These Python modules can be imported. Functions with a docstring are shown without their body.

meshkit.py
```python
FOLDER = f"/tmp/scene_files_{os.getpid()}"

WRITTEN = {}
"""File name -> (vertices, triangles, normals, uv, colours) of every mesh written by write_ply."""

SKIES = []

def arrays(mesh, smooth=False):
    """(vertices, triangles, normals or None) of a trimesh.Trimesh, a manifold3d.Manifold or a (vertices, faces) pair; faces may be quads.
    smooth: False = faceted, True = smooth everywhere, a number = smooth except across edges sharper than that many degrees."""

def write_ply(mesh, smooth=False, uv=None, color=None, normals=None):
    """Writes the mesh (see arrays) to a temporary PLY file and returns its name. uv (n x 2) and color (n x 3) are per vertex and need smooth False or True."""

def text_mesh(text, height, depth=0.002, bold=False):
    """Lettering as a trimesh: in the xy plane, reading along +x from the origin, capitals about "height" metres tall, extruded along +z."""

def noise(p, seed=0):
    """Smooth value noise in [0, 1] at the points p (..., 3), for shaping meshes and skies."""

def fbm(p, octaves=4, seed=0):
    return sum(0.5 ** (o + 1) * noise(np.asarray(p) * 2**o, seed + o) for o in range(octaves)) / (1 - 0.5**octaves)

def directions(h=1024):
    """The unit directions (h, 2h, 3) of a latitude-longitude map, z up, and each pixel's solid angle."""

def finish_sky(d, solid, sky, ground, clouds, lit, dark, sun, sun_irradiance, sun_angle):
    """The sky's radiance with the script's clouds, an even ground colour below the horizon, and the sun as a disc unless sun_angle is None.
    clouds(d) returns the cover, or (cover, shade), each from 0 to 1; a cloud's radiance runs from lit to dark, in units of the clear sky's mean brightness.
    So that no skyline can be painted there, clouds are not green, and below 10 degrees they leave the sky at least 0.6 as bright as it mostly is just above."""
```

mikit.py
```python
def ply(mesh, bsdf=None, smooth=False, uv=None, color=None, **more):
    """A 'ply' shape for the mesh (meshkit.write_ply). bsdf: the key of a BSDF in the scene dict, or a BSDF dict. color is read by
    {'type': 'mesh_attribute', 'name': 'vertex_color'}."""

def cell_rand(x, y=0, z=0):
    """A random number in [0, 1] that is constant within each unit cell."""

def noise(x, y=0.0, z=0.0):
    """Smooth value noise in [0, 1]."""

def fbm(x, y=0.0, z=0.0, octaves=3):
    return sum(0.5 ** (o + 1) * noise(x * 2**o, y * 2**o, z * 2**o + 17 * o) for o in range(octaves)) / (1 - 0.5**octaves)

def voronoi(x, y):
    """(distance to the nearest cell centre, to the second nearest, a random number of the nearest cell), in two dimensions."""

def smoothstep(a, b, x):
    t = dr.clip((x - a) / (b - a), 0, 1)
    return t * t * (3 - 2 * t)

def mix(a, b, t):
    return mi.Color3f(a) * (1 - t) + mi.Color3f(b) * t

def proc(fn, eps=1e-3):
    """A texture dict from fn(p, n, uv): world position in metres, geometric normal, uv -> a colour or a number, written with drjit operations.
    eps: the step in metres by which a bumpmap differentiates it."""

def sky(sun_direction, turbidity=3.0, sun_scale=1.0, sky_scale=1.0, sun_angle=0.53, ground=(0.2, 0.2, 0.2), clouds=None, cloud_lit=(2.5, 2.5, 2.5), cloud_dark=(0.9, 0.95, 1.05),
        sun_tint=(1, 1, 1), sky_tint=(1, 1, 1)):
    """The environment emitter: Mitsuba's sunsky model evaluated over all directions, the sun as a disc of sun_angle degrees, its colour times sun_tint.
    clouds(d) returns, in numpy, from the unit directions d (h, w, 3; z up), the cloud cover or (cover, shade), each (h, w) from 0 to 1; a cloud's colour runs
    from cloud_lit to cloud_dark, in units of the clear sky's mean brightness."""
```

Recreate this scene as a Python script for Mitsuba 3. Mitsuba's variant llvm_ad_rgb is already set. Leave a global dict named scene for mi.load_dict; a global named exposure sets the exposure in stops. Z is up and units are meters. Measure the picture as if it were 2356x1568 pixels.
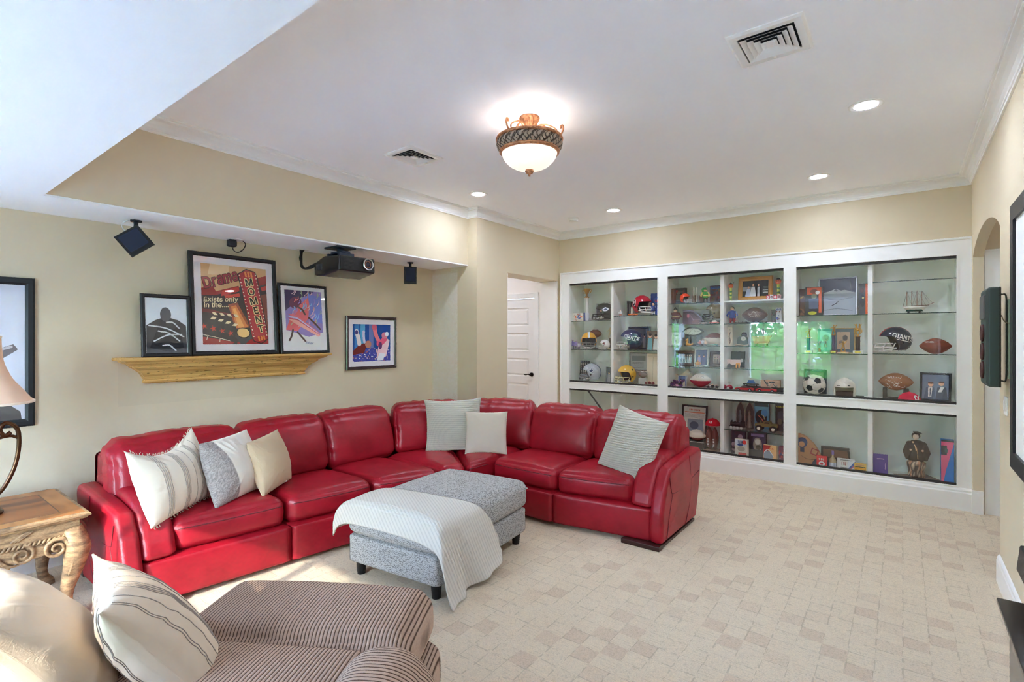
import math, random, numpy as np, trimesh, drjit as dr, mitsuba as mi, manifold3d as m3, shapely
import shapely.geometry as sg, shapely.affinity as sa
from shapely.ops import unary_union
import mikit, meshkit
from mikit import proc, noise, fbm, smoothstep, mix, cell_rand

T = mi.ScalarTransform4f
scene, labels = {}, {}

# ------------------------------------------------------------------ camera, sky, exposure
YAW = math.radians(37.35)
FWD = [-math.sin(YAW), math.cos(YAW), 0.0]
scene['camera'] = {'type': 'perspective', 'fov': 90.0, 'fov_axis': 'x', 'near_clip': 0.05, 'far_clip': 200.0,
                   'principal_point_offset_y': 7.0 / 1568,
                   'to_world': T().look_at(origin=[0, 0, 1.55], target=[FWD[0], FWD[1], 1.55], up=[0, 0, 1])}
SUN = [0.25, -0.80, 0.44]
scene['sky'] = mikit.sky(SUN, turbidity=3.0, sun_scale=1.3, sun_tint=(0.72, 0.90, 1.2), sky_scale=21.0, ground=(0.80, 0.86, 0.95), sky_tint=(0.88, 0.97, 1.14))
exposure = 2.7
LAMP = dict(down=42.0, bulb=6.0, bowl=0.11, hall=9.0, side=8.0)

# ------------------------------------------------------------------ helpers
def lin(r, g=None, b=None):
    """sRGB 0-255 (or '#rrggbb') to linear"""
    if isinstance(r, str):
        r, g, b = (int(r[i:i + 2], 16) for i in (1, 3, 5))
    x = np.array([r, g, b], float) / 255
    return tuple(float(v) for v in np.where(x < 0.04045, x / 12.92, ((x + 0.055) / 1.055) ** 2.4))

def rgb(c):
    return {'type': 'rgb', 'value': [float(v) for v in c]}

def twosided(b):
    return {'type': 'twosided', 'bsdf': b}

def pr(color, rough=0.5, metal=0.0, spec=0.5, **k):
    d = {'type': 'principled', 'base_color': color if isinstance(color, dict) else rgb(color), 'roughness': rough, 'metallic': metal}
    if metal == 0:
        d['specular'] = spec
    d.update(k)
    return d

def numbered(key):
    taken = lambda k: k in scene or k in labels or any(s.startswith(k + '__') for s in scene)
    if not taken(key):
        return key
    n = 1
    while taken(f'{key}_{n:03d}'):
        n += 1
    return f'{key}_{n:03d}'

USED = {}
def fresh(key):
    if key not in USED:
        USED[key] = 0
        return key
    USED[key] += 1
    return f'{key}_{USED[key]:03d}'

def tag(key, label=None, cat=None, group=None, kind=None):
    d = labels.setdefault(key, {})
    if label: d['label'] = label
    if cat: d['category'] = cat
    if group: d['group'] = group
    if kind: d['kind'] = kind
    return key

def thing(name, label, cat, group=None):
    return tag(fresh(name), label, cat, group)

def paint(mesh, col):
    """vertex colours of a mesh: one colour or one per vertex"""
    col = np.asarray(col, float)
    return np.tile(col, (len(mesh.vertices), 1)) if col.ndim == 1 else col

def obj(name, mesh, bsdf, parent=None, smooth=False, color=None, label=None, kind=None, **more):
    key = fresh((parent + '__' if parent else '') + name)
    mesh = tm(mesh)
    if color is not None and smooth not in (False, True):
        mesh = trimesh.graph.smooth_shade(mesh, angle=np.radians(smooth), facet_minarea=None)
        smooth = True
    scene[key] = mikit.ply(mesh, bsdf, smooth=smooth, color=None if color is None else paint(mesh, color), **more)
    if label or kind: tag(key, label, kind=kind)
    return key

def struct(name, mesh, bsdf, label=None, parent=None, smooth=False, **k):
    key = obj(name, mesh, bsdf, parent, smooth, **k)
    if parent is None:
        tag(key, label, kind='structure')
    return key

def tm(mesh):
    if hasattr(mesh, 'to_mesh'):
        m = mesh.to_mesh()
        return trimesh.Trimesh(np.asarray(m.vert_properties)[:, :3], np.asarray(m.tri_verts), process=False)
    return mesh

def cat(*ms):
    return trimesh.util.concatenate([tm(m) for m in ms])

def bx(x0, x1, y0, y1, z0, z1):
    m = trimesh.creation.box((x1 - x0, y1 - y0, z1 - z0))
    m.apply_translation(((x0 + x1) / 2, (y0 + y1) / 2, (z0 + z1) / 2))
    return m

def rbx(x0, x1, y0, y1, z0, z1, r=0.004, seg=8):
    """box with rounded edges"""
    r = min(r, (x1 - x0) / 2.01, (y1 - y0) / 2.01, (z1 - z0) / 2.01)
    s = m3.Manifold.sphere(r, seg)
    return tm(m3.Manifold.batch_hull([s.translate((x, y, z)) for x in (x0 + r, x1 - r) for y in (y0 + r, y1 - r) for z in (z0 + r, z1 - r)]))

def cyl(r, z0, z1, n=24, r2=None):
    m = m3.Manifold.cylinder(z1 - z0, r, r if r2 is None else r2, n).translate((0, 0, z0))
    return tm(m)

def ball(r, n=20, c=(0, 0, 0), s=(1, 1, 1)):
    m = trimesh.creation.icosphere(subdivisions=2 if n <= 20 else 3, radius=r)
    m.apply_scale(s); m.apply_translation(c)
    return m

def lathe(prof, n=32):
    """revolve (r, z) profile about z"""
    p = np.asarray(prof, float)
    a = np.arange(n) * 2 * np.pi / n
    v = np.stack([p[:, 0][:, None] * np.cos(a), p[:, 0][:, None] * np.sin(a), np.repeat(p[:, 1][:, None], n, 1)], -1).reshape(-1, 3)
    f = []
    for i in range(len(p) - 1):
        for j in range(n):
            k = (j + 1) % n
            a0, a1, b0, b1 = i * n + j, i * n + k, (i + 1) * n + j, (i + 1) * n + k
            if p[i, 0] > 1e-7: f.append((a0, a1, b1))
            if p[i + 1, 0] > 1e-7: f.append((a0, b1, b0))
    m = trimesh.Trimesh(v, f, process=False)
    m.merge_vertices()
    if m.volume < 0: m.invert()
    return m

def tube(pts, r, n=8, closed=False):
    """tube along points; r one radius or one per point"""
    p = np.asarray(pts, float)
    rr = np.broadcast_to(np.asarray(r, float), len(p))
    t = np.gradient(p, axis=0)
    if closed:
        t = np.roll(p, -1, 0) - np.roll(p, 1, 0)
    t /= np.linalg.norm(t, axis=1, keepdims=True) + 1e-12
    u = np.cross(t[0], [0, 0, 1.0] if abs(t[0][2]) < 0.9 else [1.0, 0, 0]); u /= np.linalg.norm(u)
    rings = []
    a = np.arange(n) * 2 * np.pi / n
    for i in range(len(p)):
        u = u - t[i] * (u @ t[i]); u /= np.linalg.norm(u) + 1e-12
        w = np.cross(t[i], u)
        rings.append(p[i] + rr[i] * (np.cos(a)[:, None] * u + np.sin(a)[:, None] * w))
    v = np.vstack(rings); f = []
    m = len(p)
    for i in range(m if closed else m - 1):
        for j in range(n):
            k = (j + 1) % n; i2 = (i + 1) % m
            f += [(i * n + j, i * n + k, i2 * n + k), (i * n + j, i2 * n + k, i2 * n + j)]
    if not closed:
        v = np.vstack([v, p[0], p[-1]])
        c0, c1 = m * n, m * n + 1
        for j in range(n):
            k = (j + 1) % n
            f += [(c0, k, j), (c1, (m - 1) * n + j, (m - 1) * n + k)]
    return trimesh.Trimesh(v, f, process=False)

def bez(pts, n=24):
    """Catmull-Rom through points"""
    p = np.asarray(pts, float)
    q = np.vstack([2 * p[0] - p[1], p, 2 * p[-1] - p[-2]])
    out = []
    seg = len(p) - 1
    for s in np.linspace(0, seg, n):
        i = min(int(s), seg - 1); t = s - i
        a, b, c, d = q[i], q[i + 1], q[i + 2], q[i + 3]
        out.append(0.5 * (2 * b + (c - a) * t + (2 * a - 5 * b + 4 * c - d) * t * t + (3 * b - a - 3 * c + d) * t ** 3))
    return np.array(out)

def extrude(poly, h, z0=0.0):
    ms = [trimesh.creation.extrude_polygon(g, h, engine='earcut') for g in getattr(poly, 'geoms', [poly]) if g.area > 1e-10]
    m = cat(*ms); m.apply_translation((0, 0, z0))
    return m

def xf(mesh, loc=(0, 0, 0), rz=0.0, rx=0.0, ry=0.0, s=1.0):
    m = tm(mesh).copy()
    R = trimesh.transformations.euler_matrix(math.radians(rx), math.radians(ry), math.radians(rz), 'sxyz')
    if s != 1.0: m.apply_scale(s)
    m.apply_transform(R); m.apply_translation(loc)
    return m

def up2y(mesh):
    """xy plane drawing with thickness along z -> standing in xz, facing -y"""
    m = tm(mesh).copy()
    m.apply_transform(np.array([[1, 0, 0, 0], [0, 0, -1, 0], [0, 1, 0, 0], [0, 0, 0, 1.0]]))
    return m

def moulding(path, prof, closed=False):
    """sweep a profile [(inward offset, z)] along a plan path (interior on the left), mitred corners"""
    p = np.asarray(path, float)
    d = np.diff(p, axis=0); d /= np.linalg.norm(d, axis=1, keepdims=True)
    nrm = np.stack([-d[:, 1], d[:, 0]], 1)
    mit = [nrm[0]]
    for i in range(1, len(p) - 1):
        b = nrm[i - 1] + nrm[i]; b = b / (1e-9 + (b @ nrm[i])) 
        mit.append(b)
    mit.append(nrm[-1])
    mit = np.array(mit)
    pr_ = np.asarray(prof, float); k = len(pr_)
    v, f = [], []
    for i in range(len(p) - 1):        # separate vertices for each length so that the mitres stay sharp
        o = len(v)
        for e in (i, i + 1):
            for off, z in pr_:
                q = p[e] + mit[e] * off
                v.append((q[0], q[1], z))
        for j in range(k - 1):
            f += [(o + j, o + k + j, o + k + j + 1), (o + j, o + k + j + 1, o + j + 1)]
        f += [(o, o + k - 1, o + 2 * k - 1), (o, o + 2 * k - 1, o + k)]
    for e in (0, len(p) - 2):
        o = e * 2 * k + (0 if e == 0 else k) if len(p) > 2 else 0
        for j in range(1, k - 1):
            f.append((o, o + j, o + j + 1))
    return trimesh.Trimesh(v, f, process=False)

def grid_box(n):
    """unit cube [-1,1]^3 with n x n quads on each face, welded"""
    b = trimesh.creation.box((2, 2, 2))
    lin_ = np.linspace(-1, 1, n + 1)
    V, F = [], []
    for ax in range(3):
        for s in (-1, 1):
            u, w = np.meshgrid(lin_, lin_, indexing='ij')
            c = np.zeros(u.shape + (3,)); c[..., ax] = s; c[..., (ax + 1) % 3] = u; c[..., (ax + 2) % 3] = w
            o = sum(len(x) for x in V); V.append(c.reshape(-1, 3))
            i, j = np.meshgrid(np.arange(n), np.arange(n), indexing='ij')
            a = o + i * (n + 1) + j; b_, c_, d_ = a + n + 1, a + n + 2, a + 1
            q = np.stack([a, b_, c_, d_], -1).reshape(-1, 4)
            if s < 0: q = q[:, ::-1]
            F.append(q)
    V, F = np.vstack(V), np.vstack(F)
    m = trimesh.Trimesh(V, np.vstack([F[:, [0, 1, 2]], F[:, [0, 2, 3]]]), process=False)
    m.merge_vertices(digits_vertex=6)
    return m

_GB = {}
def puff(a, b, c, r=0.06, bulge=(0, 0, 0), n=28, wr=0.0, wf=(9, 9, 9), seed=0, squash=1.0):
    """soft box with half sizes a, b, c: rounded edges r, faces bulged out, wrinkles of amplitude wr.  Returns (points, faces, unit coordinates)"""
    if n not in _GB: _GB[n] = grid_box(n)
    g = _GB[n]
    # cluster the grid towards the edges
    q = np.sign(g.vertices) * np.abs(g.vertices) ** 0.75
    A = np.array([a, b, c])
    r = min(r, *(0.98 * A))
    p = q * A
    inner = np.clip(p, -(A - r), A - r)
    dlt = p - inner
    L = np.linalg.norm(dlt, axis=1, keepdims=True)
    mx = np.abs(dlt).max(1, keepdims=True)
    out = inner + np.where(L > 1e-9, dlt / np.maximum(L, 1e-9) * np.maximum(mx, 0) , 0)
    # radius to r
    out = inner + np.where(mx > 1e-9, dlt / np.maximum(L, 1e-9) * mx, 0)
    w = lambda t: np.clip(1 - t * t, 0, 1)
    uvw = q
    for k in range(3):
        if bulge[k]:
            o1, o2 = [i for i in range(3) if i != k]
            out[:, k] += bulge[k] * uvw[:, k] * w(uvw[:, o1]) ** 0.6 * w(uvw[:, o2]) ** 0.6
    m = trimesh.Trimesh(out, g.faces, process=False)
    if wr:
        nn = m.vertex_normals
        m.vertices = out + nn * ((meshkit.fbm(out * np.array(wf) + seed * 7.3, 4, seed) - 0.5) * 2 * wr)[:, None]
    return m, uvw

def quadmap(mesh, uvw, foot):
    """replace x, y by a bilinear map to the plan quad foot = [P(-,-), P(+,-), P(+,+), P(-,+)] using the mesh's own extent"""
    v = np.array(mesh.vertices)
    lo, hi = v.min(0), v.max(0)
    s = (v[:, 0] - lo[0]) / (hi[0] - lo[0]); t = (v[:, 1] - lo[1]) / (hi[1] - lo[1])
    f = np.asarray(foot, float)
    xy = ((1 - s) * (1 - t))[:, None] * f[0] + (s * (1 - t))[:, None] * f[1] + (s * t)[:, None] * f[2] + ((1 - s) * t)[:, None] * f[3]
    return trimesh.Trimesh(np.column_stack([xy, v[:, 2]]), mesh.faces, process=False)

def resample(pts, n):
    p = np.asarray(pts, float); p = np.vstack([p, p[:1]])
    L = np.r_[0, np.cumsum(np.linalg.norm(np.diff(p, axis=0), axis=1))]
    s = np.linspace(0, L[-1], n, endpoint=False)
    return np.stack([np.interp(s, L, p[:, k]) for k in range(2)], 1)

def puff_extrude(poly, d, r, n=96, k=5, bulge=0.0, smooth=0.0):
    """closed outline (list of 2-D points) extruded along z by d with rounded rims of radius r; flat caps bulged"""
    P = sg.Polygon(poly)
    if smooth: P = P.buffer(-smooth).buffer(2 * smooth).buffer(-smooth)
    th = np.linspace(0, np.pi / 2, k)
    levels = [(r * (1 - math.sin(t)), r * (1 - math.cos(t))) for t in th]  # (inset, z)
    base = resample(np.array(P.exterior.coords)[:-1], n)
    if sg.Polygon(base).exterior.is_ccw is False: base = base[::-1]
    nx = np.roll(base, -1, 0) - np.roll(base, 1, 0); nx /= np.linalg.norm(nx, axis=1, keepdims=True) + 1e-12
    nrm = np.stack([nx[:, 1], -nx[:, 0]], 1)
    rings = [(base - nrm * i, z) for i, z in levels]
    rings += [(base - nrm * i, d - z) for i, z in reversed(levels)]
    V = [np.column_stack([b, np.full(n, z)]) for b, z in rings]
    c = base.mean(0)
    F = []
    for i in range(len(V) - 1):
        for j in range(n):
            q = (j + 1) % n
            F += [(i * n + j, i * n + q, (i + 1) * n + q), (i * n + j, (i + 1) * n + q, (i + 1) * n + j)]
    V = np.vstack(V)
    o = len(V)
    # caps: concentric rings towards the centroid
    def cap(ring0, z, sgn, o):
        pts, fs = [], []
        prev = np.arange(n) + ring0
        src = V[ring0:ring0 + n, :2]
        cc = np.array(sg.Polygon(src).representative_point().coords[0])
        steps = [0.66, 0.33]
        at = o
        for s in steps:
            pts.append(np.column_stack([cc + (src - cc) * s, np.full(n, z + sgn * bulge * (1 - s * s))]))
            cur = np.arange(n) + at; at += n
            for j in range(n):
                q = (j + 1) % n
                t = [(prev[j], prev[q], cur[q]), (prev[j], cur[q], cur[j])]
                fs += t if sgn > 0 else [x[::-1] for x in t]
            prev = cur
        pts.append(np.array([[cc[0], cc[1], z + sgn * bulge]]))
        for j in range(n):
            q = (j + 1) % n
            t = (prev[j], prev[q], at)
            fs.append(t if sgn > 0 else t[::-1])
        return np.vstack(pts), fs, at + 1
    p1, f1, o = cap(0, 0.0, -1, o)
    p2, f2, o = cap((len(rings) - 1) * n, d, 1, o)
    m = trimesh.Trimesh(np.vstack([V, p1, p2]), np.array(F + f1 + f2), process=False)
    return m

# ------------------------------------------------------------------ materials
def B(name, d):
    scene[name] = d
    return name

def orange_peel(p, n, uv):
    return 0.0011 * (fbm(p.x * 90, p.y * 90, p.z * 90, 2)) + 0.0016 * noise(p.x * 22, p.y * 22, p.z * 22)

TAN = mi.Color3f(0.665, 0.563, 0.40)
def tan_col(p, n, uv):
    v = fbm(p.x * 1.3, p.y * 1.3, p.z * 1.3, 2)
    c = TAN * (0.975 + 0.05 * v)
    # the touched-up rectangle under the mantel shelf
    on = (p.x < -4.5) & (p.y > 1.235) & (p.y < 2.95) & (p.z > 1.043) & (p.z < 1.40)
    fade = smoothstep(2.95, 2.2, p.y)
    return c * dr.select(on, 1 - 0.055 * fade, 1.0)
B('wall_tan', twosided({'type': 'bumpmap', 'bsdf': pr(proc(tan_col), 0.55, spec=0.3), 'tex': proc(orange_peel, 2e-3), 'scale': 0.8}))
B('ceiling_white', twosided({'type': 'bumpmap', 'bsdf': pr(lin(246, 246, 248), 0.6, spec=0.25), 'tex': proc(orange_peel, 2e-3), 'scale': 0.5}))
B('trim_white', twosided(pr(lin(240, 238, 234), 0.32, spec=0.4)))
B('room_white', twosided(pr(lin(240, 234, 228), 0.5, spec=0.3)))
B('cabinet_inside', twosided(pr(lin(226, 231, 222), 0.45, spec=0.35)))

def carpet_uv(p):
    s = 0.108
    x, y = p.x / s, p.y / s
    i, j = dr.floor(x), dr.floor(y)
    return x, y, i, j, x - i, y - j
def carpet_line(p):
    x, y, i, j, u, v = carpet_uv(p)
    n1 = noise(p.x * 40, p.y * 40, 3.0)
    edge = dr.minimum(dr.minimum(u, 1 - u), dr.minimum(v, 1 - v))
    par = (i + j) - 2 * dr.floor((i + j) / 2)
    broken = cell_rand(dr.floor(x * 2), j, 5) * cell_rand(i, dr.floor(y * 2), 6)
    joint = dr.select((edge < 0.035) & (n1 > 0.36) & (broken > 0.16), 1.0, 0.0)
    fy = v * 5 - dr.floor(v * 5)
    dash = dr.select((par > 0.5) & (dr.abs(fy - 0.5) < 0.09) & (noise(p.x * 26, dr.floor(y * 5) * 1.7, 9.0) > 0.57), 0.65, 0.0)
    dots = dr.select((par < 0.5) & (noise(p.x * 170, p.y * 170, 1.0) > 0.74), 0.5, 0.0)
    return dr.maximum(dr.maximum(joint, dash), dots), par, i, j
def carpet_col(p, n, uv):
    line, par, i, j = carpet_line(p)
    r = cell_rand(i, j, 1)
    big = fbm(p.x * 0.9, p.y * 0.9, 4.0, 2)
    light = mi.Color3f(0.60, 0.50, 0.37)
    dark = mi.Color3f(0.525, 0.405, 0.30)
    t = dr.select(par < 0.5, smoothstep(0.45, 1.0, r) * 0.7, 0.12 * r)
    c = mix(light, dark, t)
    speck = fbm(p.x * 260, p.y * 260, 0.0, 2)
    c = c * (0.86 + 0.26 * speck) * (0.97 + 0.06 * big)
    return c * (1 - 0.20 * line)
def carpet_h(p, n, uv):
    line, par, i, j = carpet_line(p)
    return 0.004 * fbm(p.x * 230, p.y * 230, 0.0, 2) - 0.002 * line
B('carpet', twosided({'type': 'bumpmap', 'bsdf': pr(proc(carpet_col), 0.95, spec=0.05), 'tex': proc(carpet_h, 1e-3), 'scale': 0.6}))

# plain materials driven by vertex colours
VC = {'type': 'mesh_attribute', 'name': 'vertex_color'}
B('matte', twosided(pr(dict(VC), 0.75, spec=0.2)))
B('satin', twosided(pr(dict(VC), 0.42, spec=0.4)))
B('gloss', twosided(pr(dict(VC), 0.16, spec=0.5, clearcoat=0.6, clearcoat_gloss=0.9)))
B('metal', twosided(pr(dict(VC), 0.28, 1.0)))
B('glass', {'type': 'thindielectric', 'int_ior': 1.5})

# ------------------------------------------------------------------ the room
XL, XA, XA2, XF, XR = -4.586, -3.864, -4.165, -4.004, 0.493
YR, YE, YN, YB = -1.35, 0.718, 4.401, 6.157
ZS, ZC = 2.384, 3.025
XO, YO = -5.9, 6.35

struct('floor', bx(XO, 2.0, YR - 0.15, YO + 0.15, -0.1, 0.0), 'carpet', 'beige carpet with a woven pattern of small tan squares')
struct('ceiling', bx(-4.1, XR + 0.2, YE - 0.12, YO, ZC, ZC + 0.1), 'ceiling_white', 'smooth white ceiling over the middle of the room')
low = sg.Polygon([(XL - 0.2, YR - 0.2), (XR + 0.2, YR - 0.2), (XR + 0.2, YE), (XF, YE), (XF, YN + 0.05), (XL - 0.2, YN + 0.05)])
struct('ceiling', extrude(low, 0.012, ZS), 'ceiling_white', 'lower white ceiling at the near end, running on as the underside of the soffit')
struct('wall_soffit', bx(XF - 0.08, XF, YE + 0.002, YN + 0.02, ZS + 0.013, ZC), 'wall_tan', 'tan face of the soffit above the projector')
struct('wall_bulkhead', bx(XF - 0.1, XR + 0.1, YE - 0.1, YE - 0.001, ZS + 0.013, ZC), 'ceiling_white', 'white face where the lower ceiling meets the high ceiling')
lw = sg.box(YR - 0.1, 0, YN + 0.1, ZS).difference(sg.box(-1.15, 0.52, -0.25, 1.93))  # opening cut for the added daylight window
lw = extrude(lw, 0.12)
lw.apply_transform(np.array([[0, 0, 1, XL - 0.12], [1, 0, 0, 0], [0, 1, 0, 0], [0, 0, 0, 1.0]]))
struct('wall_left', lw, 'wall_tan', 'tan wall behind the long side of the sofa')
struct('wall_return', bx(XL - 0.02, XA, YN, YN + 0.1, 0, ZC), 'wall_tan', 'narrow tan return wall at the end of the soffit')
# the thick wall with the opening in front of the white door
op = sg.Polygon([(YN + 0.1, 0), (YB + 0.02, 0), (YB + 0.02, ZC), (YN + 0.1, ZC)]).difference(sg.box(4.968, -1, 6.125, 2.352))
alc = extrude(op, XA - XA2)
alc.apply_transform(np.array([[0, 0, 1, XA2], [1, 0, 0, 0], [0, 1, 0, 0], [0, 0, 0, 1.0]]))
struct('wall_alcove', alc, 'wall_tan', 'tan wall with the opening in front of the white panel door')
struct('trim_1', cat(bx(XA2, XA - 0.002, 6.110, 6.124, 0, 2.346), bx(XA2, XA - 0.002, 4.969, 4.98, 0, 2.346)), 'room_white', 'white jambs inside the opening by the door')
wb = sg.box(XA2 - 0.1, 0, XR + 0.05, ZC).difference(sg.box(-3.79, 0.0, 0.47, 2.44))
struct('wall_back', up2y(xf(extrude(wb, 0.12), (0, 0, -YB - 0.12))), 'wall_tan', 'tan wall above the display cabinet')
# right wall with the arched opening
arc = [(4.481 + (6.07 - 4.481) * t, 2.262 + 0.165 * (1 - (2 * t - 1) ** 2) ** 0.8) for t in np.linspace(0, 1, 41)]
arch = sg.Polygon([(6.07, -1), (4.481, -1)] + arc)
rw = sg.box(YR - 0.1, 0, YB + 0.02, ZC).difference(arch)
rw = extrude(rw, 0.072)
rw.apply_transform(np.array([[0, 0, 1, XR], [1, 0, 0, 0], [0, 1, 0, 0], [0, 0, 0, 1.0]]))
struct('wall_right', rw, 'wall_tan', 'tan wall on the right with the arched opening')
# wall behind the camera with its windows
WX0, WX1, WZ0, WZ1 = -3.02, -1.30, 0.52, 1.93
rear = sg.box(XL - 0.1, 0, XR + 0.1, ZS).difference(sg.box(WX0, WZ0, WX1, WZ1))
struct('wall_rear', up2y(xf(extrude(rear, 0.14), (0, 0, -YR))), 'wall_tan', 'tan wall behind the camera with the double window')
wf = [bx(WX0 - 0.1, WX0, YR - 0.16, YR + 0.02, WZ0 - 0.1, WZ1 + 0.1), bx(WX1, WX1 + 0.1, YR - 0.16, YR + 0.02, WZ0 - 0.1, WZ1 + 0.1),
      bx(WX0, WX1, YR - 0.16, YR + 0.02, WZ1, WZ1 + 0.1), bx(WX0, WX1, YR - 0.16, YR + 0.05, WZ0 - 0.06, WZ0),
      bx(-2.205, -2.145, YR - 0.1, YR - 0.04, WZ0, WZ1)]
for x in (-2.72, -1.73): wf.append(bx(x - 0.012, x + 0.012, YR - 0.08, YR - 0.06, WZ0, WZ1))
for z in (0.95, 1.45): wf.append(bx(WX0, WX1, YR - 0.08, YR - 0.06, z - 0.012, z + 0.012))
wl = [bx(XL - 0.14, XL + 0.02, a, b, 0.42, 2.03) for a, b in ((-1.25, -1.15), (-0.25, -0.15))] + [bx(XL - 0.14, XL + 0.02, -1.15, -0.25, a, b) for a, b in ((0.42, 0.52), (1.93, 2.03))] + [bx(XL - 0.08, XL - 0.05, -0.71, -0.69, 0.52, 1.93), bx(XL - 0.08, XL - 0.05, -1.15, -0.25, 1.2, 1.225)]
struct('window_2', cat(*wl), 'trim_white', 'added white window in the left wall, unseen, letting in more daylight')  # window added out of view to bring more daylight into the near end
struct('window_1', cat(*wf), 'trim_white', 'white double window with muntins, looking on to the garden')
# hall behind the white door wall, and hall behind the arch
struct('wall_hall', cat(bx(-5.75, -5.65, YN, YO, 0, 2.75), bx(-5.75, XA2, YN - 0.0, YN + 0.08, 0, 2.75), bx(-5.75, XA2, YN, YO, 2.75, 2.82)), 'room_white', 'white walls and ceiling of the little hall')
dw = sg.box(-5.75, 0, XA2, 2.75).difference(sg.box(-4.985, -0.1, -4.255, 2.135))
struct('wall_door', up2y(xf(extrude(dw, 0.1), (0, 0, -6.12 - 0.1))), 'room_white', 'white wall around the panel door')
hw = sg.box(XR + 0.05, 0, 2.0, 2.7).difference(sg.box(0.66, -0.1, 1.46, 2.23))
struct('wall_passage', cat(up2y(xf(extrude(hw, 0.1), (0, 0, -6.13 - 0.1))), bx(XR + 0.072, 2.0, 3.6, 3.7, 0, 2.7), bx(1.9, 2.0, 3.6, 6.2, 0, 2.7)), 'wall_tan', 'tan walls of the passage behind the arch')
struct('ceiling', bx(XR + 0.05, 2.0, 3.6, 6.3, 2.7, 2.76), 'ceiling_white', 'white ceiling of the passage behind the arch')

# crown moulding and baseboards
cp = [(0, ZC - 0.1), (0.012, ZC - 0.1), (0.014, ZC - 0.088), (0.02, ZC - 0.084), (0.022, ZC - 0.072), (0.034, ZC - 0.05), (0.055, ZC - 0.032), (0.078, ZC - 0.024), (0.08, ZC - 0.014), (0.09, ZC - 0.011), (0.092, ZC), (0, ZC)]
struct('trim_2', moulding([(XR, YE), (XR, YB), (XA, YB), (XA, YN), (XF, YN), (XF, YE)], cp), 'trim_white', 'white crown moulding around the high ceiling', smooth=False)
bp = [(0, 0), (0.018, 0), (0.018, 0.135), (0.014, 0.145), (0.013, 0.158), (0.007, 0.168), (0, 0.172)]
struct('baseboard_right', moulding([(XR, YR), (XR, 4.481)], bp), 'trim_white', 'white baseboard along the right wall')
struct('baseboard_left', moulding([(XL, YN), (XL, YR)], bp), 'trim_white', 'white baseboard along the left wall')
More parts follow.
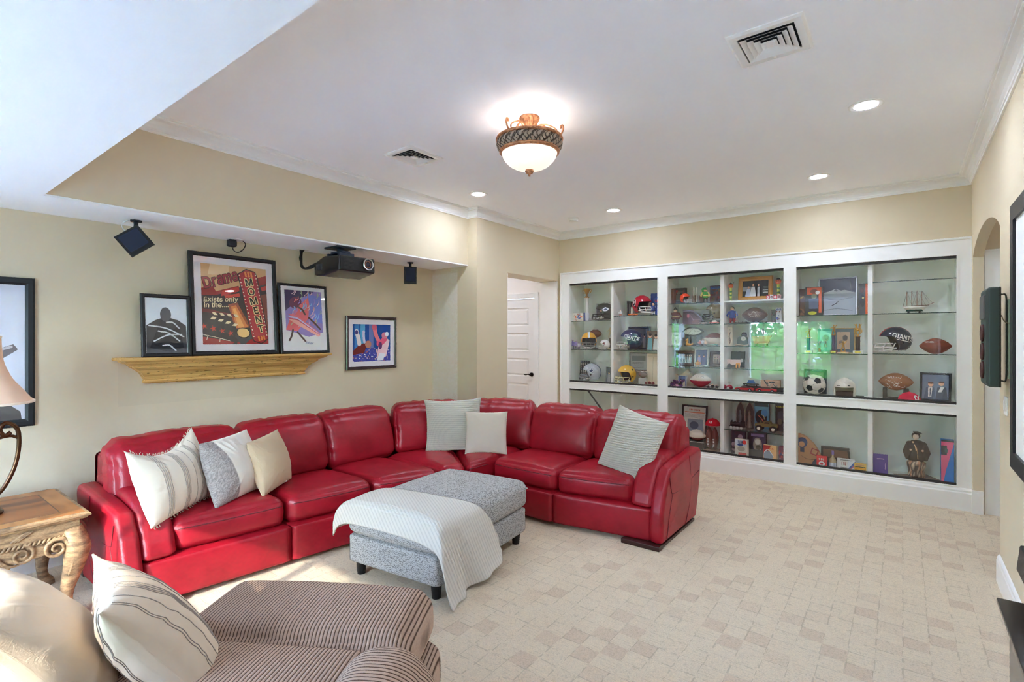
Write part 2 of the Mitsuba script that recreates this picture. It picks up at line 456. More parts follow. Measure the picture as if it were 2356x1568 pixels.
struct('baseboard_back', cat(bx(0.485, 0.562, 6.058, 6.075, 0, 0.185), bx(0.485, 0.562, 6.061, 6.075, 0.185, 0.205)), 'trim_white', 'short piece of white baseboard beside the arch')
# casing and doors
def casing(x0, x1, z1, y, w=0.09, t=0.02):
    o = []
    for a, b, zt in ((x0 - w, x0, z1 + w), (x1, x1 + w, z1 + w)):
        o += [bx(a, b, y - t, y, 0, zt)]
    o += [bx(x0, x1, y - t, y, z1, z1 + w)]
    e = 0.014
    o += [bx(x0 - w, x0 - w + e, y - t - 0.01, y - t, 0, z1 + w), bx(x1 + w - e, x1 + w, y - t - 0.01, y - t, 0, z1 + w), bx(x0 - w, x1 + w, y - t - 0.01, y - t, z1 + w - e, z1 + w)]
    return cat(*o)
struct('trim_3', casing(-4.985, -4.255, 2.13, 6.12, 0.078), 'trim_white', 'white casing around the panel door')
struct('trim_4', casing(0.685, 1.45, 2.21, 6.13, 0.115), 'trim_white', 'white door casing seen through the arch')

def panel_door(x0, x1, z1, y, n=5):
    w, m = x1 - x0, 0.115
    key = fresh('door_1' if n == 5 else 'door_2')
    hgt = (z1 - 0.02 - 0.24 - 0.115 - (n - 1) * 0.105) / n
    frame = sg.box(x0, 0.01, x1, z1)
    holes = []
    z = 0.24
    for k in range(n):
        holes.append((x0 + m, z, x1 - m, z + hgt)); z += hgt + 0.105
    for h in holes: frame = frame.difference(sg.box(*h))
    tag(key, 'white interior door with raised horizontal panels', kind='structure')
    obj('frame', up2y(xf(extrude(frame, 0.04), (0, 0, -y - 0.04))), 'trim_white', key)
    for a, zb, c, zt in holes:
        # recessed field with a raised bevelled panel
        v = [(a, y + 0.018, zb), (c, y + 0.018, zb), (c, y + 0.018, zt), (a, y + 0.018, zt)]
        e, f_ = 0.014, 0.04
        v += [(a + e, y + 0.02, zb + e), (c - e, y + 0.02, zb + e), (c - e, y + 0.02, zt - e), (a + e, y + 0.02, zt - e)]
        v += [(a + f_, y + 0.006, zb + f_), (c - f_, y + 0.006, zb + f_), (c - f_, y + 0.006, zt - f_), (a + f_, y + 0.006, zt - f_)]
        F = []
        for r_ in (0, 4):
            for i in range(4):
                j = (i + 1) % 4
                F += [(r_ + i, r_ + j, r_ + 4 + j), (r_ + i, r_ + 4 + j, r_ + 4 + i)]
        F += [(8, 9, 10), (8, 10, 11)]
        obj('panel', trimesh.Trimesh(v, F, process=False), 'trim_white', key)
    return key
d1 = panel_door(-4.983, -4.257, 2.128, 6.135)
BRONZE = lin(46, 40, 36)
for z in (0.33, 1.22, 1.83):
    obj('hinge', bx(-4.992, -4.972, 6.118, 6.134, z - 0.05, z + 0.05), 'metal', d1, color=BRONZE)
hl = cat(xf(cyl(0.03, 0, 0.014), (-4.315, 6.134, 1.015), rx=90), xf(cyl(0.011, 0, 0.045), (-4.315, 6.12, 1.015), rx=90),
         tube(bez([(-4.315, 6.082, 1.015), (-4.35, 6.08, 1.022), (-4.385, 6.08, 1.012), (-4.42, 6.082, 1.02)], 14), [0.011] * 4 + [0.009] * 10))
obj('handle', hl, 'metal', d1, smooth=40, color=BRONZE, label='dark bronze lever handle')
panel_door(0.69, 1.445, 2.205, 6.15, 4)

# outdoors, seen as a reflection in the cabinet glass
struct('terrace', bx(-14, 8, -6.5, YR - 0.3, -0.6, -0.5), 'matte', 'pale concrete terrace outside the window', color=lin(214, 212, 206))
struct('lawn', bx(-30, 25, -40, -6.5, -0.6, -0.52), 'matte', 'green lawn beyond the terrace', color=lin(120, 150, 80))
B('leaf', {'type': 'principledthin', 'base_color': dict(VC), 'roughness': 0.6, 'spec_trans': 0.0, 'diff_trans': 1.4})
def bush(name, label, c, r, n, cols, seed, size=0.10):
    rng = np.random.default_rng(seed)
    d = rng.normal(size=(n, 3)); d /= np.linalg.norm(d, axis=1, keepdims=True)
    p = d * np.asarray(r) * (0.72 + 0.28 * rng.random((n, 1)) ** 0.5)
    p += 0.25 * (np.stack([meshkit.noise(p * 1.6 + q * 9, seed + q) for q in range(3)], 1) - 0.5) * np.asarray(r)
    p[:, 2] = np.maximum(p[:, 2], -np.asarray(r)[2] * 0.95)
    u = rng.normal(size=(n, 3)); u /= np.linalg.norm(u, axis=1, keepdims=True)
    w = np.cross(u, rng.normal(size=(n, 3))); w /= np.linalg.norm(w, axis=1, keepdims=True)
    s_ = size * (0.6 + 0.8 * rng.random((n, 1)))
    V = np.stack([p - u * s_, p + w * s_ * 0.45, p + u * s_, p - w * s_ * 0.45], 1).reshape(-1, 3) + np.asarray(c)
    o = np.arange(n)[:, None] * 4
    F = np.vstack([o + [0, 1, 2], o + [0, 2, 3]])
    C = np.repeat(np.array(cols)[rng.integers(len(cols), size=n)], 4, 0)
    k = thing(name, label, 'bush', None)
    obj('foliage', trimesh.Trimesh(V, F, process=False), 'leaf', k, color=C, kind='stuff')
    obj('stem', tube([(c[0], c[1], -0.52), (c[0] + .05, c[1], c[2] * .5), (c[0], c[1], c[2] + r[2] * .5)], [.07, .05, .02], 8), 'matte', k, color=lin(90, 74, 60))
GR = [lin(206, 246, 150), lin(176, 230, 130), lin(228, 252, 178), lin(150, 206, 112)]
DG = [lin(120, 210, 136), lin(146, 226, 156), lin(100, 180, 120)]
for i, (x, y, rx, rz_, lab, cs_) in enumerate(((-7.6, -8.6, 1.9, 1.6, 'bright green bush outside the window, farthest left', GR), (-5.2, -7.9, 1.5, 1.25, 'bright green bush outside the window, second from the left', GR), (-3.0, -8.4, 1.7, 1.35, 'bright green bush outside, straight behind the window', GR), (-0.6, -8.0, 1.5, 1.2, 'low bright green bush right of the window', GR), (1.8, -8.8, 1.8, 1.6, 'bright green bush outside, farthest right', GR),
                                             (-9.0, -12.5, 2.6, 2.9, 'tall dark green tree behind the bushes, left', DG), (-4.4, -13.0, 2.8, 3.1, 'tall dark green tree behind the bushes, middle', DG), (0.4, -12.6, 2.6, 2.8, 'tall dark green tree behind the bushes, right', DG))):
    bush('garden_bush' if cs_ is GR else 'garden_tree', lab, (x, y, rz_ * .62 - 0.2), (rx, rx * .8, rz_), 3800, cs_, 60 + i, 0.11 if cs_ is GR else 0.2)

# ------------------------------------------------------------------ ceiling fittings
def emitter(v, c=(1, 1, 1)):
    return {'type': 'area', 'radiance': rgb([v * k for k in c])}
WARM = (1.0, 0.96, 0.94)
NEUT = (0.85, 0.96, 1.17)
def downlight(x, y, z, label):
    k = thing('recessed_light', label, 'ceiling light', 'recessed ceiling lights')
    ring = lathe([(0.066, 0.0), (0.07, -0.004), (0.088, -0.006), (0.095, -0.004), (0.096, 0.0)], 40)
    obj('trim_ring', xf(ring, (x, y, z)), 'trim_white', k, smooth=40)
    d = trimesh.creation.cylinder(0.067, 0.002, sections=32)
    v = [(0.0, 0.0, 0.0)] + [(0.067 * math.cos(t), 0.067 * math.sin(t), 0.0) for t in np.arange(32) * np.pi / 16]
    disc = trimesh.Trimesh(v, [(0, (i + 1) % 32 + 1, i + 1) for i in range(32)], process=False)
    key = obj('lens', xf(disc, (x, y, z - 0.0035)), 'trim_white', k, label='glowing white lens')
    scene[key]['emitter'] = emitter(LAMP['down'], NEUT)
    return k
downlight(-0.186, 3.944, ZC, 'recessed ceiling light nearest the right wall, below the larger air vent')
downlight(-0.613, 5.42, ZC, 'recessed ceiling light above the right part of the display cabinet')
downlight(-2.66, 5.42, ZC, 'recessed ceiling light beside the smoke detector')
downlight(-3.461, 3.962, ZC, 'recessed ceiling light in front of the step in the crown moulding')
# two more of the row, behind the picture's edge
downlight(-0.186, 2.3, ZC, 'recessed ceiling light outside the picture')
downlight(-0.5, 1.15, ZC, 'recessed ceiling light outside the picture, near the lower ceiling')

def vent(cx, cy, sx, sy, label, deg=0):
    k = thing('air_vent', label, 'vent', 'square ceiling air vents')
    z = ZC
    # outer flange with sloping rim
    def ring(hx0, hy0, z0, hx1, hy1, z1):
        v = [(-hx0, -hy0, z0), (hx0, -hy0, z0), (hx0, hy0, z0), (-hx0, hy0, z0), (-hx1, -hy1, z1), (hx1, -hy1, z1), (hx1, hy1, z1), (-hx1, hy1, z1)]
        f = []
        for i in range(4):
            j = (i + 1) % 4
            f += [(i, j, 4 + j), (i, 4 + j, 4 + i)]
        return trimesh.Trimesh(v, f, process=False)
    hx, hy = sx / 2, sy / 2
    fl = cat(ring(hx, hy, 0, hx, hy, -0.006), ring(hx, hy, -0.006, hx - 0.012, hy - 0.012, -0.014), ring(hx - 0.012, hy - 0.012, -0.014, hx - 0.045, hy - 0.045, -0.012), ring(hx - 0.045, hy - 0.045, -0.012, hx - 0.045, hy - 0.045, -0.002))
    obj('flange', xf(fl, (cx, cy, z)), 'trim_white', k)
    obj('duct_shade', xf(cat(bx(-hx + 0.045, hx - 0.045, -hy + 0.045, hy - 0.045, -0.0022, -0.0012)), (cx, cy, z)), 'matte', k, color=lin(28, 30, 34), label='dark sheet painted as the shade behind the louvres')  # flat dark sheet stands in for the shade inside the vent
    for i in range(4):
        o = 0.054 + i * 0.0265
        a, b = hx - o, hy - o
        lv = cat(ring(a, b, -0.017, a - 0.024, b - 0.024, -0.0035), ring(a - 0.0012, b - 0.0012, -0.0175, a - 0.0252, b - 0.0252, -0.0035), ring(a, b, -0.017, a - .0012, b - .0012, -0.0175))
        obj('louvre', xf(lv, (cx, cy, z - 0.001)), 'trim_white', k)
    obj('centre_plate', xf(bx(-0.024, 0.024, -0.026, 0.026, -0.016, -0.008), (cx, cy, z)), 'trim_white', k)
    obj('damper_tab', xf(bx(-0.006, 0.006, -0.02, 0.0, -0.022, -0.012), (cx, cy + hy - 0.035, z)), 'trim_white', k)
    return k
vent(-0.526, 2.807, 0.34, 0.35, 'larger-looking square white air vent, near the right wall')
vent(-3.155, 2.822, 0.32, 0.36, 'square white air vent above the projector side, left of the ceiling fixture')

k = thing('smoke_detector', 'small round white smoke detector on the ceiling near the far corner', 'smoke detector')
obj('base', xf(lathe([(0, 0), (0.062, 0), (0.062, -0.012), (0.058, -0.014)]), (-3.22, 5.47, ZC)), 'trim_white', k, smooth=35)
obj('cover', xf(lathe([(0.056, -0.012), (0.056, -0.034), (0.048, -0.042), (0.03, -0.044), (0, -0.045)]), (-3.22, 5.47, ZC)), 'trim_white', k, smooth=35)
obj('vent_ring', xf(cat(*[xf(bx(-0.003, 0.003, -0.004, 0.004, -0.041, -0.037), (0.047 * math.cos(t), 0.047 * math.sin(t), 0), math.degrees(t)) for t in np.arange(16) * np.pi / 8]), (-3.22, 5.47, ZC)), 'matte', k, color=lin(90, 90, 92))

# semi-flush fixture
FX, FY = -1.99, 2.80
def flute(p, n, uv):
    a = dr.atan2(p.y - FY, p.x - FX)
    return 0.004 * dr.sin(a * 14)
def copper(p, n, uv):
    v = fbm(p.x * 60, p.y * 60, p.z * 60, 3)
    return mix(mi.Color3f(0.36, 0.15, 0.07), mi.Color3f(0.62, 0.30, 0.15), smoothstep(0.3, 0.7, v))
def band_col(p, n, uv):
    a = dr.atan2(p.y - FY, p.x - FX) * 21
    z = (p.z - 2.82) / 0.05
    w = dr.abs(dr.sin(a * 1.1 + 1.6 * dr.sin(z * 4.2))) * dr.abs(dr.cos(a * 0.55 - z * 3.1)) + 0.9 * (fbm(a * 1.6, z * 7, 0, 3) - 0.5)
    return mix(mi.Color3f(0.06, 0.038, 0.024), mi.Color3f(0.40, 0.31, 0.235), smoothstep(0.12, 0.55, w))
def band_h(p, n, uv):
    a = dr.atan2(p.y - FY, p.x - FX) * 9
    z = (p.z - 2.86) / 0.05
    return 0.006 * dr.sin(a + 2.5 * dr.sin(z * 3)) * dr.cos(a * 2.3 - z * 5)
B('copper', twosided(pr(proc(copper), 0.42, 0.6)))
B('carved_band', twosided({'type': 'bumpmap', 'bsdf': pr(proc(band_col), 0.5, 0.2), 'tex': proc(band_h, 1e-3), 'scale': 1.0}))
k = thing('ceiling_fixture', 'bronze semi-flush ceiling light with a carved band, scroll arms and frosted glass bowl', 'ceiling light')
L = lambda m: xf(m, (FX, FY, 0))
can = lathe([(0, ZC), (0.066, ZC), (0.07, ZC - 0.008), (0.066, ZC - 0.018), (0.058, ZC - 0.022), (0.046, ZC - 0.05), (0.03, ZC - 0.075), (0.022, ZC - 0.085), (0.014, ZC - 0.1), (0.02, ZC - 0.108), (0.012, ZC - 0.116), (0, ZC - 0.118)], 48)
v = np.array(can.vertices); rr = np.hypot(v[:, 0], v[:, 1]); aa = np.arctan2(v[:, 1], v[:, 0])
sel = (v[:, 2] < ZC - 0.02) & (v[:, 2] > ZC - 0.08)
v[sel, :2] *= (1 + 0.09 * np.cos(aa[sel] * 12))[:, None]
can = trimesh.Trimesh(v, can.faces, process=False)
obj('canopy', L(can), 'copper', k, smooth=40)
for i in range(3):
    t = math.radians(25 + 120 * i)
    def arm(pts, r):
        q = bez([(p[0], 0, 3.025 - (3.025 - p[1]) * 1.36) for p in pts], 30)
        return xf(tube(q, r, 8), (0, 0, 0), math.degrees(t))
    a = cat(arm([(0.045, 2.975), (0.085, 2.985), (0.12, 2.96), (0.15, 2.925), (0.175, 2.925)], 0.0065),
            arm([(0.075, 2.984), (0.11, 2.985), (0.165, 2.965), (0.185, 2.945), (0.165, 2.925)], 0.005),
            arm([(0.14, 2.93), (0.17, 2.918), (0.205, 2.925), (0.226, 2.95), (0.224, 2.972), (0.212, 2.972), (0.211, 2.96)], 0.006),
            xf(ball(0.008, c=(0.06, 0, 2.934)), (0, 0, 0), math.degrees(t)))
    obj('scroll_arm', L(a), 'copper', k, smooth=True)
obj('rim', L(lathe([(r, z - .038) for r, z in [(0.196, 2.918), (0.204, 2.924), (0.212, 2.926), (0.222, 2.922), (0.226, 2.914), (0.222, 2.906), (0.214, 2.904)]], 64)), 'copper', k, smooth=True)
obj('carved_band', L(lathe([(r, z - .038) for r, z in [(0.213, 2.906), (0.221, 2.895), (0.222, 2.88), (0.217, 2.862), (0.207, 2.848), (0.197, 2.838)]], 72)), 'carved_band', k, smooth=True)
obj('lower_rim', L(lathe([(r, z - .038) for r, z in [(0.2, 2.84), (0.203, 2.836), (0.202, 2.829), (0.196, 2.823), (0.187, 2.82), (0.184, 2.824)]], 64)), 'copper', k, smooth=True)
bowl = L(lathe([(0.187, 2.795), (0.186, 2.782), (0.180, 2.765), (0.168, 2.744), (0.150, 2.724), (0.128, 2.706), (0.102, 2.692), (0.07, 2.681), (0.035, 2.676), (0.0, 2.674)], 56))
key = obj('glass_bowl', bowl, B('frosted', twosided(pr(lin(250, 240, 225), 0.4))), k, smooth=True, label='frosted white glass bowl, lit from inside')
scene[key]['emitter'] = emitter(LAMP['bowl'], (1.0, 0.88, 0.76))
obj('finial', L(lathe([(r, z - .017) for r, z in [(0, 2.694), (0.026, 2.692), (0.03, 2.684), (0.024, 2.672), (0.012, 2.664), (0.006, 2.66), (0.0085, 2.655), (0.006, 2.649), (0, 2.648)]], 24)), 'copper', k, smooth=True)
for i in range(3):
    t = math.radians(85 + 120 * i)
    b = ball(0.03, c=(0.095 * math.cos(t), 0.095 * math.sin(t), 2.835))
    key = obj('bulb', L(b), 'trim_white', k, smooth=True)
    scene[key]['emitter'] = emitter(LAMP['bulb'], WARM)
# added lamps, out of view, to brighten the halls beyond the two openings
for (x, y, z), lab in (((-4.95, 5.1, 2.74), 'added unseen lamp that lights the hall beyond the panel door wall'), ((1.15, 5.1, 2.69), 'added unseen lamp that lights the passage behind the arch')):
    k = thing('added_hall_lamp', lab, 'ceiling light')
    key = obj('lens', xf(lathe([(0, -0.05), (0.08, -0.045), (0.12, -0.02), (0.125, 0)], 24), (x, y, z)), 'trim_white', k, smooth=True)
    scene[key]['emitter'] = emitter(LAMP['hall'] * (1.0 if x < 0 else 0.35), NEUT)
    obj('base', xf(cyl(0.13, -0.004, 0.008), (x, y, z)), 'trim_white', k, smooth=40)

# ------------------------------------------------------------------ leather sectional
def leather_col(p, n, uv):
    v = fbm(p.x * 5, p.y * 5, p.z * 5, 3)
    w = fbm(p.x * 60, p.y * 60, p.z * 60, 2)
    return mix(mi.Color3f(0.250, 0.006, 0.014), mi.Color3f(0.315, 0.008, 0.019), smoothstep(0.3, 0.7, v)) * (0.92 + 0.16 * w)
def leather_h(p, n, uv):
    return 0.0022 * fbm(p.x * 30, p.y * 30, p.z * 14, 3) + 0.0007 * noise(p.x * 230, p.y * 230, p.z * 230)
B('leather', twosided({'type': 'bumpmap', 'bsdf': pr(proc(leather_col), 0.33, spec=0.38, clearcoat=0.08, clearcoat_gloss=0.6), 'tex': proc(leather_h, 1.2e-3), 'scale': 1.0}))
B('dark_wood', twosided(pr(lin(52, 26, 24), 0.25, spec=0.5)))
B('stitch', twosided(pr(lin(96, 16, 28), 0.6)))

sofa = thing('sectional_sofa', 'large red leather corner sofa with overstuffed back cushions and flared arms', 'sofa')

def fold(m, uvw, seed, amp=0.006, axis=1):
    """gathers near the seams: ridges running in from the edges of the front and top"""
    v = np.array(m.vertices); n = m.vertex_normals
    t = v[:, axis] * 26 + meshkit.noise(v * 5 + seed) * 5
    e = np.clip((np.abs(uvw[:, 2]) - 0.45) / 0.5, 0, 1) ** 1.4
    s = meshkit.noise(np.column_stack([t, uvw[:, 2] * 1.6 + seed, np.full(len(t), seed * 1.7)]), seed) - 0.5
    ew = np.clip((np.abs(uvw[:, axis]) - 0.6) / 0.4, 0, 1)
    s2 = meshkit.noise(np.column_stack([v[:, 2] * 28 + seed, uvw[:, axis] * 1.5, np.full(len(t), seed * 3.1)]), seed + 5) - 0.5
    m.vertices = v + n * (2 * amp * s * e + 1.6 * amp * s2 * ew)[:, None]
    return m

def loop_seam(foot, z, r=0.0035, inset=0.0):
    f = np.asarray(foot, float)
    return tube([(*f[0], z), (*f[1], z)], r, 6)

def seat(foot, seed, z0=0.262, z1=0.452, crown=0.03, name='seat_cushion'):
    f = np.asarray(foot, float)
    w = np.linalg.norm(f[1] - f[0]); d = np.linalg.norm(f[3] - f[0])
    m, u = puff(w / 2, d / 2, (z1 - z0) / 2, 0.06, (0.012, 0.03, crown), 30, 0.004, (6, 6, 6), seed)
    m = fold(m, u, seed, 0.004, 0)
    m.vertices[:, 2] += (z0 + z1) / 2
    m = quadmap(m, u, f)
    key = obj(name, m, 'leather', sofa, smooth=True)
    front = np.abs(u[:, 1] + 1) < 1e-6
    xs = np.unique(np.round(u[front, 0], 5)); line = []
    for x in xs[1:-1]:
        col = front & (np.abs(u[:, 0] - x) < 1e-4)
        o = np.argsort(u[col, 2]); vv = np.asarray(m.vertices)[col][o]; zz = u[col, 2][o]
        line.append([np.interp(0.55, zz, vv[:, q]) for q in range(3)])
    dv = f[0] - f[3]; dv /= np.linalg.norm(dv)
    line = np.array(line); line[:, :2] += dv * 0.0012
    obj('seam', tube(line, 0.0032, 6), 'stitch', key, smooth=True)
    return key

def base(foot, z0=0.03, z1=0.275):
    f = np.asarray(foot, float)
    w = np.linalg.norm(f[1] - f[0]); d = np.linalg.norm(f[3] - f[0])
    m, u = puff(w / 2, d / 2, (z1 - z0) / 2, 0.02, (0, 0.008, 0), 14, 0.0015, (5, 5, 5), 3)
    m.vertices[:, 2] += (z0 + z1) / 2
    return obj('base', quadmap(m, u, f), 'leather', sofa, smooth=True)

def back(c, half, rz, tilt, seed, name='back_cushion', foot=None, lean=0.16, curve=None):
    """back cushion: half = (half width, half thickness, half height); faces -y before the turn rz"""
    a, b, h = half
    m, u = puff(a, b, h, 0.075, (0.006, 0.05, 0.018), 40, 0.004, (5, 5, 5), seed)
    # pleats gathered under the top seam and in from the sides
    v = np.array(m.vertices)
    n = m.vertex_normals
    top = np.clip((u[:, 2] - 0.05) / 0.9, 0, 1) ** 1.5
    g = meshkit.noise(np.column_stack([v[:, 0] * 24 + seed, u[:, 2] * 0.9, np.full(len(v), seed)]), seed) - 0.5
    side = np.clip((np.abs(u[:, 0]) - 0.55) / 0.45, 0, 1)
    g2 = meshkit.noise(np.column_stack([v[:, 2] * 22 + seed, u[:, 0] * 2, np.full(len(v), seed + 9)]), seed) - 0.5
    low_ = np.clip((-u[:, 2] - 0.3) / 0.7, 0, 1)
    g3 = meshkit.noise(np.column_stack([v[:, 0] * 12 + seed, v[:, 2] * 12, np.full(len(v), seed + 4)]), seed) - 0.5
    v = v + n * (0.014 * g * top + 0.012 * g2 * side + 0.010 * g3 * low_)[:, None]
    # lean back: shift y with height; thinner at the top
    zz = v[:, 2] + h
    v[:, 1] += lean * zz + 0.05 * (zz / (2 * h)) ** 3
    if curve is not None:
        v[:, 1] += curve * (v[:, 0] / a) ** 2
    m = trimesh.Trimesh(v, m.faces, process=False)
    return obj(name, xf(m, c, rz), 'leather', sofa, smooth=True)

# long side (faces +x): footprints are front-left, front-right (seen from the front), back-right, back-left
XB = -3.93
Lf = [(-3.42, 1.185), (-3.318, 1.862), (-3.222, 2.505), (-3.045, 3.05)]
for i in range(3):
    a, b = Lf[i], Lf[i + 1]
    seat([a, b, (XB, b[1]), (XB, a[1])], 11 + i)
    q = 0.055
    base([(a[0] + 0.03, a[1] - (0.155 if i == 0 else 0)), (b[0] + 0.03, b[1]), (-4.40, b[1]), (-4.40, a[1] - (0.155 if i == 0 else 0))])
# corner seat in two pieces, faces +x then turns to -y
C0, C1, C2 = (-3.045, 3.05), (-2.985, 3.27), (-2.985, 3.575)
seat([C0, C1, (-3.72, 3.86), (XB, 3.05)], 21, name='corner_seat_cushion')
seat([C1, C2, (-2.98, 4.20), (-3.74, 3.86)], 22, name='corner_seat_cushion')
base([(C0[0] + 0.03, 3.05), (C1[0] + 0.03, 3.27), (-3.65, 4.16), (-4.40, 3.05)])
base([(C1[0] + 0.03, 3.27), (C2[0] + 0.025, 3.56), (-2.96, 4.50), (-3.66, 4.16)])
# short side (faces -y)
Rf = [(-2.985, 3.575), (-2.29, 3.560), (-1.655, 3.690)]
for i in range(2):
    a, b = Rf[i], Rf[i + 1]
    seat([a, b, (b[0], 4.24), (a[0], 4.24)], 31 + i)
    base([(a[0], a[1] - 0.03), (b[0] + (0.17 if i else 0), b[1] - 0.035), (b[0] + (0.17 if i else 0), 4.50), (a[0], 4.50)])
# backs
for i, (y0, y1) in enumerate([(1.015, 1.815), (1.825, 2.495), (2.505, 3.195)]):
    back((-3.925, (y0 + y1) / 2, 0.665), ((y1 - y0) / 2 + 0.008, 0.115, 0.225), 90, 0, 41 + i)
back((-3.76, 3.58, 0.67), (0.375, 0.115, 0.225), 62, 0, 51, name='corner_back_cushion', curve=-0.05)
back((-3.30, 4.12, 0.67), (0.375, 0.115, 0.225), 26, 0, 52, name='corner_back_cushion', curve=-0.05)
for i, (x0, x1) in enumerate([(-2.955, -2.245), (-2.235, -1.475)]):
    back(((x0 + x1) / 2, 4.225, 0.660), ((x1 - x0) / 2 + 0.008, 0.115, 0.222), 0, 0, 55 + i)
# upholstered frame behind the backs
def bframe(pts, name='back_frame'):
    m = puff_extrude(pts, 0.72, 0.04, n=60)
    m.apply_translation((0, 0, 0.05))
    return obj(name, m, 'leather', sofa, smooth=30)
bframe([(-4.42, 1.06), (-4.16, 1.06), (-4.14, 3.15), (-4.42, 3.15)])
bframe([(-4.42, 3.15), (-4.14, 3.15), (-3.70, 3.98), (-2.96, 4.40), (-2.96, 4.53), (-3.62, 4.36), (-3.82, 4.36)])
bframe([(-2.96, 4.40), (-1.50, 4.40), (-1.50, 4.55), (-2.96, 4.55)])

# arms: outline in (depth, height), depth measured from the front of the arm towards the back
panel_o = [(0.035, 0.035), (0.02, 0.12), (0.035, 0.27), (0.10, 0.43), (0.20, 0.555), (0.33, 0.578), (0.60, 0.60), (0.86, 0.615), (0.93, 0.60), (0.945, 0.54), (0.90, 0.30), (0.80, 0.035)]
pad_o = [(0.045, 0.275), (0.07, 0.36), (0.13, 0.47), (0.215, 0.575), (0.26, 0.605), (0.36, 0.622), (0.60, 0.645), (0.86, 0.665), (0.92, 0.65), (0.93, 0.60), (0.9, 0.28)]
sup_o = [(0.10, 0.04), (0.07, 0.20), (0.09, 0.30), (0.20, 0.50), (0.34, 0.55), (0.90, 0.57), (0.90, 0.04)]
def arm_mesh(outline, d, r, bulge, wr=0.0, seed=0, smooth=0.02):
    m = puff_extrude(outline, d, r, n=130, k=6, bulge=bulge, smooth=smooth)
    if wr:
        v = np.array(m.vertices); n = m.vertex_normals
        s = meshkit.fbm(v * np.array([26, 26, 9]) + seed, 3, seed) - 0.5
        rim = np.clip(1 - np.abs(v[:, 2] - d / 2) / (d / 2) * 0.5, 0, 1)
        m.vertices = v + n * (2 * wr * s * rim)[:, None]
    return m
def place_arm(m, kind, at):
    m = tm(m).copy()
    if kind == 'R':   # depth -> +y, height -> z, thickness -> +x
        m.apply_transform(np.array([[0, 0, 1, at[0]], [1, 0, 0, at[1]], [0, 1, 0, 0], [0, 0, 0, 1.0]]))
    else:             # depth -> -x, thickness -> +y
        m.apply_transform(np.array([[-1, 0, 0, at[0]], [0, 0, 1, at[1]], [0, 1, 0, 0], [0, 0, 0, 1.0]]))
    if m.volume < 0: m.invert()
    return m
for kind, pan, pad in (('R', (-1.495, 3.60), (-1.665, 3.61)), ('L', (-3.335, 0.925), (-3.345, 1.025))):
    obj('arm_panel', place_arm(arm_mesh(panel_o, 0.105, 0.035, 0.006), kind, pan), 'leather', sofa, smooth=True)
    obj('arm_pad', place_arm(arm_mesh(pad_o, 0.185, 0.05, 0.012, 0.009, 5), kind, pad), 'leather', sofa, smooth=True)
    # stitched seams on the outer panel
    zo = 0.108 if kind == 'R' else -0.003
    seams = []
    for pts in ([(0.17, 0.50), (0.20, 0.40), (0.23, 0.37), (0.40, 0.365), (0.87, 0.42)], [(0.23, 0.37), (0.17, 0.25), (0.11, 0.06)], [(0.62, 0.585), (0.64, 0.39)], [(0.66, 0.385), (0.62, 0.22), (0.52, 0.05)]):
        q = bez([(a, b, zo) for a, b in pts], 16)
        seams.append(tube(q, 0.0028, 5))
    obj('stitched_seam', place_arm(cat(*seams), kind, pan), 'stitch', sofa, smooth=True)
# dark wooden feet
for f in ((-1.70, -1.40, 3.585, 3.67, 0.0, 0.035), (-1.50, -1.405, 3.67, 4.40, 0.0, 0.024), (-3.42, -3.36, 0.92, 1.22, 0.0, 0.035), (-4.3, -4.22, 0.95, 1.03, 0, 0.05), (-4.3, -4.22, 3.0, 3.08, 0, 0.05), (-2.9, -2.82, 4.3, 4.38, 0, 0.05)):
    obj('foot', rbx(*f, r=0.006), 'dark_wood', sofa, smooth=30)

# ------------------------------------------------------------------ grey ottoman with a cream throw
def speck_grey(p, n, uv):
    v = noise(p.x * 190, p.y * 190, p.z * 190)
    w = noise(p.x * 420, p.y * 420, p.z * 420)
    return mix(mi.Color3f(0.17, 0.165, 0.16), mi.Color3f(0.42, 0.41, 0.395), smoothstep(0.25, 0.6, v * 0.7 + w * 0.3))
B('grey_tweed', twosided({'type': 'bumpmap', 'bsdf': pr(proc(speck_grey), 0.95, spec=0.1), 'tex': proc(lambda p, n, uv: 0.0016 * noise(p.x * 220, p.y * 220, p.z * 220), 8e-4), 'scale': 1.0}))
OA = math.radians(6.6)
OC = np.array([-2.582, 2.588])       # centre in plan
ex, ey = np.array([math.cos(OA), math.sin(OA)]), np.array([-math.sin(OA), math.cos(OA)])
def ott(m): return xf(m, (OC[0], OC[1], 0), math.degrees(OA))
ot = thing('storage_ottoman', 'long grey tweed ottoman with a loose top cushion on short black feet', 'ottoman')
m, u = puff(0.375, 0.53, 0.093, 0.025, (0.004, 0.004, 0), 20, 0.001, (4, 4, 4), 2)
m.vertices[:, 2] += 0.178
obj('base', ott(m), 'grey_tweed', ot, smooth=True)
m, u = puff(0.385, 0.54, 0.098, 0.055, (0.015, 0.015, 0.032), 32, 0.003, (4, 4, 4), 6)
m.vertices[:, 2] += 0.372
obj('cushion', ott(m), 'grey_tweed', ot, smooth=True)
pipe = [(sx * 0.392, sy * 0.547, 0.418) for sx, sy in ((-1, -0.93), (-1, 0.93), (-0.9, 1), (0.9, 1), (1, 0.93), (1, -0.93), (0.9, -1), (-0.9, -1))]
obj('piping', ott(tube(np.array(pipe), 0.0045, 6, closed=True)), 'grey_tweed', ot, smooth=True)
for sx in (-1, 1):
    for sy in (-1, 1):
        obj('foot', ott(xf(cyl(0.026, 0.0, 0.09, 16, 0.034), (sx * 0.315, sy * 0.47, 0))), 'satin', ot, smooth=40, color=lin(18, 18, 20))

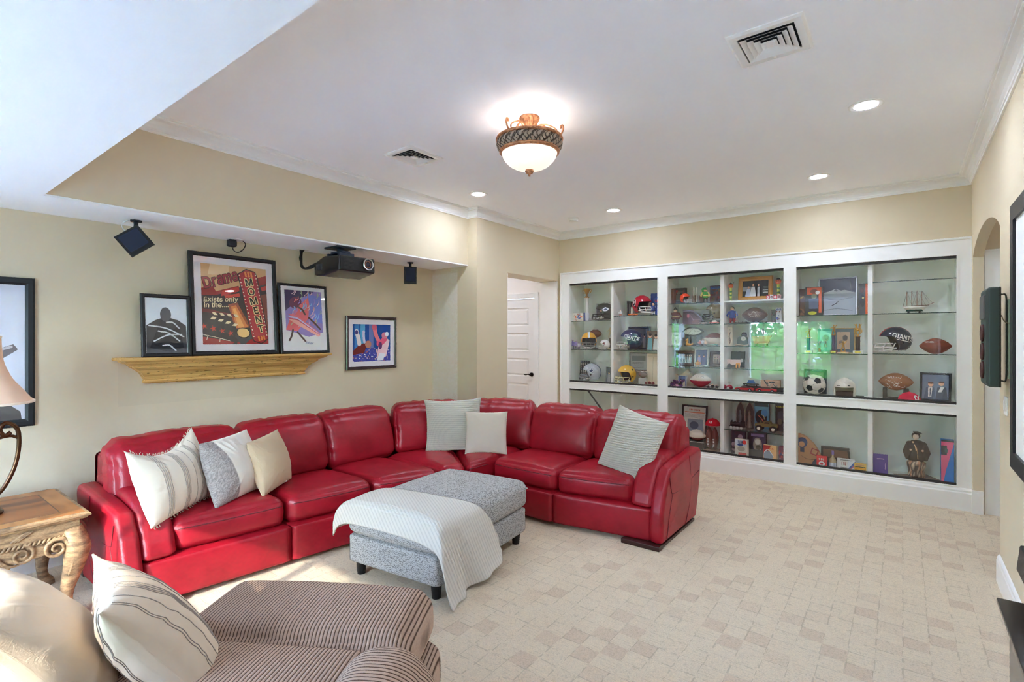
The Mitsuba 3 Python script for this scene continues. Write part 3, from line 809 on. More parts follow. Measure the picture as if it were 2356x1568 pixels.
def throw_h(p, n, uv):
    c = p.x * 0.86 + p.y * (-0.51) + p.z * 0.25
    d = p.x * 0.51 + p.y * 0.86 + p.z * 0.4
    return 0.008 * (dr.abs(dr.sin(d * 170)) ** 0.7) * (0.75 + 0.25 * dr.sin(c * 300))
def throw_c(p, n, uv):
    d = p.x * 0.51 + p.y * 0.86 + p.z * 0.4
    g = dr.abs(dr.sin(d * 170))
    return mi.Color3f(0.62, 0.58, 0.52) * (0.78 + 0.22 * dr.sqrt(g))
B('cream_knit', twosided({'type': 'bumpmap', 'bsdf': pr(proc(throw_c), 0.95, spec=0.1), 'tex': proc(throw_h, 1e-3), 'scale': 0.9}))
# surface swept from the left side of the ottoman over the top and down its right side to the floor; local x across, y along
pathx = bez([(-0.475, 0.285), (-0.47, 0.37), (-0.425, 0.455), (-0.30, 0.503), (0.0, 0.516), (0.28, 0.506), (0.40, 0.462), (0.428, 0.36), (0.436, 0.22), (0.448, 0.09), (0.462, 0.02)], 90)
nu, nv = len(pathx), 60
V = np.zeros((nu, nv, 3))
s = np.linspace(0, 1, nu)
near = np.interp(s, [0, 0.12, 0.30, 0.55, 0.70, 0.85, 1.0], [-0.58, -0.67, -0.69, -0.70, -0.69, -0.64, -0.575])
far = np.interp(s, [0, 0.2, 0.45, 0.62, 0.72, 0.85, 1.0], [-0.27, -0.26, -0.22, -0.13, -0.05, 0.04, 0.06])
for i in range(nu):
    for j in range(nv):
        t = j / (nv - 1)
        y = near[i] + (far[i] - near[i]) * t
        x, z = pathx[i]
        if y < -0.535:                       # hangs over the near end of the cushion
            o = -0.535 - y
            y = -0.535 - min(o, 0.03)
            z = z - (0.02 * min(1.0, o / 0.03) + max(0, o - 0.025)) * (1 - 0.6 * max(0.0, (s[i] - 0.6) / 0.4))
        down = max(0.0, (s[i] - 0.66) / 0.34)
        fold_ = (0.03 * math.sin(t * 9.5 + 0.8) + 0.016 * math.sin(t * 21 + 2)) * down
        V[i, j] = (x + fold_ + 0.015 * down, y + 0.012 * down * math.sin(t * 13), max(0.012, z + 0.004 * math.sin(t * 7 + s[i] * 9) + (0.10 * down * (t ** 3))))
def sheet(V, th=0.009):
    nu, nv = V.shape[:2]
    gu = np.gradient(V, axis=0); gv = np.gradient(V, axis=1)
    N = np.cross(gu, gv); N /= np.linalg.norm(N, axis=2, keepdims=True) + 1e-12
    top = (V + N * th / 2).reshape(-1, 3); bot = (V - N * th / 2).reshape(-1, 3)
    i, j = np.meshgrid(np.arange(nu - 1), np.arange(nv - 1), indexing='ij')
    a = i * nv + j; q = np.stack([a, a + nv, a + nv + 1, a + 1], -1).reshape(-1, 4)
    o = nu * nv
    F = [q, q[:, ::-1] + o]
    e = []
    for i in range(nu - 1):
        e += [(i * nv, o + i * nv, o + (i + 1) * nv, (i + 1) * nv), (i * nv + nv - 1, (i + 1) * nv + nv - 1, o + (i + 1) * nv + nv - 1, o + i * nv + nv - 1)]
    for j in range(nv - 1):
        e += [(j, j + 1, o + j + 1, o + j), ((nu - 1) * nv + j, o + (nu - 1) * nv + j, o + (nu - 1) * nv + j + 1, (nu - 1) * nv + j + 1)]
    q = np.vstack(F + [np.array(e)])
    m = trimesh.Trimesh(np.vstack([top, bot]), np.vstack([q[:, [0, 1, 2]], q[:, [0, 2, 3]]]), process=False)
    if m.volume < 0: m.invert()
    return m
k = obj('throw_blanket', ott(sheet(V)), 'cream_knit', smooth=True)
tag(k, 'cream ribbed knit throw draped over the grey ottoman down to the carpet', 'blanket')

# ------------------------------------------------------------------ brown corduroy armchair and footstool in the foreground
CD, CN = np.array([0.85, 0.527]), np.array([-0.527, 0.85])
def chair_xf(m):
    """local x along CD, y along CN"""
    m = tm(m).copy()
    m.apply_transform(np.array([[CD[0], CN[0], 0, 0], [CD[1], CN[1], 0, 0], [0, 0, 1, 0], [0, 0, 0, 1.0]]))
    return m
def cord(along):
    def h(p, n, uv):
        t = p.x * along[0] + p.y * along[1] + p.z * along[2]
        return 0.004 * dr.abs(dr.sin(t * (math.pi / 0.0135)))
    def c(p, n, uv):
        t = p.x * along[0] + p.y * along[1] + p.z * along[2]
        g = dr.abs(dr.sin(t * (math.pi / 0.0135)))
        k = noise(p.x * 160, p.y * 160, p.z * 160)
        return mix(mi.Color3f(0.075, 0.040, 0.026), mi.Color3f(0.39, 0.265, 0.20), smoothstep(0.1, 0.75, g)) * (0.9 + 0.2 * k)
    return twosided({'type': 'bumpmap', 'bsdf': pr(proc(c), 0.9, spec=0.15, sheen=0.4), 'tex': proc(h, 8e-4), 'scale': 1.0})
B('corduroy', cord((0.85, 0.527, 0.0)))
B('corduroy_arm', cord((-0.49, 0.79, 0.36)))
ch = thing('corduroy_armchair', 'wide brown corduroy armchair in the near left corner, seen from behind', 'armchair')
m, u = puff(0.40, 0.40, 0.09, 0.06, (0.0, 0.02, 0.03), 26, 0.003, (4, 4, 4), 3)
m.vertices += np.array([-1.05, 1.34, 0.385]); obj('seat_cushion', chair_xf(m), 'corduroy', ch, smooth=True)
for cx_, nm in ((-0.525, 0), (-1.60, 1)):
    m, u = puff(0.155, 0.42, 0.29, 0.14, (0.01, 0.02, 0.02), 30, 0.004, (5, 5, 5), 7 + nm)
    m.vertices += np.array([cx_, 1.19, 0.315]); obj('arm', chair_xf(m), 'corduroy_arm', ch, smooth=True)
m, u = puff(0.66, 0.15, 0.31, 0.12, (0, 0.02, 0.02), 26, 0.004, (5, 5, 5), 9)
m.vertices += np.array([-1.08, 0.82, 0.40]); obj('backrest', chair_xf(m), 'corduroy', ch, smooth=True)
m, u = puff(0.58, 0.44, 0.12, 0.03, (0, 0, 0), 14)
m.vertices += np.array([-1.08, 1.18, 0.17]); obj('base', chair_xf(m), 'corduroy', ch, smooth=True)
for sx in (-1.56, -0.60):
    for sy in (0.80, 1.55):
        obj('foot', chair_xf(xf(cyl(0.025, 0, 0.06), (sx, sy, 0))), 'dark_wood', ch, smooth=40)
fs = thing('corduroy_footstool', 'brown corduroy footstool pushed up to the armchair, in front of the grey ottoman', 'footstool')
m, u = puff(0.445, 0.215, 0.105, 0.075, (0.012, 0.012, 0.03), 34, 0.004, (4, 4, 4), 13)
m.vertices += np.array([-0.985, 1.945, 0.385]); obj('cushion', chair_xf(m), 'corduroy', fs, smooth=True)
m, u = puff(0.455, 0.205, 0.125, 0.06, (0.02, 0.02, 0), 24, 0.005, (5, 5, 5), 15)
m.vertices += np.array([-0.965, 1.93, 0.165]); obj('base', chair_xf(m), 'corduroy', fs, smooth=True)
for sx in (-1.33, -0.62):
    for sy in (1.80, 2.06):
        obj('foot', chair_xf(xf(cyl(0.022, 0, 0.05), (sx, sy, 0))), 'dark_wood', fs, smooth=40)

# ------------------------------------------------------------------ throw pillows
def pillow(w, h, t, seed=0, n=46, wr=0.006, pinch=0.10, sag=0.0, ear=0.0):
    """square pillow standing in the xz plane, face towards -y, origin at its centre.  Returns mesh with local coordinates"""
    g = np.linspace(-1, 1, n)
    g = np.sign(g) * np.abs(g) ** 0.8
    X, Z = np.meshgrid(g, g, indexing='ij')
    edge = (1 - np.abs(X) ** 2.2) * (1 - np.abs(Z) ** 2.2)
    th = t / 2 * np.clip(edge, 0, 1) ** 0.55 * (1 - 0.12 * (X ** 2 + Z ** 2))
    # sides drawn in between the corners
    px = X * w / 2 * (1 - pinch * (1 - Z ** 2) * np.abs(X) ** 3 + ear * (np.abs(X * Z) ** 6))
    pz = Z * h / 2 * (1 - pinch * (1 - X ** 2) * np.abs(Z) ** 3 + ear * (np.abs(X * Z) ** 6))
    out = []
    for s in (-1, 1):
        P_ = np.stack([px, s * (th + 0.0035), pz], -1)
        q = P_.reshape(-1, 3)
        f = meshkit.fbm(np.column_stack([q[:, 0] * 9, q[:, 2] * 9, np.full(len(q), seed * 3.7 + s)]), 3, seed) - 0.5
        rad = np.hypot(X, Z).ravel()
        ridged = 1 - np.abs(2 * meshkit.noise(np.column_stack([np.arctan2(Z.ravel(), X.ravel()) * 4.5 + seed, rad * 1.3, np.full(len(q), s * 2.0 + seed)]), seed) - 1)
        q = q.copy()
        q[:, 1] += s * (2 * wr * f + wr * 2.2 * (ridged - 0.5) * np.clip(rad - 0.35, 0, 1)) * np.clip(edge.ravel(), 0, 1) ** 0.4
        out.append(q)
    i, j = np.meshgrid(np.arange(n - 1), np.arange(n - 1), indexing='ij')
    a = i * n + j; q = np.stack([a, a + n, a + n + 1, a + 1], -1).reshape(-1, 4)
    o = n * n
    rim = np.r_[np.arange(n), np.arange(1, n) * n + n - 1, (n - 1) * n + np.arange(n - 2, -1, -1), np.arange(n - 2, 0, -1) * n]
    e = np.stack([rim, np.roll(rim, -1), np.roll(rim, -1) + o, rim + o], -1)
    Q = np.vstack([q[:, ::-1] if False else q, q[:, ::-1] + o, e])
    V_ = np.vstack(out)
    if sag:
        V_[:, 2] -= sag * (1 - (V_[:, 0] / (w / 2)) ** 2) * np.clip(V_[:, 2] / (h / 2), 0, 1)
    m = trimesh.Trimesh(V_, np.vstack([Q[:, [0, 1, 2]], Q[:, [0, 2, 3]]]), process=False)
    if m.volume < 0: m.invert()
    U = np.column_stack([np.r_[X.ravel(), X.ravel()], np.r_[Z.ravel(), Z.ravel()], np.r_[-np.ones(n * n), np.ones(n * n)]])
    return m, U

def basis(fwd, roll=0.0):
    """rotation whose -y axis looks along fwd, then rolled about it (degrees)"""
    f = np.asarray(fwd, float); f /= np.linalg.norm(f)
    x = np.cross([0, 0, 1.0], -f) * -1
    x = np.cross(-f, [0, 0, 1.0]); x /= np.linalg.norm(x)
    z = np.cross(x, -f)
    c, s = math.cos(math.radians(roll)), math.sin(math.radians(roll))
    x2, z2 = c * x + s * z, -s * x + c * z
    M = np.eye(4); M[:3, 0], M[:3, 1], M[:3, 2] = x2, -f, z2
    return M
LINEN = np.array(lin(236, 226, 214))
def put_pillow(name, label, pil, loc, fwd, roll, bsdf='pillow_cloth', col=None, extra=None):
    m, U = pil
    M = basis(fwd, roll); M[:3, 3] = loc
    k = thing(name, label, 'pillow')
    c = col(U, m) if callable(col) else np.tile(col, (len(m.vertices), 1))
    mm = m.copy(); mm.apply_transform(M)
    obj('cover', mm, bsdf, k, smooth=True, color=c)
    if extra:
        for nm, em, ec, lab in extra(m, U):
            em = tm(em).copy(); em.apply_transform(M)
            obj(nm, em, 'pillow_cloth', k, smooth=True, color=ec, label=lab)
    return k
B('pillow_cloth', twosided({'type': 'bumpmap', 'bsdf': pr(dict(VC), 0.9, spec=0.15, sheen=0.2), 'tex': proc(lambda p, n, uv: 0.0012 * noise(p.x * 330, p.y * 330, p.z * 330) + 0.004 * fbm(p.x * 16, p.y * 16, p.z * 16, 2), 1e-3), 'scale': 0.8}))
B('pillow_nub', twosided({'type': 'bumpmap', 'bsdf': pr(dict(VC), 0.95, spec=0.1), 'tex': proc(lambda p, n, uv: 0.006 * noise(p.x * 120, p.y * 120, p.z * 120), 1e-3), 'scale': 1.0}))
def knit_h(p, n, uv):
    return 0.010 * dr.abs(dr.sin(p.z * 175 + 0.8 * noise(p.x * 9, p.y * 9, p.z * 4))) * (0.6 + 0.4 * dr.abs(dr.sin((p.x - p.y) * 210)))
def knit_c(p, n, uv):
    r = dr.abs(dr.sin(p.z * 175 + 0.8 * noise(p.x * 9, p.y * 9, p.z * 4)))
    t = dr.abs(dr.sin((p.x - p.y) * 210))
    return mi.Color3f(0.66, 0.62, 0.545) * (0.70 + 0.24 * dr.sqrt(r) + 0.06 * t)
B('pillow_knit', twosided({'type': 'bumpmap', 'bsdf': pr(proc(knit_c), 0.95, spec=0.1), 'tex': proc(knit_h, 1e-3), 'scale': 1.0}))

def stripes(m, U, lines, r=0.0016, side=-1, wav=0.0):
    """threads lying on the face, given as lists of x positions (unit)"""
    n = int(math.sqrt(len(m.vertices) / 2))
    V_ = np.array(m.vertices)[(0 if side < 0 else n * n):][:n * n].reshape(n, n, 3)
    Ux = U[:n * n, 0].reshape(n, n)[:, 0]
    out = []
    for x in lines:
        pts = np.array([[np.interp(x, Ux, V_[:, j, k]) for k in range(3)] for j in range(1, n - 1)])
        pts[:, 1] += side * 0.001
        out.append(tube(pts, r, 4))
    return cat(*out)

def fringe(m, w, h, seed, edges=('t', 'b'), pinch=0.06, sag=0.07):
    rng = np.random.default_rng(seed); out = []
    for e in edges:
        for x in np.linspace(-0.95, 0.95, 46):
            z = (h / 2) * (1 if e == 't' else -1) * (1 - pinch * (1 - x * x)) - (sag * (1 - x * x) if e == 't' else 0)
            a = np.array([x * w / 2 * (1 - pinch * 0 * x), rng.normal(0, 0.002), z])
            b = a + np.array([rng.normal(0, 0.006), rng.normal(0, 0.006), (0.016 if e == 't' else -0.016)])
            out.append(tube([a, (a + b) / 2 + rng.normal(0, 0.002, 3), b], 0.0022, 4))
    return cat(*out)
GREY = np.array(lin(150, 142, 140)); THREAD = lin(150, 140, 132)
# 1 big striped pillow against the near arm
pil = pillow(0.53, 0.47, 0.23, 1, pinch=0.03, sag=0.09, wr=0.010)
ln = [-0.62, -0.58, -0.54, -0.50, -0.18, -0.14, -0.10, -0.06, 0.16, 0.34, 0.38, 0.42, 0.62]
put_pillow('throw_pillow', 'large cream pillow with grey stripes and fringed ends, leaning on the near sofa arm', pil, (-3.62, 1.255, 0.70), (0.78, 0.46, 0.26), 5, 'pillow_cloth', np.array(lin(216, 204, 188)),
           lambda m, U: [('stripe', stripes(m, U, [x]), THREAD, None) for x in ln] + [('fringe', fringe(m, 0.53, 0.47, 3, pinch=0.03, sag=0.09), lin(206, 194, 176), None)])
# 2 two-tone pillow
def two(U, m):
    d = U[:, 0] + 0.18 * U[:, 1] + 0.42
    t = np.clip(d / 0.02 + 0.5, 0, 1)[:, None]
    rng = np.random.default_rng(5)
    sp = GREY * (0.65 + 0.7 * rng.random((len(U), 1)))
    return sp * (1 - t) + np.array(lin(216, 208, 198)) * t
pil = pillow(0.44, 0.43, 0.22, 2, n=90, pinch=0.04, wr=0.012)
put_pillow('throw_pillow', 'off-white pillow with a speckled grey corner, second from the left on the sofa', pil, (-3.62, 1.61, 0.675), (0.80, 0.40, 0.24), 2, 'pillow_cloth', two)
# 3 beige woven pillow
pil = pillow(0.40, 0.39, 0.19, 3, pinch=0.03, wr=0.006)
put_pillow('throw_pillow', 'beige woven pillow with a small white tag, in front of the second back cushion', pil, (-3.64, 1.885, 0.655), (0.74, 0.48, 0.24), 3, 'pillow_nub', np.array(lin(196, 174, 146)),
           lambda m, U: [('tag', xf(bx(-0.016, 0.016, -0.003, 0.001, -0.016, 0.016), (0.06, -0.035, -0.165), ry=20), lin(235, 235, 232), 'small white tag')])
# 4, 5 in the corner
pil = pillow(0.54, 0.50, 0.16, 4, pinch=0.06, wr=0.004, n=56, ear=0.05)
put_pillow('throw_pillow', 'large white ribbed knit pillow in the corner of the sofa', pil, (-3.46, 3.60, 0.705), (0.66, -0.74, 0.20), 2, 'pillow_knit', np.array(lin(208, 201, 190)))
pil = pillow(0.40, 0.40, 0.13, 5, pinch=0.06, wr=0.006)
put_pillow('throw_pillow', 'smaller plain linen pillow in front of the white knit pillow', pil, (-3.13, 3.70, 0.655), (0.56, -0.80, 0.16), 0, 'pillow_cloth', np.array(lin(206, 193, 180)))
# 6 right end
pil = pillow(0.48, 0.53, 0.17, 6, pinch=0.05, wr=0.006, n=56)
put_pillow('throw_pillow', 'large cream knitted pillow tipped on its corner at the right end of the sofa', pil, (-1.755, 3.915, 0.685), (-0.10, -0.93, 0.30), -13, 'pillow_knit', np.array(lin(210, 202, 184)))
# 7, 8 on the armchair
pil = pillow(0.56, 0.56, 0.22, 7, pinch=0.07, wr=0.012, n=64, ear=0.05)
put_pillow('throw_pillow', 'plain off-white pillow on the brown armchair, nearest the left edge', pil, (-2.13, 0.405, 0.565), (-0.12, -0.80, -0.55), 3, 'pillow_cloth', np.array(lin(200, 182, 160)))
pil = pillow(0.56, 0.56, 0.22, 8, pinch=0.07, wr=0.012, n=64, ear=0.05)
ln8 = [-0.72, -0.5, -0.46, -0.42, -0.38, -0.1, 0.12, 0.16, 0.20, 0.24, 0.5, 0.72, 0.76]
put_pillow('throw_pillow', 'off-white pillow with fine grey stripes on the brown armchair, below the sofa arm', pil, (-1.985, 0.65, 0.545), (-0.14, -0.80, -0.56), 3, 'pillow_cloth', np.array(lin(200, 182, 160)),
           lambda m, U: [('stripe', cat(stripes(m, U, [x], 0.0013, -1), stripes(m, U, [x], 0.0013, 1)), THREAD, None) for x in ln8])

# ------------------------------------------------------------------ built-in display cabinet
cab = thing('display_cabinet', 'wall-wide white built-in display cabinet with six glazed openings', 'display cabinet')
CX = [(-3.677, -2.412), (-2.285, -1.015), (-0.896, 0.388)]
ZU, ZL = (0.945, 2.298), (0.212, 0.852)
CY0, CYB = 6.13, 6.56
face = sg.box(-3.808, 0.0, XR - 0.002, 2.458)
for a, b in CX:
    face = face.difference(sg.box(a, ZU[0], b, ZU[1])).difference(sg.box(a, ZL[0], b, ZL[1]))
obj('face_frame', up2y(xf(extrude(face, 0.03), (0, 0, -CY0 - 0.03))), 'trim_white', cab)
def lip(a, b, z0, z1):
    e, t = 0.012, 0.007
    return cat(bx(a - e, a, CY0 - t, CY0, z0 - e, z1 + e), bx(b, b + e, CY0 - t, CY0, z0 - e, z1 + e), bx(a, b, CY0 - t, CY0, z0 - e, z0), bx(a, b, CY0 - t, CY0, z1, z1 + e))
for a, b in CX:
    for z0, z1 in (ZU, ZL):
        obj('opening_bead', lip(a, b, z0, z1), 'trim_white', cab)
obj('top_bead', cat(bx(-3.808, XR - 0.002, CY0 - 0.012, CY0, 2.44, 2.458), bx(-3.82, -3.796, CY0 - 0.012, CY0, 0, 2.458)), 'trim_white', cab)
cb = [(0, 0.0), (0.022, 0.0), (0.022, 0.155), (0.016, 0.166), (0.015, 0.18), (0.008, 0.196), (0.0, 0.2)]
obj('base_moulding', moulding([(XR - 0.003, CY0), (-3.808, CY0)], cb), 'trim_white', cab)
obj('back_panel', bx(-3.75, 0.47, CYB, CYB + 0.02, 0.1, 2.42), 'cabinet_inside', cab)
obj('top_panel', bx(-3.75, 0.47, CY0 + 0.031, CYB, 2.312, 2.34), 'cabinet_inside', cab)
obj('middle_deck', bx(-3.75, 0.47, CY0 + 0.031, CYB, 0.86, 0.938), 'cabinet_inside', cab)
obj('bottom_deck', bx(-3.75, 0.47, CY0 + 0.031, CYB, 0.14, 0.19), 'cabinet_inside', cab)
for x0, x1 in ((-3.72, -3.688), (-2.40, -2.297), (-1.003, -0.908), (0.40, 0.44)):
    obj('side_panel', bx(x0, x1, CY0 + 0.031, CYB, 0.19, 2.312), 'cabinet_inside', cab)
MID = [(-3.078, -3.04), (-1.684, -1.643), (-0.277, -0.237)]
for x0, x1 in MID:
    for z0, z1 in ((0.938, 2.312), (0.19, 0.86)):
        obj('divider', bx(x0, x1, CY0 + 0.065, CYB, z0, z1), 'trim_white', cab)
B('shelf_edge', twosided(pr(lin(34, 58, 50), 0.2)))
SHELF = {}
def shelf(nm, x0, x1, z, board=False):
    SHELF[nm] = z
    if board:
        obj('shelf', bx(x0, x1, 6.20, CYB, z - 0.018, z), 'cabinet_inside', cab, label='painted white shelf board')
        return
    k = obj('shelf', bx(x0, x1, 6.201, CYB, z - 0.0005, z), 'glass', cab, label='clear glass shelf')
    obj('edge', bx(x0, x1, 6.197, 6.201, z - 0.009, z), 'shelf_edge', k)
for z in (1.786, 1.392): shelf(f'AL{z}', -3.688, -3.078, z)
for z in (1.841, 1.394): shelf(f'AR{z}', -3.04, -2.40, z)
for z in (1.972, 1.715, 1.457, 1.201): shelf(f'BL{z}', -2.297, -1.684, z)
for z in (1.978, 1.715, 1.457, 1.201): shelf(f'BR{z}', -1.643, -1.003, z, z > 1.9)
for z in (1.787, 1.390): shelf(f'CL{z}', -0.908, -0.277, z)
for z in (2.104, 1.790, 1.398): shelf(f'CR{z}', -0.237, 0.40, z)
shelf('ER', -1.643, -1.003, 0.501)
B('dark_track', twosided(pr(lin(38, 32, 30), 0.4)))
for i, (a, b) in enumerate(CX):
    for z0, z1 in (ZU, ZL):
        obj('top_track', bx(a, b, CY0 + 0.012, CY0 + 0.045, z1 - 0.022, z1), 'dark_track', cab)
        obj('bottom_track', bx(a, b, CY0 + 0.012, CY0 + 0.045, z0, z0 + 0.018), 'dark_track', cab)
        m_ = (MID[i][0] + MID[i][1]) / 2
        for (p, q, y) in ((a, m_ + 0.02, CY0 + 0.022), (m_ - 0.02, b, CY0 + 0.034)):
            v = [(p, y, z0 + 0.014), (q, y, z0 + 0.014), (q, y, z1 - 0.02), (p, y, z1 - 0.02)]
            obj('sliding_pane', trimesh.Trimesh(v, [(0, 1, 2), (0, 2, 3)], process=False), 'glass', cab, label='clear glass sliding pane')
obj('support_strut', tube([(-3.46, 6.24, 0.845), (-3.16, 6.28, 0.46)], 0.012, 8), 'satin', cab, smooth=True, color=lin(40, 34, 32), label='dark diagonal strut')
obj('strut_clip', cat(xf(bx(-0.03, 0.03, -0.008, 0.008, -0.01, 0.01), (-3.62, 6.2, 0.85)), xf(bx(-0.02, 0.02, -0.008, 0.008, -0.012, 0.01), (-3.47, 6.2, 0.848))), 'metal', cab, color=lin(190, 185, 175))

# ------------------------------------------------------------------ flat printed pictures
def tri(poly):
    v, f = trimesh.creation.triangulate_polygon(poly, engine='earcut')
    return v, f
def layers(ls, step=0.00025, y0=0.0):
    """prints: [(shapely geometry in (x, z), colour)], stacked towards -y"""
    V, F, C, o = [], [], [], 0
    for n, (g, c) in enumerate(ls):
        for p in getattr(g, 'geoms', [g]):
            if p.geom_type != 'Polygon' or p.area < 1e-9: continue
            v, f = tri(p)
            V.append(np.column_stack([v[:, 0], np.full(len(v), y0 - n * step), v[:, 1]])); F.append(np.asarray(f) + o); o += len(v)
            C.append(np.tile(c, (len(v), 1)))
    m = trimesh.Trimesh(np.vstack(V), np.vstack(F), process=False)
    fn = m.face_normals
    flip = fn[:, 1] > 0
    m.faces[flip] = m.faces[flip][:, ::-1]
    return m, np.vstack(C)
R_ = sg.box
def ell(x, y, a, b, rot=0):
    return sa.rotate(sa.scale(sg.Point(x, y).buffer(1, 10), a, b, origin=(x, y)), rot, origin=(x, y))
def stroke(pts, w, n=16):
    return sg.LineString(bez(np.asarray(pts, float), n)).buffer(w / 2, cap_style='round')
def poly(*p): return sg.Polygon(p).buffer(0)
def clip(ls, w, h, m=0.0):
    b = R_(-w / 2 + m, m, w / 2 - m, h - m)
    return [(g.intersection(b), c) for g, c in ls if not g.intersection(b).is_empty]
def text_poly(text, height, bold=True):
    m = meshkit.text_mesh(text, height, 0.001, bold=bold)
    s = m.section if False else None
    v = np.asarray(m.vertices); f = np.asarray(m.faces)
    top = f[(np.abs(v[f][:, :, 2] - 0.001) < 1e-6).all(1)]
    return unary_union([sg.Polygon(v[t][:, :2]) for t in top]).buffer(0.0002 * height / 0.05)
def textat(text, height, x, z, rot=0, sx=1.0, bold=True, skew=0, center=True):
    t = text_poly(text, height, bold)
    b = t.bounds
    t = sa.translate(t, -(b[0] + b[2]) / 2 if center else -b[0], -(b[1] + b[3]) / 2 if center else 0)
    t = sa.scale(t, sx, 1, origin=(0, 0))
    if skew: t = sa.skew(t, skew, 0, origin=(0, 0))
    if rot: t = sa.rotate(t, rot, origin=(0, 0))
    return sa.translate(t, x, z)

def frame_mesh(w, h, fw, d, bevel=0.35):
    """mitred frame, outer size w x h, standing on z=0, front at y=-d"""
    P0 = [(-w / 2, 0), (w / 2, 0), (w / 2, h), (-w / 2, h)]
    prof = [(0, 0), (0, -d * 0.7), (fw * 0.25, -d), (fw * 0.7, -d), (fw, -d * 0.62), (fw, 0)]
    V, F = [], []
    sgn = [(1, 1), (-1, 1), (-1, -1), (1, -1)]
    for i in range(4):
        j = (i + 1) % 4
        o = len(V)
        for k in (i, j):
            for off, y in prof:
                V.append((P0[k][0] + sgn[k][0] * off, y, P0[k][1] + sgn[k][1] * off))
        n = len(prof)
        for q in range(n):
            r = (q + 1) % n
            F += [(o + q, o + r, o + n + r), (o + q, o + n + r, o + n + q)]
    m = trimesh.Trimesh(V, F, process=False)
    if m.volume < 0: m.invert()
    return m

def place(m, M): 
    m = tm(m).copy(); m.apply_transform(M); return m
def mat4(loc, rz=0, rx=0, ry=0, s=1.0):
    M = trimesh.transformations.euler_matrix(math.radians(rx), math.radians(ry), math.radians(rz), 'sxyz')
    M[:3, :3] *= s
    M[:3, 3] = loc
    return M

def framed(name, label, cat_, M, w, h, fw, d, fcol, mat, matcol, art, fbsdf='satin', group=None, glass=False, artlabel=None, stand=False, fcol2=None):
    k = thing(name, label, cat_, group)
    obj('frame', place(frame_mesh(w, h, fw, d), M), fbsdf, k, color=fcol)
    obj('backing', place(bx(-w / 2 + fw * 0.5, w / 2 - fw * 0.5, -d * 0.3, -d * 0.15, fw * 0.5, h - fw * 0.5), M), 'matte', k, color=lin(60, 52, 46))
    iw, ih = w - 2 * fw, h - 2 * fw
    y = -d * 0.34
    if mat:
        ring = R_(-iw / 2 - 0.002, fw - 0.002, iw / 2 + 0.002, fw + ih + 0.002).difference(R_(-iw / 2 + mat, fw + mat, iw / 2 - mat, fw + ih - mat))
        m, c = layers([(ring, matcol)], y0=y - 0.002)
        obj('mat_board', place(m, M), 'matte', k, color=c)
    aw, ah = iw - 2 * mat + 0.004, ih - 2 * mat + 0.004
    ls = clip(art(aw, ah), aw, ah)
    m, c = layers(ls, y0=y, step=min(0.00025, 0.0016 / max(1, len(ls))))
    m.apply_translation((0, 0, fw + mat - 0.002))
    obj('print', place(m, M), 'matte', k, color=c, label=artlabel)
    if glass:
        v = [(-iw / 2, y - 0.005, fw), (iw / 2, y - 0.005, fw), (iw / 2, y - 0.005, fw + ih), (-iw / 2, y - 0.005, fw + ih)]
        obj('glazing', place(trimesh.Trimesh(v, [(0, 1, 2), (0, 2, 3)], process=False), M), 'glass', k)
    if stand:
        obj('easel_back', place(poly_prism([(0, -0.1 * d), (h * 0.33, 0), (0, 0)] if False else [(-0.0, 0.002), (h * 0.30, 0.002), (-0.0, h * 0.7)], 0.03 * w / 0.1), M), 'matte', k, color=lin(50, 44, 40))
    return k
def poly_prism(pts, t):
    """(y, z) outline extruded along x by t, centred"""
    m = trimesh.creation.extrude_polygon(sg.Polygon(pts), t, engine='earcut')
    m.apply_transform(np.array([[0, 0, 1, -t / 2], [1, 0, 0, 0], [0, 1, 0, 0], [0, 0, 0, 1.0]]))
    return m

BLACK, WHITE = lin(24, 24, 28), lin(236, 234, 232)
# mantel shelf
def pine(p, n, uv):
    g = fbm(p.y * 3, p.x * 60, p.z * 60, 3)
    k = fbm(p.y * 9, p.x * 130, p.z * 130, 2)
    sp = smoothstep(0.80, 0.86, noise(p.y * 30, p.x * 110, p.z * 120))
    c = mix(mi.Color3f(0.50, 0.27, 0.075), mi.Color3f(0.68, 0.42, 0.14), smoothstep(0.3, 0.7, g)) * (0.85 + 0.3 * k)
    return c * (1 - 0.6 * sp)
B('knotty_pine', twosided(pr(proc(pine), 0.42, spec=0.35)))
ms = thing('mantel_shelf', 'rustic pine mantel shelf with a stepped cove moulding, fixed to the tan wall', 'shelf')
Y0, Y1, XW = 1.195, 2.875, XL
def sweep_shelf(prof):
    """profile [(outset from the core, z)]: the front and both ends, mitred"""
    core = [(XW, Y0 + 0.225), (XW + 0.03, Y0 + 0.225), (XW + 0.03, Y1 - 0.225), (XW, Y1 - 0.225)]
    V, F = [], []
    n = len(prof)
    for (x, y, sx, sy) in ((XW, Y0 + 0.225, 0, -1), (XW + 0.03, Y0 + 0.225, 1, -1), (XW + 0.03, Y1 - 0.225, 1, 1), (XW, Y1 - 0.225, 0, 1)):
        for o, z in prof:
            V.append((x + sx * o * 0.80, y + sy * o, z))
    for i in range(3):
        for j in range(n - 1):
            a, b = i * n + j, (i + 1) * n + j
            F += [(a, b, b + 1), (a, b + 1, a + 1)]
    for j in (0, n - 1):
        q = [i * n + j for i in range(4)]
        F += [(q[0], q[1], q[2]), (q[0], q[2], q[3])] if j else [(q[0], q[2], q[1]), (q[0], q[3], q[2])]
    m = trimesh.Trimesh(V, F, process=False)
    m.fix_normals()
    return m
obj('shelf_board', sweep_shelf([(0.205, 1.382), (0.218, 1.384), (0.224, 1.392), (0.224, 1.402), (0.22, 1.406)]), 'knotty_pine', ms)
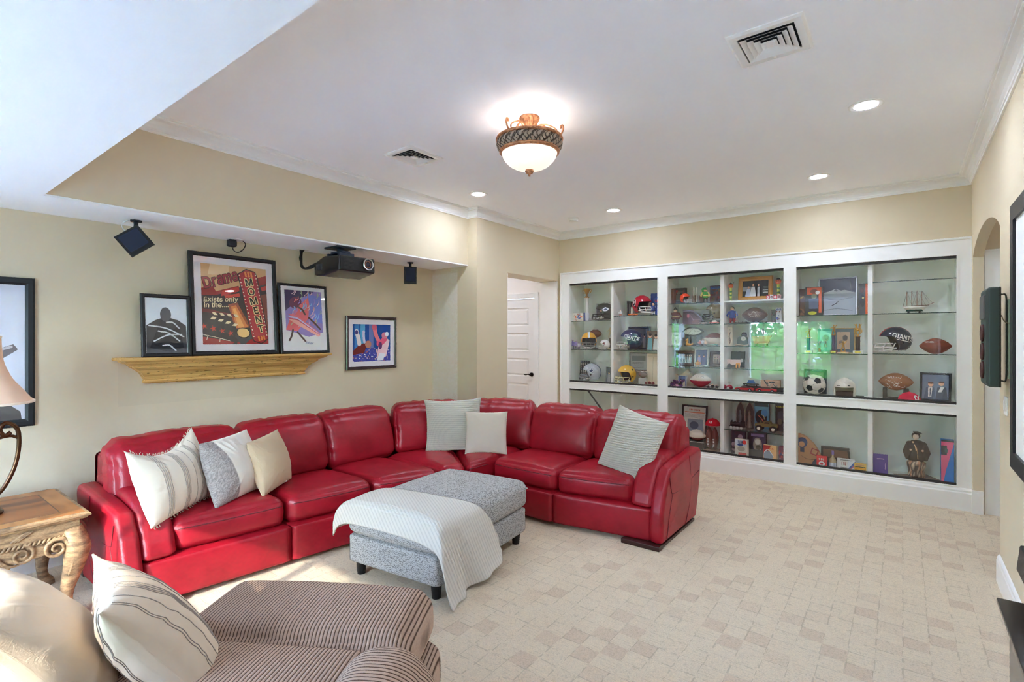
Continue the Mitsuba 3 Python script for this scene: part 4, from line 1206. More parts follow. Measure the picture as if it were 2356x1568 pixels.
obj('upper_moulding', sweep_shelf([(0.125, 1.342), (0.135, 1.346), (0.14, 1.354), (0.165, 1.360), (0.185, 1.372), (0.195, 1.382)]), 'knotty_pine', ms)
obj('cove_moulding', sweep_shelf([(0.028, 1.235), (0.035, 1.24), (0.045, 1.262), (0.062, 1.288), (0.09, 1.312), (0.12, 1.33), (0.125, 1.342)]), 'knotty_pine', ms)
obj('lower_board', sweep_shelf([(0.0, 1.205), (0.026, 1.206), (0.036, 1.214), (0.034, 1.226), (0.026, 1.235)]), 'knotty_pine', ms)

# the three framed prints standing on the shelf and leaning on the wall
def grey_print(w, h):
    """plain generic stand-in: soft dark shapes on white"""
    D, G, LG = lin(44, 44, 48), lin(110, 110, 116), lin(176, 178, 184)
    c = lin(222, 226, 232)
    ls = [(R_(-w / 2, 0, w / 2, h), c)]
    ls += [(poly((-w * .48, 0), (-w * .47, h * .5), (-w * .25, h * .60), (0, h * .66), (w * .28, h * .60), (w * .47, h * .5), (w * .48, 0)), lin(60, 60, 64)),
           (ell(-w * .02, h * .70, w * .13, h * .13), lin(88, 88, 94)),
           (poly((-w * .40, h * .1), (-w * .2, h * .48), (w * .05, h * .38), (w * .3, h * .5), (w * .4, h * .1), (w * .1, h * .02)), D)]
    for a, b, cc, d_ in ((-.42, .50, .40, .30), (-.2, .40, .3, .22), (-.3, .22, .35, .34), (.0, .56, .3, .45), (-.1, .14, .2, .05)):
        ls.append((stroke([(w * a, h * b), (w * (a + cc) / 2, h * ((b + d_) / 2 + 0.05)), (w * cc, h * d_)], w * 0.035), lin(206, 208, 214)))
    return ls
def star(x, y, r, rot=0, k=0.42):
    p = []
    for i in range(10):
        a = math.pi / 2 + i * math.pi / 5 + math.radians(rot)
        q = r if i % 2 == 0 else r * k
        p.append((x + q * math.cos(a), y + q * math.sin(a)))
    return sg.Polygon(p)
def moment_print(w, h):
    X = lambda a: (a - 0.5) * w
    Z = lambda b: (1 - b) * h
    DK, RED, DRED, TANC, CRM, OR = lin(62, 48, 50), lin(158, 48, 48), lin(110, 34, 38), lin(212, 168, 122), lin(240, 222, 186), lin(224, 140, 74)
    q = lambda *p: poly(*[(X(a), Z(b)) for a, b in p])
    ls = [(R_(-w / 2, 0, w / 2, h), DK),
          (q((0, 0), (1, 0), (1, .17), (.70, .23), (.20, .38), (.16, .33), (0, .37)), TANC),
          (q((.14, 0), (.42, 0), (.40, .12), (.10, .14)), lin(232, 200, 160)),
          (q((0, .31), (.17, .275), (.21, .34), (.55, .25), (.56, .29), (.20, .39), (.0, .40)), RED),
          (q((.30, .33), (.56, .26), (.56, .32), (.28, .40)), lin(196, 60, 54)),
          (q((.33, .385), (.56, .345), (.57, .385), (.35, .43)), lin(214, 76, 58)),
          (q((.84, .13), (1, .09), (1, .20), (.86, .235)), RED), (q((.9, .25), (1, .22), (1, .28), (.92, .30)), lin(196, 60, 54)), (q((.88, .36), (1, .33), (1, .95), (.97, .9)), lin(128, 66, 54)),
          (q((.38, .50), (.52, .46), (.72, .78), (.48, .80)), lin(170, 84, 52)), (q((.42, .52), (.50, .50), (.68, .78), (.50, .79)), OR), (q((.45, .55), (.49, .54), (.62, .78), (.53, .785)), lin(240, 178, 104)),
          (q((.0, .56), (.20, .57), (.22, .62), (0, .60)), DRED), (q((.12, .585), (.22, .585), (.52, .625), (.50, .66)), lin(130, 42, 44)),
          (q((0, .62), (.12, .62), (.16, .66), (.50, .735), (.46, .97), (0, .90)), lin(58, 52, 54)),
          (q((0, .90), (.46, .97), (.42, 1), (0, 1)), RED), (q((.9, .9), (1, .86), (1, 1), (.5, 1), (.5, .97)), lin(160, 46, 50))]
    for i in range(4):          # clapper stripes
        a = .14 + .105 * i
        ls.append((q((a, .600 + .006 * i), (a + .055, .603 + .006 * i), (a + .085, .636 + .006 * i), (a + .03, .634 + .006 * i)), CRM))
        a = .12 + .105 * i
        ls.append((q((a + .03, .655 + .026 * i), (a + .09, .662 + .026 * i), (a + .055, .692 + .026 * i), (a - .005, .685 + .026 * i)), CRM))
    for i in range(4):
        ls.append((star(X(.03 + .125 * i), Z(.775 + .028 * i), w * .052, 12, .36), lin(196, 66, 52)))
    ls += [(stroke([(X(0), Z(.875)), (X(.2), Z(.912)), (X(.39), Z(.955))], w * .009), lin(226, 214, 200)), (stroke([(X(.075), Z(.895)), (X(.06), Z(.935))], w * .011, 4), lin(226, 214, 200)), (stroke([(X(.25), Z(.925)), (X(.24), Z(.965))], w * .011, 4), lin(226, 214, 200))]
    ls += [(q((.47, .90), (.50, .83), (.70, .81), (.73, .92), (.62, 1), (.56, 1)), lin(64, 66, 72)), (ell(X(.60), Z(.855), w * .105, h * .066, -8), lin(40, 34, 34)), (ell(X(.60), Z(.852), w * .096, h * .058, -8), lin(244, 206, 138))]
    # marquee
    mq = [(.555, .10), (.68, .035), (.81, .06), (.845, .13), (.985, .86), (.985, .93), (.88, .985), (.77, .955), (.735, .90)]
    ls += [(q(*mq).buffer(w * .014), lin(50, 44, 46)), (q(*mq), lin(168, 42, 52)), (q((.60, .12), (.80, .10), (.94, .87), (.78, .90)), lin(182, 46, 56))]
    for i in range(3):
        ls.append((q((.645 + .045 * i, .062 + .004 * (i % 2)), (.675 + .045 * i, .058), (.690 + .045 * i, .125), (.660 + .045 * i, .13)), OR))
        ls.append((q((.825 + .042 * i, .895 - .004 * i), (.852 + .042 * i, .89 - .004 * i), (.865 + .042 * i, .955 - .008 * i), (.838 + .042 * i, .96 - .008 * i)), OR))
    for i in range(19):
        t = i / 18
        ls.append((ell(X(.568 + .195 * t), Z(.115 + .785 * t), w * .010, w * .010), lin(246, 232, 214)))
        ls.append((ell(X(.825 + .150 * t), Z(.095 + .785 * t), w * .010, w * .010), lin(246, 232, 214)))
    for i, ch_ in enumerate('MOMENT'):
        t = i / 5
        g = textat(ch_, h * .088, X(.715 + .165 * t), Z(.195 + .60 * t), 12, 0.98)
        ls += [(g.buffer(w * .012), lin(240, 214, 160)), (g, lin(44, 34, 34))]
    for i, ch_ in enumerate('Drama'):
        g = textat(ch_, h * (.13 if i == 0 else .115), 0, 0, 14, 0.80)
        sc_ = (1.25 if i else 1.0)
        g = sa.scale(g, 1.0, sc_, origin=(0, 0))
        g = sa.translate(g, X([.085, .19, .275, .385, .50][i]), Z([.235, .225, .195, .165, .135][i]))
        ls += [(g.buffer(w * .008), lin(70, 22, 30)), (g, lin(156, 40, 56))]
    for tx, a, b in (('Exists only', .03, .475), ('in the....', .03, .545)):
        g = textat(tx, h * .058, 0, 0, 3, 1.02, True, 8, center=False)
        g = sa.translate(g, X(a), Z(b))
        ls += [(g.buffer(w * .005), lin(60, 40, 42)), (g, lin(240, 220, 180))]
    return ls
def colour_print(w, h):
    """plain generic stand-in: bold diagonal brush strokes"""
    rng = random.Random(11)
    ls = [(R_(-w / 2, 0, w / 2, h), lin(226, 224, 224)), (poly((-w / 2, h), (-w / 2, h * .30), (w * .1, h * .18), (w / 2, h * .26), (w / 2, h)), lin(150, 130, 190)),
          (poly((-w / 2, h), (-w / 2, h * .62), (-w * .1, h * .86), (w * .22, h * .95), (w * .3, h)), lin(52, 34, 84)), (ell(-w * .22, h * .78, w * .17, h * .10, 30), lin(110, 44, 84)),
          (poly((-w / 2, h * .30), (-w * .30, h * .62), (w * .2, h * .93), (w * .1, h * .5), (-w * .2, h * .28)), lin(224, 108, 116)), (poly((w * .12, h * .95), (w * .5, h * .9), (w * .5, h * .42), (w * .2, h * .46)), lin(122, 132, 206))]
    pal = [lin(236, 140, 140), lin(120, 150, 220), lin(170, 140, 210), lin(228, 190, 200), lin(150, 196, 226), lin(216, 120, 96), lin(170, 190, 150)]
    for i in range(46):
        x, z = rng.uniform(-.42, .45) * w, rng.uniform(.36, .95) * h
        l = rng.uniform(.05, .16) * h
        a = rng.uniform(.9, 1.4)
        ls.append((stroke([(x, z), (x + l * .5 * math.cos(a) + .01, z + l * .5 * math.sin(a)), (x + l * math.cos(a), z + l * math.sin(a))], w * .018, 6), rng.choice(pal)))
    for dz, c in ((0, lin(228, 120, 132)), (-.035, lin(206, 196, 226)), (-.065, lin(206, 92, 116)), (-.09, lin(238, 176, 168))):
        ls.append((poly((-w * .44, h * (.58 + dz)), (-w * .2, h * (.56 + dz)), (w * .42, h * (.24 + dz * .4)), (w * .36, h * (.22 + dz * .4)), (-w * .25, h * (.50 + dz))), c))
    for p in ([(-.32, .30), (-.36, .2), (-.42, .12)], [(-.2, .26), (-.1, .18), (.0, .10)], [(.12, .52), (.28, .42), (.42, .32)], [(-.15, .70), (-.05, .66), (.02, .58)]):
        ls.append((stroke([(a * w, b * h) for a, b in p], w * .045), lin(84, 60, 58)))
    ls.append((textat('Finish Line', h * .026, w * .1, h * .07, 6, .9), lin(90, 100, 140)))
    ls.pop()
    for i in range(3):
        ls.append((stroke([(w * (.0 + .03 * i), h * .06), (w * (.05 + .03 * i), h * .09), (w * (.1 + .03 * i), h * .05), (w * (.16 + .03 * i), h * .08)], w * .008), lin(96, 104, 150)))
    return ls
def sports_print(w, h):
    """plain generic stand-in: raised arms before a blue crowd"""
    rng = random.Random(4)
    ls = [(R_(-w / 2, 0, w / 2, h), lin(40, 76, 146))]
    for a, c in ((-.45, lin(70, 130, 190)), (-.30, lin(86, 160, 200)), (-.08, lin(110, 120, 170)), (.30, lin(32, 70, 150))):
        ls.append((R_(w * a, h * .3, w * (a + .12), h), c))
    ls.append((poly((-w * .5, 0), (w * .5, 0), (w * .5, h * .30), (0, h * .36), (-w * .5, h * .28)), lin(70, 74, 160)))
    pal = [lin(236, 236, 240), lin(90, 96, 180), lin(60, 60, 130), lin(150, 140, 200), lin(200, 120, 110), lin(230, 200, 180)]
    for i in range(150):
        x, z = rng.uniform(-.49, .49) * w, rng.uniform(.01, .36) * h
        ls.append((ell(x, z, w * rng.uniform(.006, .014), w * rng.uniform(.008, .02), rng.uniform(0, 90)), rng.choice(pal)))
    ls += [(poly((-w * .5, h * .18), (-w * .2, h * .24), (-w * .12, h * .52), (-w * .32, h * .46), (-w * .5, h * .28)), lin(116, 46, 44)), (ell(-w * .10, h * .46, w * .08, h * .10), lin(190, 130, 110)),
           (stroke([(-w * .33, h * .48), (-w * .36, h * .64), (-w * .40, h * .80)], w * .10), lin(232, 224, 226)), (stroke([(-w * .20, h * .52), (-w * .22, h * .66), (-w * .22, h * .80)], w * .06), lin(206, 200, 224)), (ell(-w * .40, h * .78, w * .04, h * .06), lin(80, 70, 130)),
           (poly((w * .12, h * .10), (w * .38, h * .12), (w * .48, h * .56), (w * .36, h * .66), (w * .18, h * .48)), lin(236, 200, 206)), (stroke([(w * .20, h * .50), (w * .10, h * .72), (w * .06, h * .92)], w * .10), lin(232, 128, 134)), (stroke([(w * .34, h * .60), (w * .24, h * .50), (w * .18, h * .48)], w * .13), lin(222, 92, 124)),
           (ell(w * .06, h * .92, w * .07, h * .08), lin(206, 96, 120)), (ell(w * .34, h * .70, w * .085, h * .09), lin(214, 130, 150)), (ell(w * .40, h * .74, w * .05, h * .06), lin(240, 240, 246)), (ell(w * .22, h * .42, w * .05, h * .10), lin(110, 60, 110)), (poly((w * .12, h * .02), (w * .3, h * .02), (w * .36, h * .2), (w * .2, h * .22)), lin(232, 232, 240))]
    return ls
XFR = XL + 0.125
def lean(y, z, deg, x=XFR):      # stands on the shelf, top leaning to the wall
    return mat4((x, y, z), rz=90) @ mat4((0, 0, 0), rx=deg)
DARKF = lin(30, 30, 32)
framed('framed_print', 'small black-framed grey and white abstract print, leftmost on the mantel shelf', 'framed print', lean(1.508, 1.407, -4.5, XFR + 0.005), 0.335, 0.475, 0.028, 0.02, DARKF, 0.0, WHITE, grey_print, glass=True)
framed('framed_poster', 'large black-framed theatre poster reading Drama exists only in the moment, on the mantel shelf', 'framed poster', lean(2.035, 1.407, -4.5, XFR - 0.02), 0.715, 0.845, 0.035, 0.028, DARKF, 0.055, lin(226, 218, 222), moment_print, glass=True)
framed('framed_print', 'black-framed print of bright diagonal brush strokes, rightmost on the mantel shelf', 'framed print', lean(2.643, 1.407, -5.5, XFR + 0.012), 0.49, 0.648, 0.024, 0.02, DARKF, 0.036, lin(228, 224, 228), colour_print, glass=True)
framed('framed_print', 'dark wood framed blue and pink sports picture hanging right of the mantel shelf', 'framed print', mat4((XL + 0.005, 3.49, 1.215), rz=90), 0.66, 0.565, 0.032, 0.028, lin(56, 40, 40), 0.052, lin(228, 222, 226), sports_print, 'gloss')
def tall_print(w, h):
    ls = [(R_(-w / 2, 0, w / 2, h), lin(214, 214, 222)),
          (poly((-w * .5, 0), (w * .47, 0), (w * .46, h * .06), (w * .36, h * .12), (w * .20, h * .13), (w * .05, h * .3), (-w * .5, h * .35)), lin(92, 86, 82)),
          (poly((-w * .5, h * .25), (w * .02, h * .28), (w * .16, h * .46), (w * .10, h * .60), (w * .14, h * .70), (w * .04, h * .78), (-w * .1, h * .80), (-w * .5, h * .6)), lin(78, 72, 74)),
          (poly((-w * .2, h * .5), (w * .18, h * .50), (w * .40, h * .56), (w * .44, h * .52), (w * .24, h * .42), (-w * .1, h * .4)), lin(110, 100, 100)),
          (stroke([(0, h * .45), (w * .2, h * .5), (w * .38, h * .54)], w * .03), lin(190, 182, 184)), (stroke([(-w * .1, h * .33), (w * .1, h * .36), (w * .25, h * .40)], w * .03), lin(176, 168, 170)), (ell(w * .02, h * .70, w * .08, h * .05), lin(150, 138, 142))]
    return ls
framed('framed_print', 'tall black-framed grey abstract print behind the table lamp', 'framed print', mat4((XL + 0.005, 0.448, 0.972), rz=90), 0.66, 0.97, 0.048, 0.025, lin(30, 34, 36), 0.0, WHITE, tall_print, glass=True)

# ------------------------------------------------------------------ projector and speakers under the soffit
pj = thing('projector', 'black ceiling projector with a chrome lens ring hanging under the soffit', 'projector')
def rot_box(x0, x1, y0, y1, z0, z1, r): return rbx(x0, x1, y0, y1, z0, z1, r, 12)
s8 = m3.Manifold.sphere(0.018, 12)
body = tm(m3.Manifold.batch_hull([s8.translate(p) for p in [(-3.955, 2.672, 2.165), (-3.945, 3.018, 2.165), (-3.955, 2.672, 2.268), (-3.945, 3.018, 2.268), (-4.16, 2.66, 2.272), (-4.16, 3.03, 2.272), (-4.36, 2.70, 2.235), (-4.36, 2.99, 2.235), (-4.16, 2.66, 2.13), (-4.16, 3.03, 2.13), (-4.36, 2.70, 2.15), (-4.36, 2.99, 2.15)]]))
obj('body', body, 'gloss', pj, smooth=30, color=lin(26, 26, 30))
obj('front_plate', rbx(-3.938, -3.926, 2.665, 3.025, 2.155, 2.278, 0.005), 'satin', pj, smooth=30, color=lin(22, 21, 22))
lens = lambda prof: xf(lathe(prof, 40), (-3.926, 2.945, 2.225), ry=90)
obj('lens_ring', lens([(0.045, 0), (0.052, 0.004), (0.056, 0.016), (0.052, 0.022), (0.044, 0.02), (0.043, 0.0)]), 'metal', pj, smooth=40, color=lin(210, 210, 212), label='bright chrome lens ring')
obj('lens', lens([(0.044, 0.004), (0.036, 0.002), (0.02, 0.008), (0, 0.011)]), 'gloss', pj, smooth=True, color=lin(28, 24, 50))
obj('lens_barrel', lens([(0.036, 0.0045), (0.033, 0.012), (0.026, 0.0125), (0.024, 0.0085)]), 'gloss', pj, smooth=40, color=lin(120, 70, 48))
obj('grille', cat(*[bx(-3.930, -3.924, 2.69, 2.80, 2.17 + 0.012 * i, 2.175 + 0.012 * i) for i in range(8)]), 'satin', pj, color=lin(40, 38, 38), kind='stuff', label='dark louvres')
obj('side_vent', cat(*[bx(-4.28 + 0.02 * i, -4.27 + 0.02 * i, 2.645, 2.665, 2.17, 2.225) for i in range(9)]), 'satin', pj, color=lin(70, 72, 80), kind='stuff', label='grey cooling fins')
obj('mount_plate', rbx(-4.24, -4.03, 2.70, 2.90, 2.368, 2.384, 0.004), 'satin', pj, color=lin(26, 34, 44))
obj('mount_stem', cat(xf(cyl(0.03, 2.30, 2.37, 16), (-4.13, 2.80, 0)), rbx(-4.22, -4.04, 2.755, 2.845, 2.325, 2.345, 0.004), rbx(-4.23, -4.2, 2.72, 2.88, 2.285, 2.325, 0.004), rbx(-4.06, -4.03, 2.72, 2.88, 2.285, 2.325, 0.004)), 'satin', pj, color=lin(34, 46, 66), smooth=30)
cp_ = thing('cable_plate', 'white plate under the soffit with black projector cables hanging from it', 'cable plate')
obj('plate', xf(cyl(0.055, 2.378, 2.384, 28), (-4.50, 2.64, 0)), 'trim_white', cp_, smooth=40)
for i, r in enumerate((0.009, 0.006, 0.005)):
    o = 0.012 * (i - 1)
    obj('cable', tube(bez([(-4.50 + o, 2.64 + o, 2.382), (-4.50 + o, 2.632 - 0.03 * (i == 2), 2.30), (-4.50, 2.645 + o, 2.215), (-4.45, 2.68, 2.205 + 0.01 * i), (-4.40, 2.72, 2.235 + 0.01 * i), (-4.35, 2.76, 2.262)], 28), r, 8), 'satin', cp_, smooth=True, color=lin(22, 22, 24))
dm = thing('ceiling_sensor', 'small black sensor with a looped wire under the soffit, above the theatre poster', 'sensor')
obj('plate', xf(cyl(0.062, 2.379, 2.384, 28), (-4.50, 2.03, 0)), 'trim_white', dm, smooth=40)
obj('body', rbx(-4.525, -4.475, 1.965, 2.035, 2.318, 2.379, 0.012), 'satin', dm, smooth=30, color=lin(34, 36, 44))
obj('wire', tube(bez([(-4.5, 2.0, 2.33), (-4.5, 2.02, 2.285), (-4.5, 2.06, 2.282), (-4.5, 2.10, 2.318), (-4.5, 2.112, 2.36), (-4.5, 2.09, 2.38)], 24), 0.004, 6), 'satin', dm, smooth=True, color=lin(30, 30, 32))

def satellite(label, c, fwd, roll, w, h, d, top):
    k = thing('satellite_speaker', label, 'speaker', 'small black speakers under the soffit')
    M = basis(fwd, roll); M[:3, 3] = c
    b = sg.box(-w / 2, -h / 2, w / 2, h / 2).buffer(-0.014).buffer(0.014)
    body = m3.Manifold.batch_hull([m3.Manifold.sphere(0.008, 10).translate(p) for p in [(sx * (w / 2 - .008), y, sz * (h / 2 - .008)) for sx in (-1, 1) for sz in (-1, 1) for y in (0.008,)] + [(sx * (w / 2 - .022), d - .008, sz * (h / 2 - .022)) for sx in (-1, 1) for sz in (-1, 1)]])
    obj('cabinet', place(body, M), 'satin', k, smooth=30, color=lin(26, 27, 32))
    obj('grille', place(rbx(-w / 2 + .016, w / 2 - .016, -0.004, 0.006, -h / 2 + .03, h / 2 - .014, .003), M), 'matte', k, smooth=30, color=lin(46, 52, 70), label='dark cloth grille')
    obj('front_rim', place(extrude_front(w, h), M), 'satin', k, color=lin(18, 18, 20))
    obj('mount', cat(xf(cyl(0.035, 2.374, 2.384, 20), (top[0], top[1], 0)), xf(cyl(0.014, top[2], 2.376, 14), (top[0], top[1], 0))), 'satin', k, smooth=40, color=lin(24, 26, 34))
    return k
def extrude_front(w, h):
    g = sg.box(-w / 2, -h / 2, w / 2, h / 2).difference(sg.box(-w / 2 + .012, -h / 2 + .024, w / 2 - .012, h / 2 - .010))
    m = up2y(extrude(g, 0.012)); m.apply_translation((0, 0.010, 0)); return m
k = satellite('black satellite speaker hung at a slant under the soffit, left of the theatre poster', (-4.235, 1.235, 2.222), (0.93, -0.30, -0.22), 38, 0.165, 0.165, 0.11, (-4.335, 1.272, 2.30))
obj('speaker_wire', tube(bez([(-4.36, 1.235, 2.384), (-4.375, 1.205, 2.36), (-4.37, 1.20, 2.33), (-4.33, 1.215, 2.29)], 16), 0.0035, 6), 'satin', k, smooth=True, color=lin(225, 225, 225), label='white wire loop')
satellite('black satellite speaker hanging upright under the soffit, right of the projector', (-4.29, 3.785, 2.235), (0.72, -0.62, -0.08), 0, 0.135, 0.19, 0.11, (-4.325, 3.815, 2.31))

# ------------------------------------------------------------------ right wall
sc = thing('projection_screen', 'large white projection screen in a black frame on the right wall', 'projection screen')
def right(m):  # local x along -y ... facing -x
    return m
YS0, YS1, SZ0, SZ1, SX = 1.10, 3.79, 0.867, 2.25, 0.455
f = sg.box(YS0, SZ0, YS1, SZ1).difference(sg.box(YS0 + .085, SZ0 + .085, YS1 - .085, SZ1 - .085))
m = extrude(f, XR - SX - 0.002); m.apply_transform(np.array([[0, 0, 1, SX], [1, 0, 0, 0], [0, 1, 0, 0], [0, 0, 0, 1.0]]))
obj('frame', m, 'satin', sc, color=lin(24, 24, 27))
m = bx(SX + 0.012, SX + 0.018, YS0 + .08, YS1 - .08, SZ0 + .08, SZ1 - .08)
obj('screen', m, 'matte', sc, color=lin(238, 238, 236))
ws = thing('wall_speaker', 'slim black speaker on a wire bracket beside the arch', 'speaker')
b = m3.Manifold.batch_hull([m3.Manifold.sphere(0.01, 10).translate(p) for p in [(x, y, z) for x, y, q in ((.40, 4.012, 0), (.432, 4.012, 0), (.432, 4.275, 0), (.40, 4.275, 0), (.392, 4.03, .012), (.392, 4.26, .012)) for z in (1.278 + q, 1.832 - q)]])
obj('cabinet', b, 'satin', ws, smooth=30, color=lin(50, 62, 58))  # grey-green of its reflections put into the black body colour
obj('rear_edge', rbx(.434, .446, 4.005, 4.28, 1.268, 1.842, 0.004), 'satin', ws, smooth=30, color=lin(24, 24, 20))
for z in (1.36, 1.47, 1.58):
    obj('driver', xf(lathe([(0.05, 0), (0.052, 0.01), (0.045, 0.016), (0.03, 0.008), (0.012, 0.014), (0, 0.016)], 28), (.386, 4.14, z), ry=-90), 'satin', ws, smooth=40, color=lin(70, 40, 36))
obj('tweeter_panel', rbx(.374, .386, 4.05, 4.24, 1.66, 1.80, 0.004), 'satin', ws, smooth=30, color=lin(84, 80, 78))
br = [tube(bez([(.44, 4.02, 1.795), (.452, 4.02, 1.80), (.468, 4.03, 1.79), (.47, 4.03, 1.70), (.47, 4.03, 1.45), (.468, 4.03, 1.315), (.452, 4.02, 1.305), (.44, 4.02, 1.31)], 40), 0.004, 8)]
obj('bracket', cat(*br), 'satin', ws, smooth=True, color=lin(40, 38, 32))
obj('bracket_plate', bx(.474, XR - 0.001, 4.0, 4.03, 1.32, 1.77), 'satin', ws, color=lin(120, 132, 112))
obj('wire', tube(bez([(.446, 4.01, 1.68), (.455, 4.0, 1.65), (.47, 4.0, 1.635), (.485, 4.0, 1.632)], 14), 0.003, 6), 'satin', ws, smooth=True, color=lin(96, 84, 60))
sw = thing('light_switch', 'white light switch plate on the right wall under the speaker', 'light switch')
obj('plate', rbx(XR - .008, XR, 4.16, 4.27, 1.09, 1.20, .003), 'trim_white', sw, smooth=30)
for y in (4.195, 4.235): obj('rocker', rbx(XR - .012, XR - .006, y - .015, y + .015, 1.115, 1.175, .002), 'trim_white', sw, smooth=30)
cs = thing('centre_speaker', 'black wall-mounted centre speaker below the projection screen', 'speaker')
obj('cabinet', m3.Manifold.batch_hull([m3.Manifold.sphere(0.008, 10).translate(p) for p in [(x, y, z) for y in (2.3, 3.155) for x, z in ((.408, .53), (.418, .628), (.482, .628), (.482, .50), (.43, .50))]]), 'satin', cs, smooth=30, color=lin(24, 24, 26))
obj('wall_bracket', cat(*[bx(.484, XR, y, y + .1, .53, .60) for y in (2.4, 2.95)]), 'satin', cs, color=lin(40, 40, 42))
tv = thing('media_console', 'low glossy black media console against the right wall', 'media console')
obj('top', rbx(.297, .488, 1.2, 2.80, .496, .516, .004), 'gloss', tv, smooth=30, color=lin(30, 22, 20))
obj('cabinet', rbx(.322, .488, 1.25, 2.63, .06, .494, .006), 'satin', tv, smooth=30, color=lin(34, 34, 33))
for y0, y1 in ((1.27, 1.93), (1.95, 2.61)): obj('door', rbx(.312, .322, y0, y1, .09, .48, .003), 'gloss', tv, smooth=30, color=lin(40, 40, 39))
obj('plinth', bx(.335, .488, 1.3, 2.6, 0, .06), 'satin', tv, color=lin(18, 18, 18))

# ------------------------------------------------------------------ end table and lamp
def walnut(p, n, uv):
    g = fbm(p.x * 14 + 2 * noise(p.y * 3, p.x * 3, 0), p.y * 2.2, p.z * 10, 3)
    edge = dr.maximum(dr.abs(p.x + 3.975), dr.abs(p.y - 0.47))
    inl = (edge > 0.262) & (edge < 0.268)
    band = edge > 0.268
    c = mix(mi.Color3f(0.15, 0.042, 0.012), mi.Color3f(0.33, 0.115, 0.03), smoothstep(0.3, 0.7, g))
    c2 = mix(mi.Color3f(0.32, 0.12, 0.032), mi.Color3f(0.46, 0.20, 0.06), smoothstep(0.3, 0.7, fbm(p.x * 4, p.y * 12, 0, 3)))
    return dr.select(inl, mi.Color3f(0.12, 0.05, 0.02), dr.select(band, c2, c))
def carved_c(p, n, uv):
    g = fbm(p.x * 22, p.y * 22, p.z * 60, 3)
    f = fbm(p.x * 150, p.y * 150, p.z * 260, 2)
    return mix(mi.Color3f(0.19, 0.115, 0.062), mi.Color3f(0.36, 0.225, 0.118), smoothstep(0.25, 0.7, g)) * (0.7 + 0.6 * f)
def carved_h(p, n, uv):
    return 0.004 * fbm(p.x * 50, p.y * 50, p.z * 70, 2)
B('table_wood', twosided(pr(proc(walnut), 0.38, spec=0.35)))
B('carved_wood', twosided({'type': 'bumpmap', 'bsdf': pr(proc(carved_c), 0.45, spec=0.35), 'tex': proc(carved_h, 1e-3), 'scale': 1.0}))
et = thing('end_table', 'carved wooden end table with an inlaid walnut top and scrolled cabriole legs', 'side table')
TX, TY, TH = -3.975, 0.47, 0.375
sq = lambda o: [(TX - o, TY - o), (TX + o, TY - o), (TX + o, TY + o), (TX - o, TY + o)]
obj('table_top', bx(TX - TH + .02, TX + TH - .02, TY - TH + .02, TY + TH - .02, .568, .585), 'table_wood', et)
def rim_sq(o, prof):
    c = sq(o)
    return moulding([c[3], c[2], c[1], c[0], c[3]], [(p, z) for p, z in prof])
obj('edge_moulding', rim_sq(TH - .03, [(0, .585), (.024, .584), (.032, .576), (.032, .566), (.022, .560), (.016, .552), (.0, .546)]), 'carved_wood', et)
def apron_poly(y):
    """shaped lower edge: deep at the middle and at the legs"""
    u = abs(y) / 0.32
    return .41 - .075 * math.exp(-(u / .30) ** 2) - .10 * max(0, u - .62) ** 1.2 / .3 + .018 * math.sin(u * 9)
ys = np.linspace(-.32, .32, 49)
ap = sg.Polygon([(-.335, .548), (-.335, .34)] + [(y, apron_poly(y)) for y in ys] + [(.335, .34), (.335, .548)])
def side4(m2):
    out = []
    for q in range(4):
        out.append(xf(m2, (TX, TY, 0), 90 * q))
    return out
apm = up2y(extrude(ap, .024)); apm.apply_translation((0, -.335 + .024, 0))
for a in side4(apm): obj('apron', a, 'carved_wood', et)
# rope moulding, ribbons and scroll carving on each side
def rope(y0, y1, z, yy):
    o = []
    for x in np.linspace(y0, y1, 34):
        o.append(tube([(x - .008, yy, z - .011), (x, yy - .007, z), (x + .008, yy, z + .011)], .0065, 5))
    return cat(*o)
for a in side4(rope(-.32, .32, .466, -.336)): obj('rope_carving', a, 'carved_wood', et, smooth=True, kind='stuff')
def spiral(cx, cz, r, turns, dir_, y, th=.010, start=0):
    t = np.linspace(0, 1, 34)
    a = start + dir_ * t * turns * 2 * np.pi
    rr = r * (1 - .86 * t)
    return tube(np.column_stack([cx + rr * np.cos(a), np.full(34, y) - .006 * t, cz + rr * np.sin(a)]), th * (1 - .5 * t), 6)
for a in side4(spiral(-.10, .42, .05, 1.7, 1, -.338, start=1.6)) + side4(spiral(.10, .42, .05, 1.7, -1, -.338, start=1.5)): obj('scroll_carving', a, 'carved_wood', et, smooth=True)
for a in side4(cat(*[tube(bez([(0, -.338, .435), (.028 * s, -.345, .40 - .01 * abs(s)), (.055 * s, -.338, .355 + .012 * abs(s))], 10), [.010 * (1 - .06 * i) for i in range(10)], 6) for s in (-1.6, -1, -.5, 0, .5, 1, 1.6)])): obj('shell_carving', a, 'carved_wood', et, smooth=True)
for x0 in (-.1, .1):
    for a in side4(cat(*[xf(tube([(x0 - .03, -.337, .495), (x0 + .03, -.337, .535)], .007, 6), (dx, 0, 0)) for dx in (-.012, 0, .012)])): obj('ribbon_carving', a, 'carved_wood', et, smooth=True)
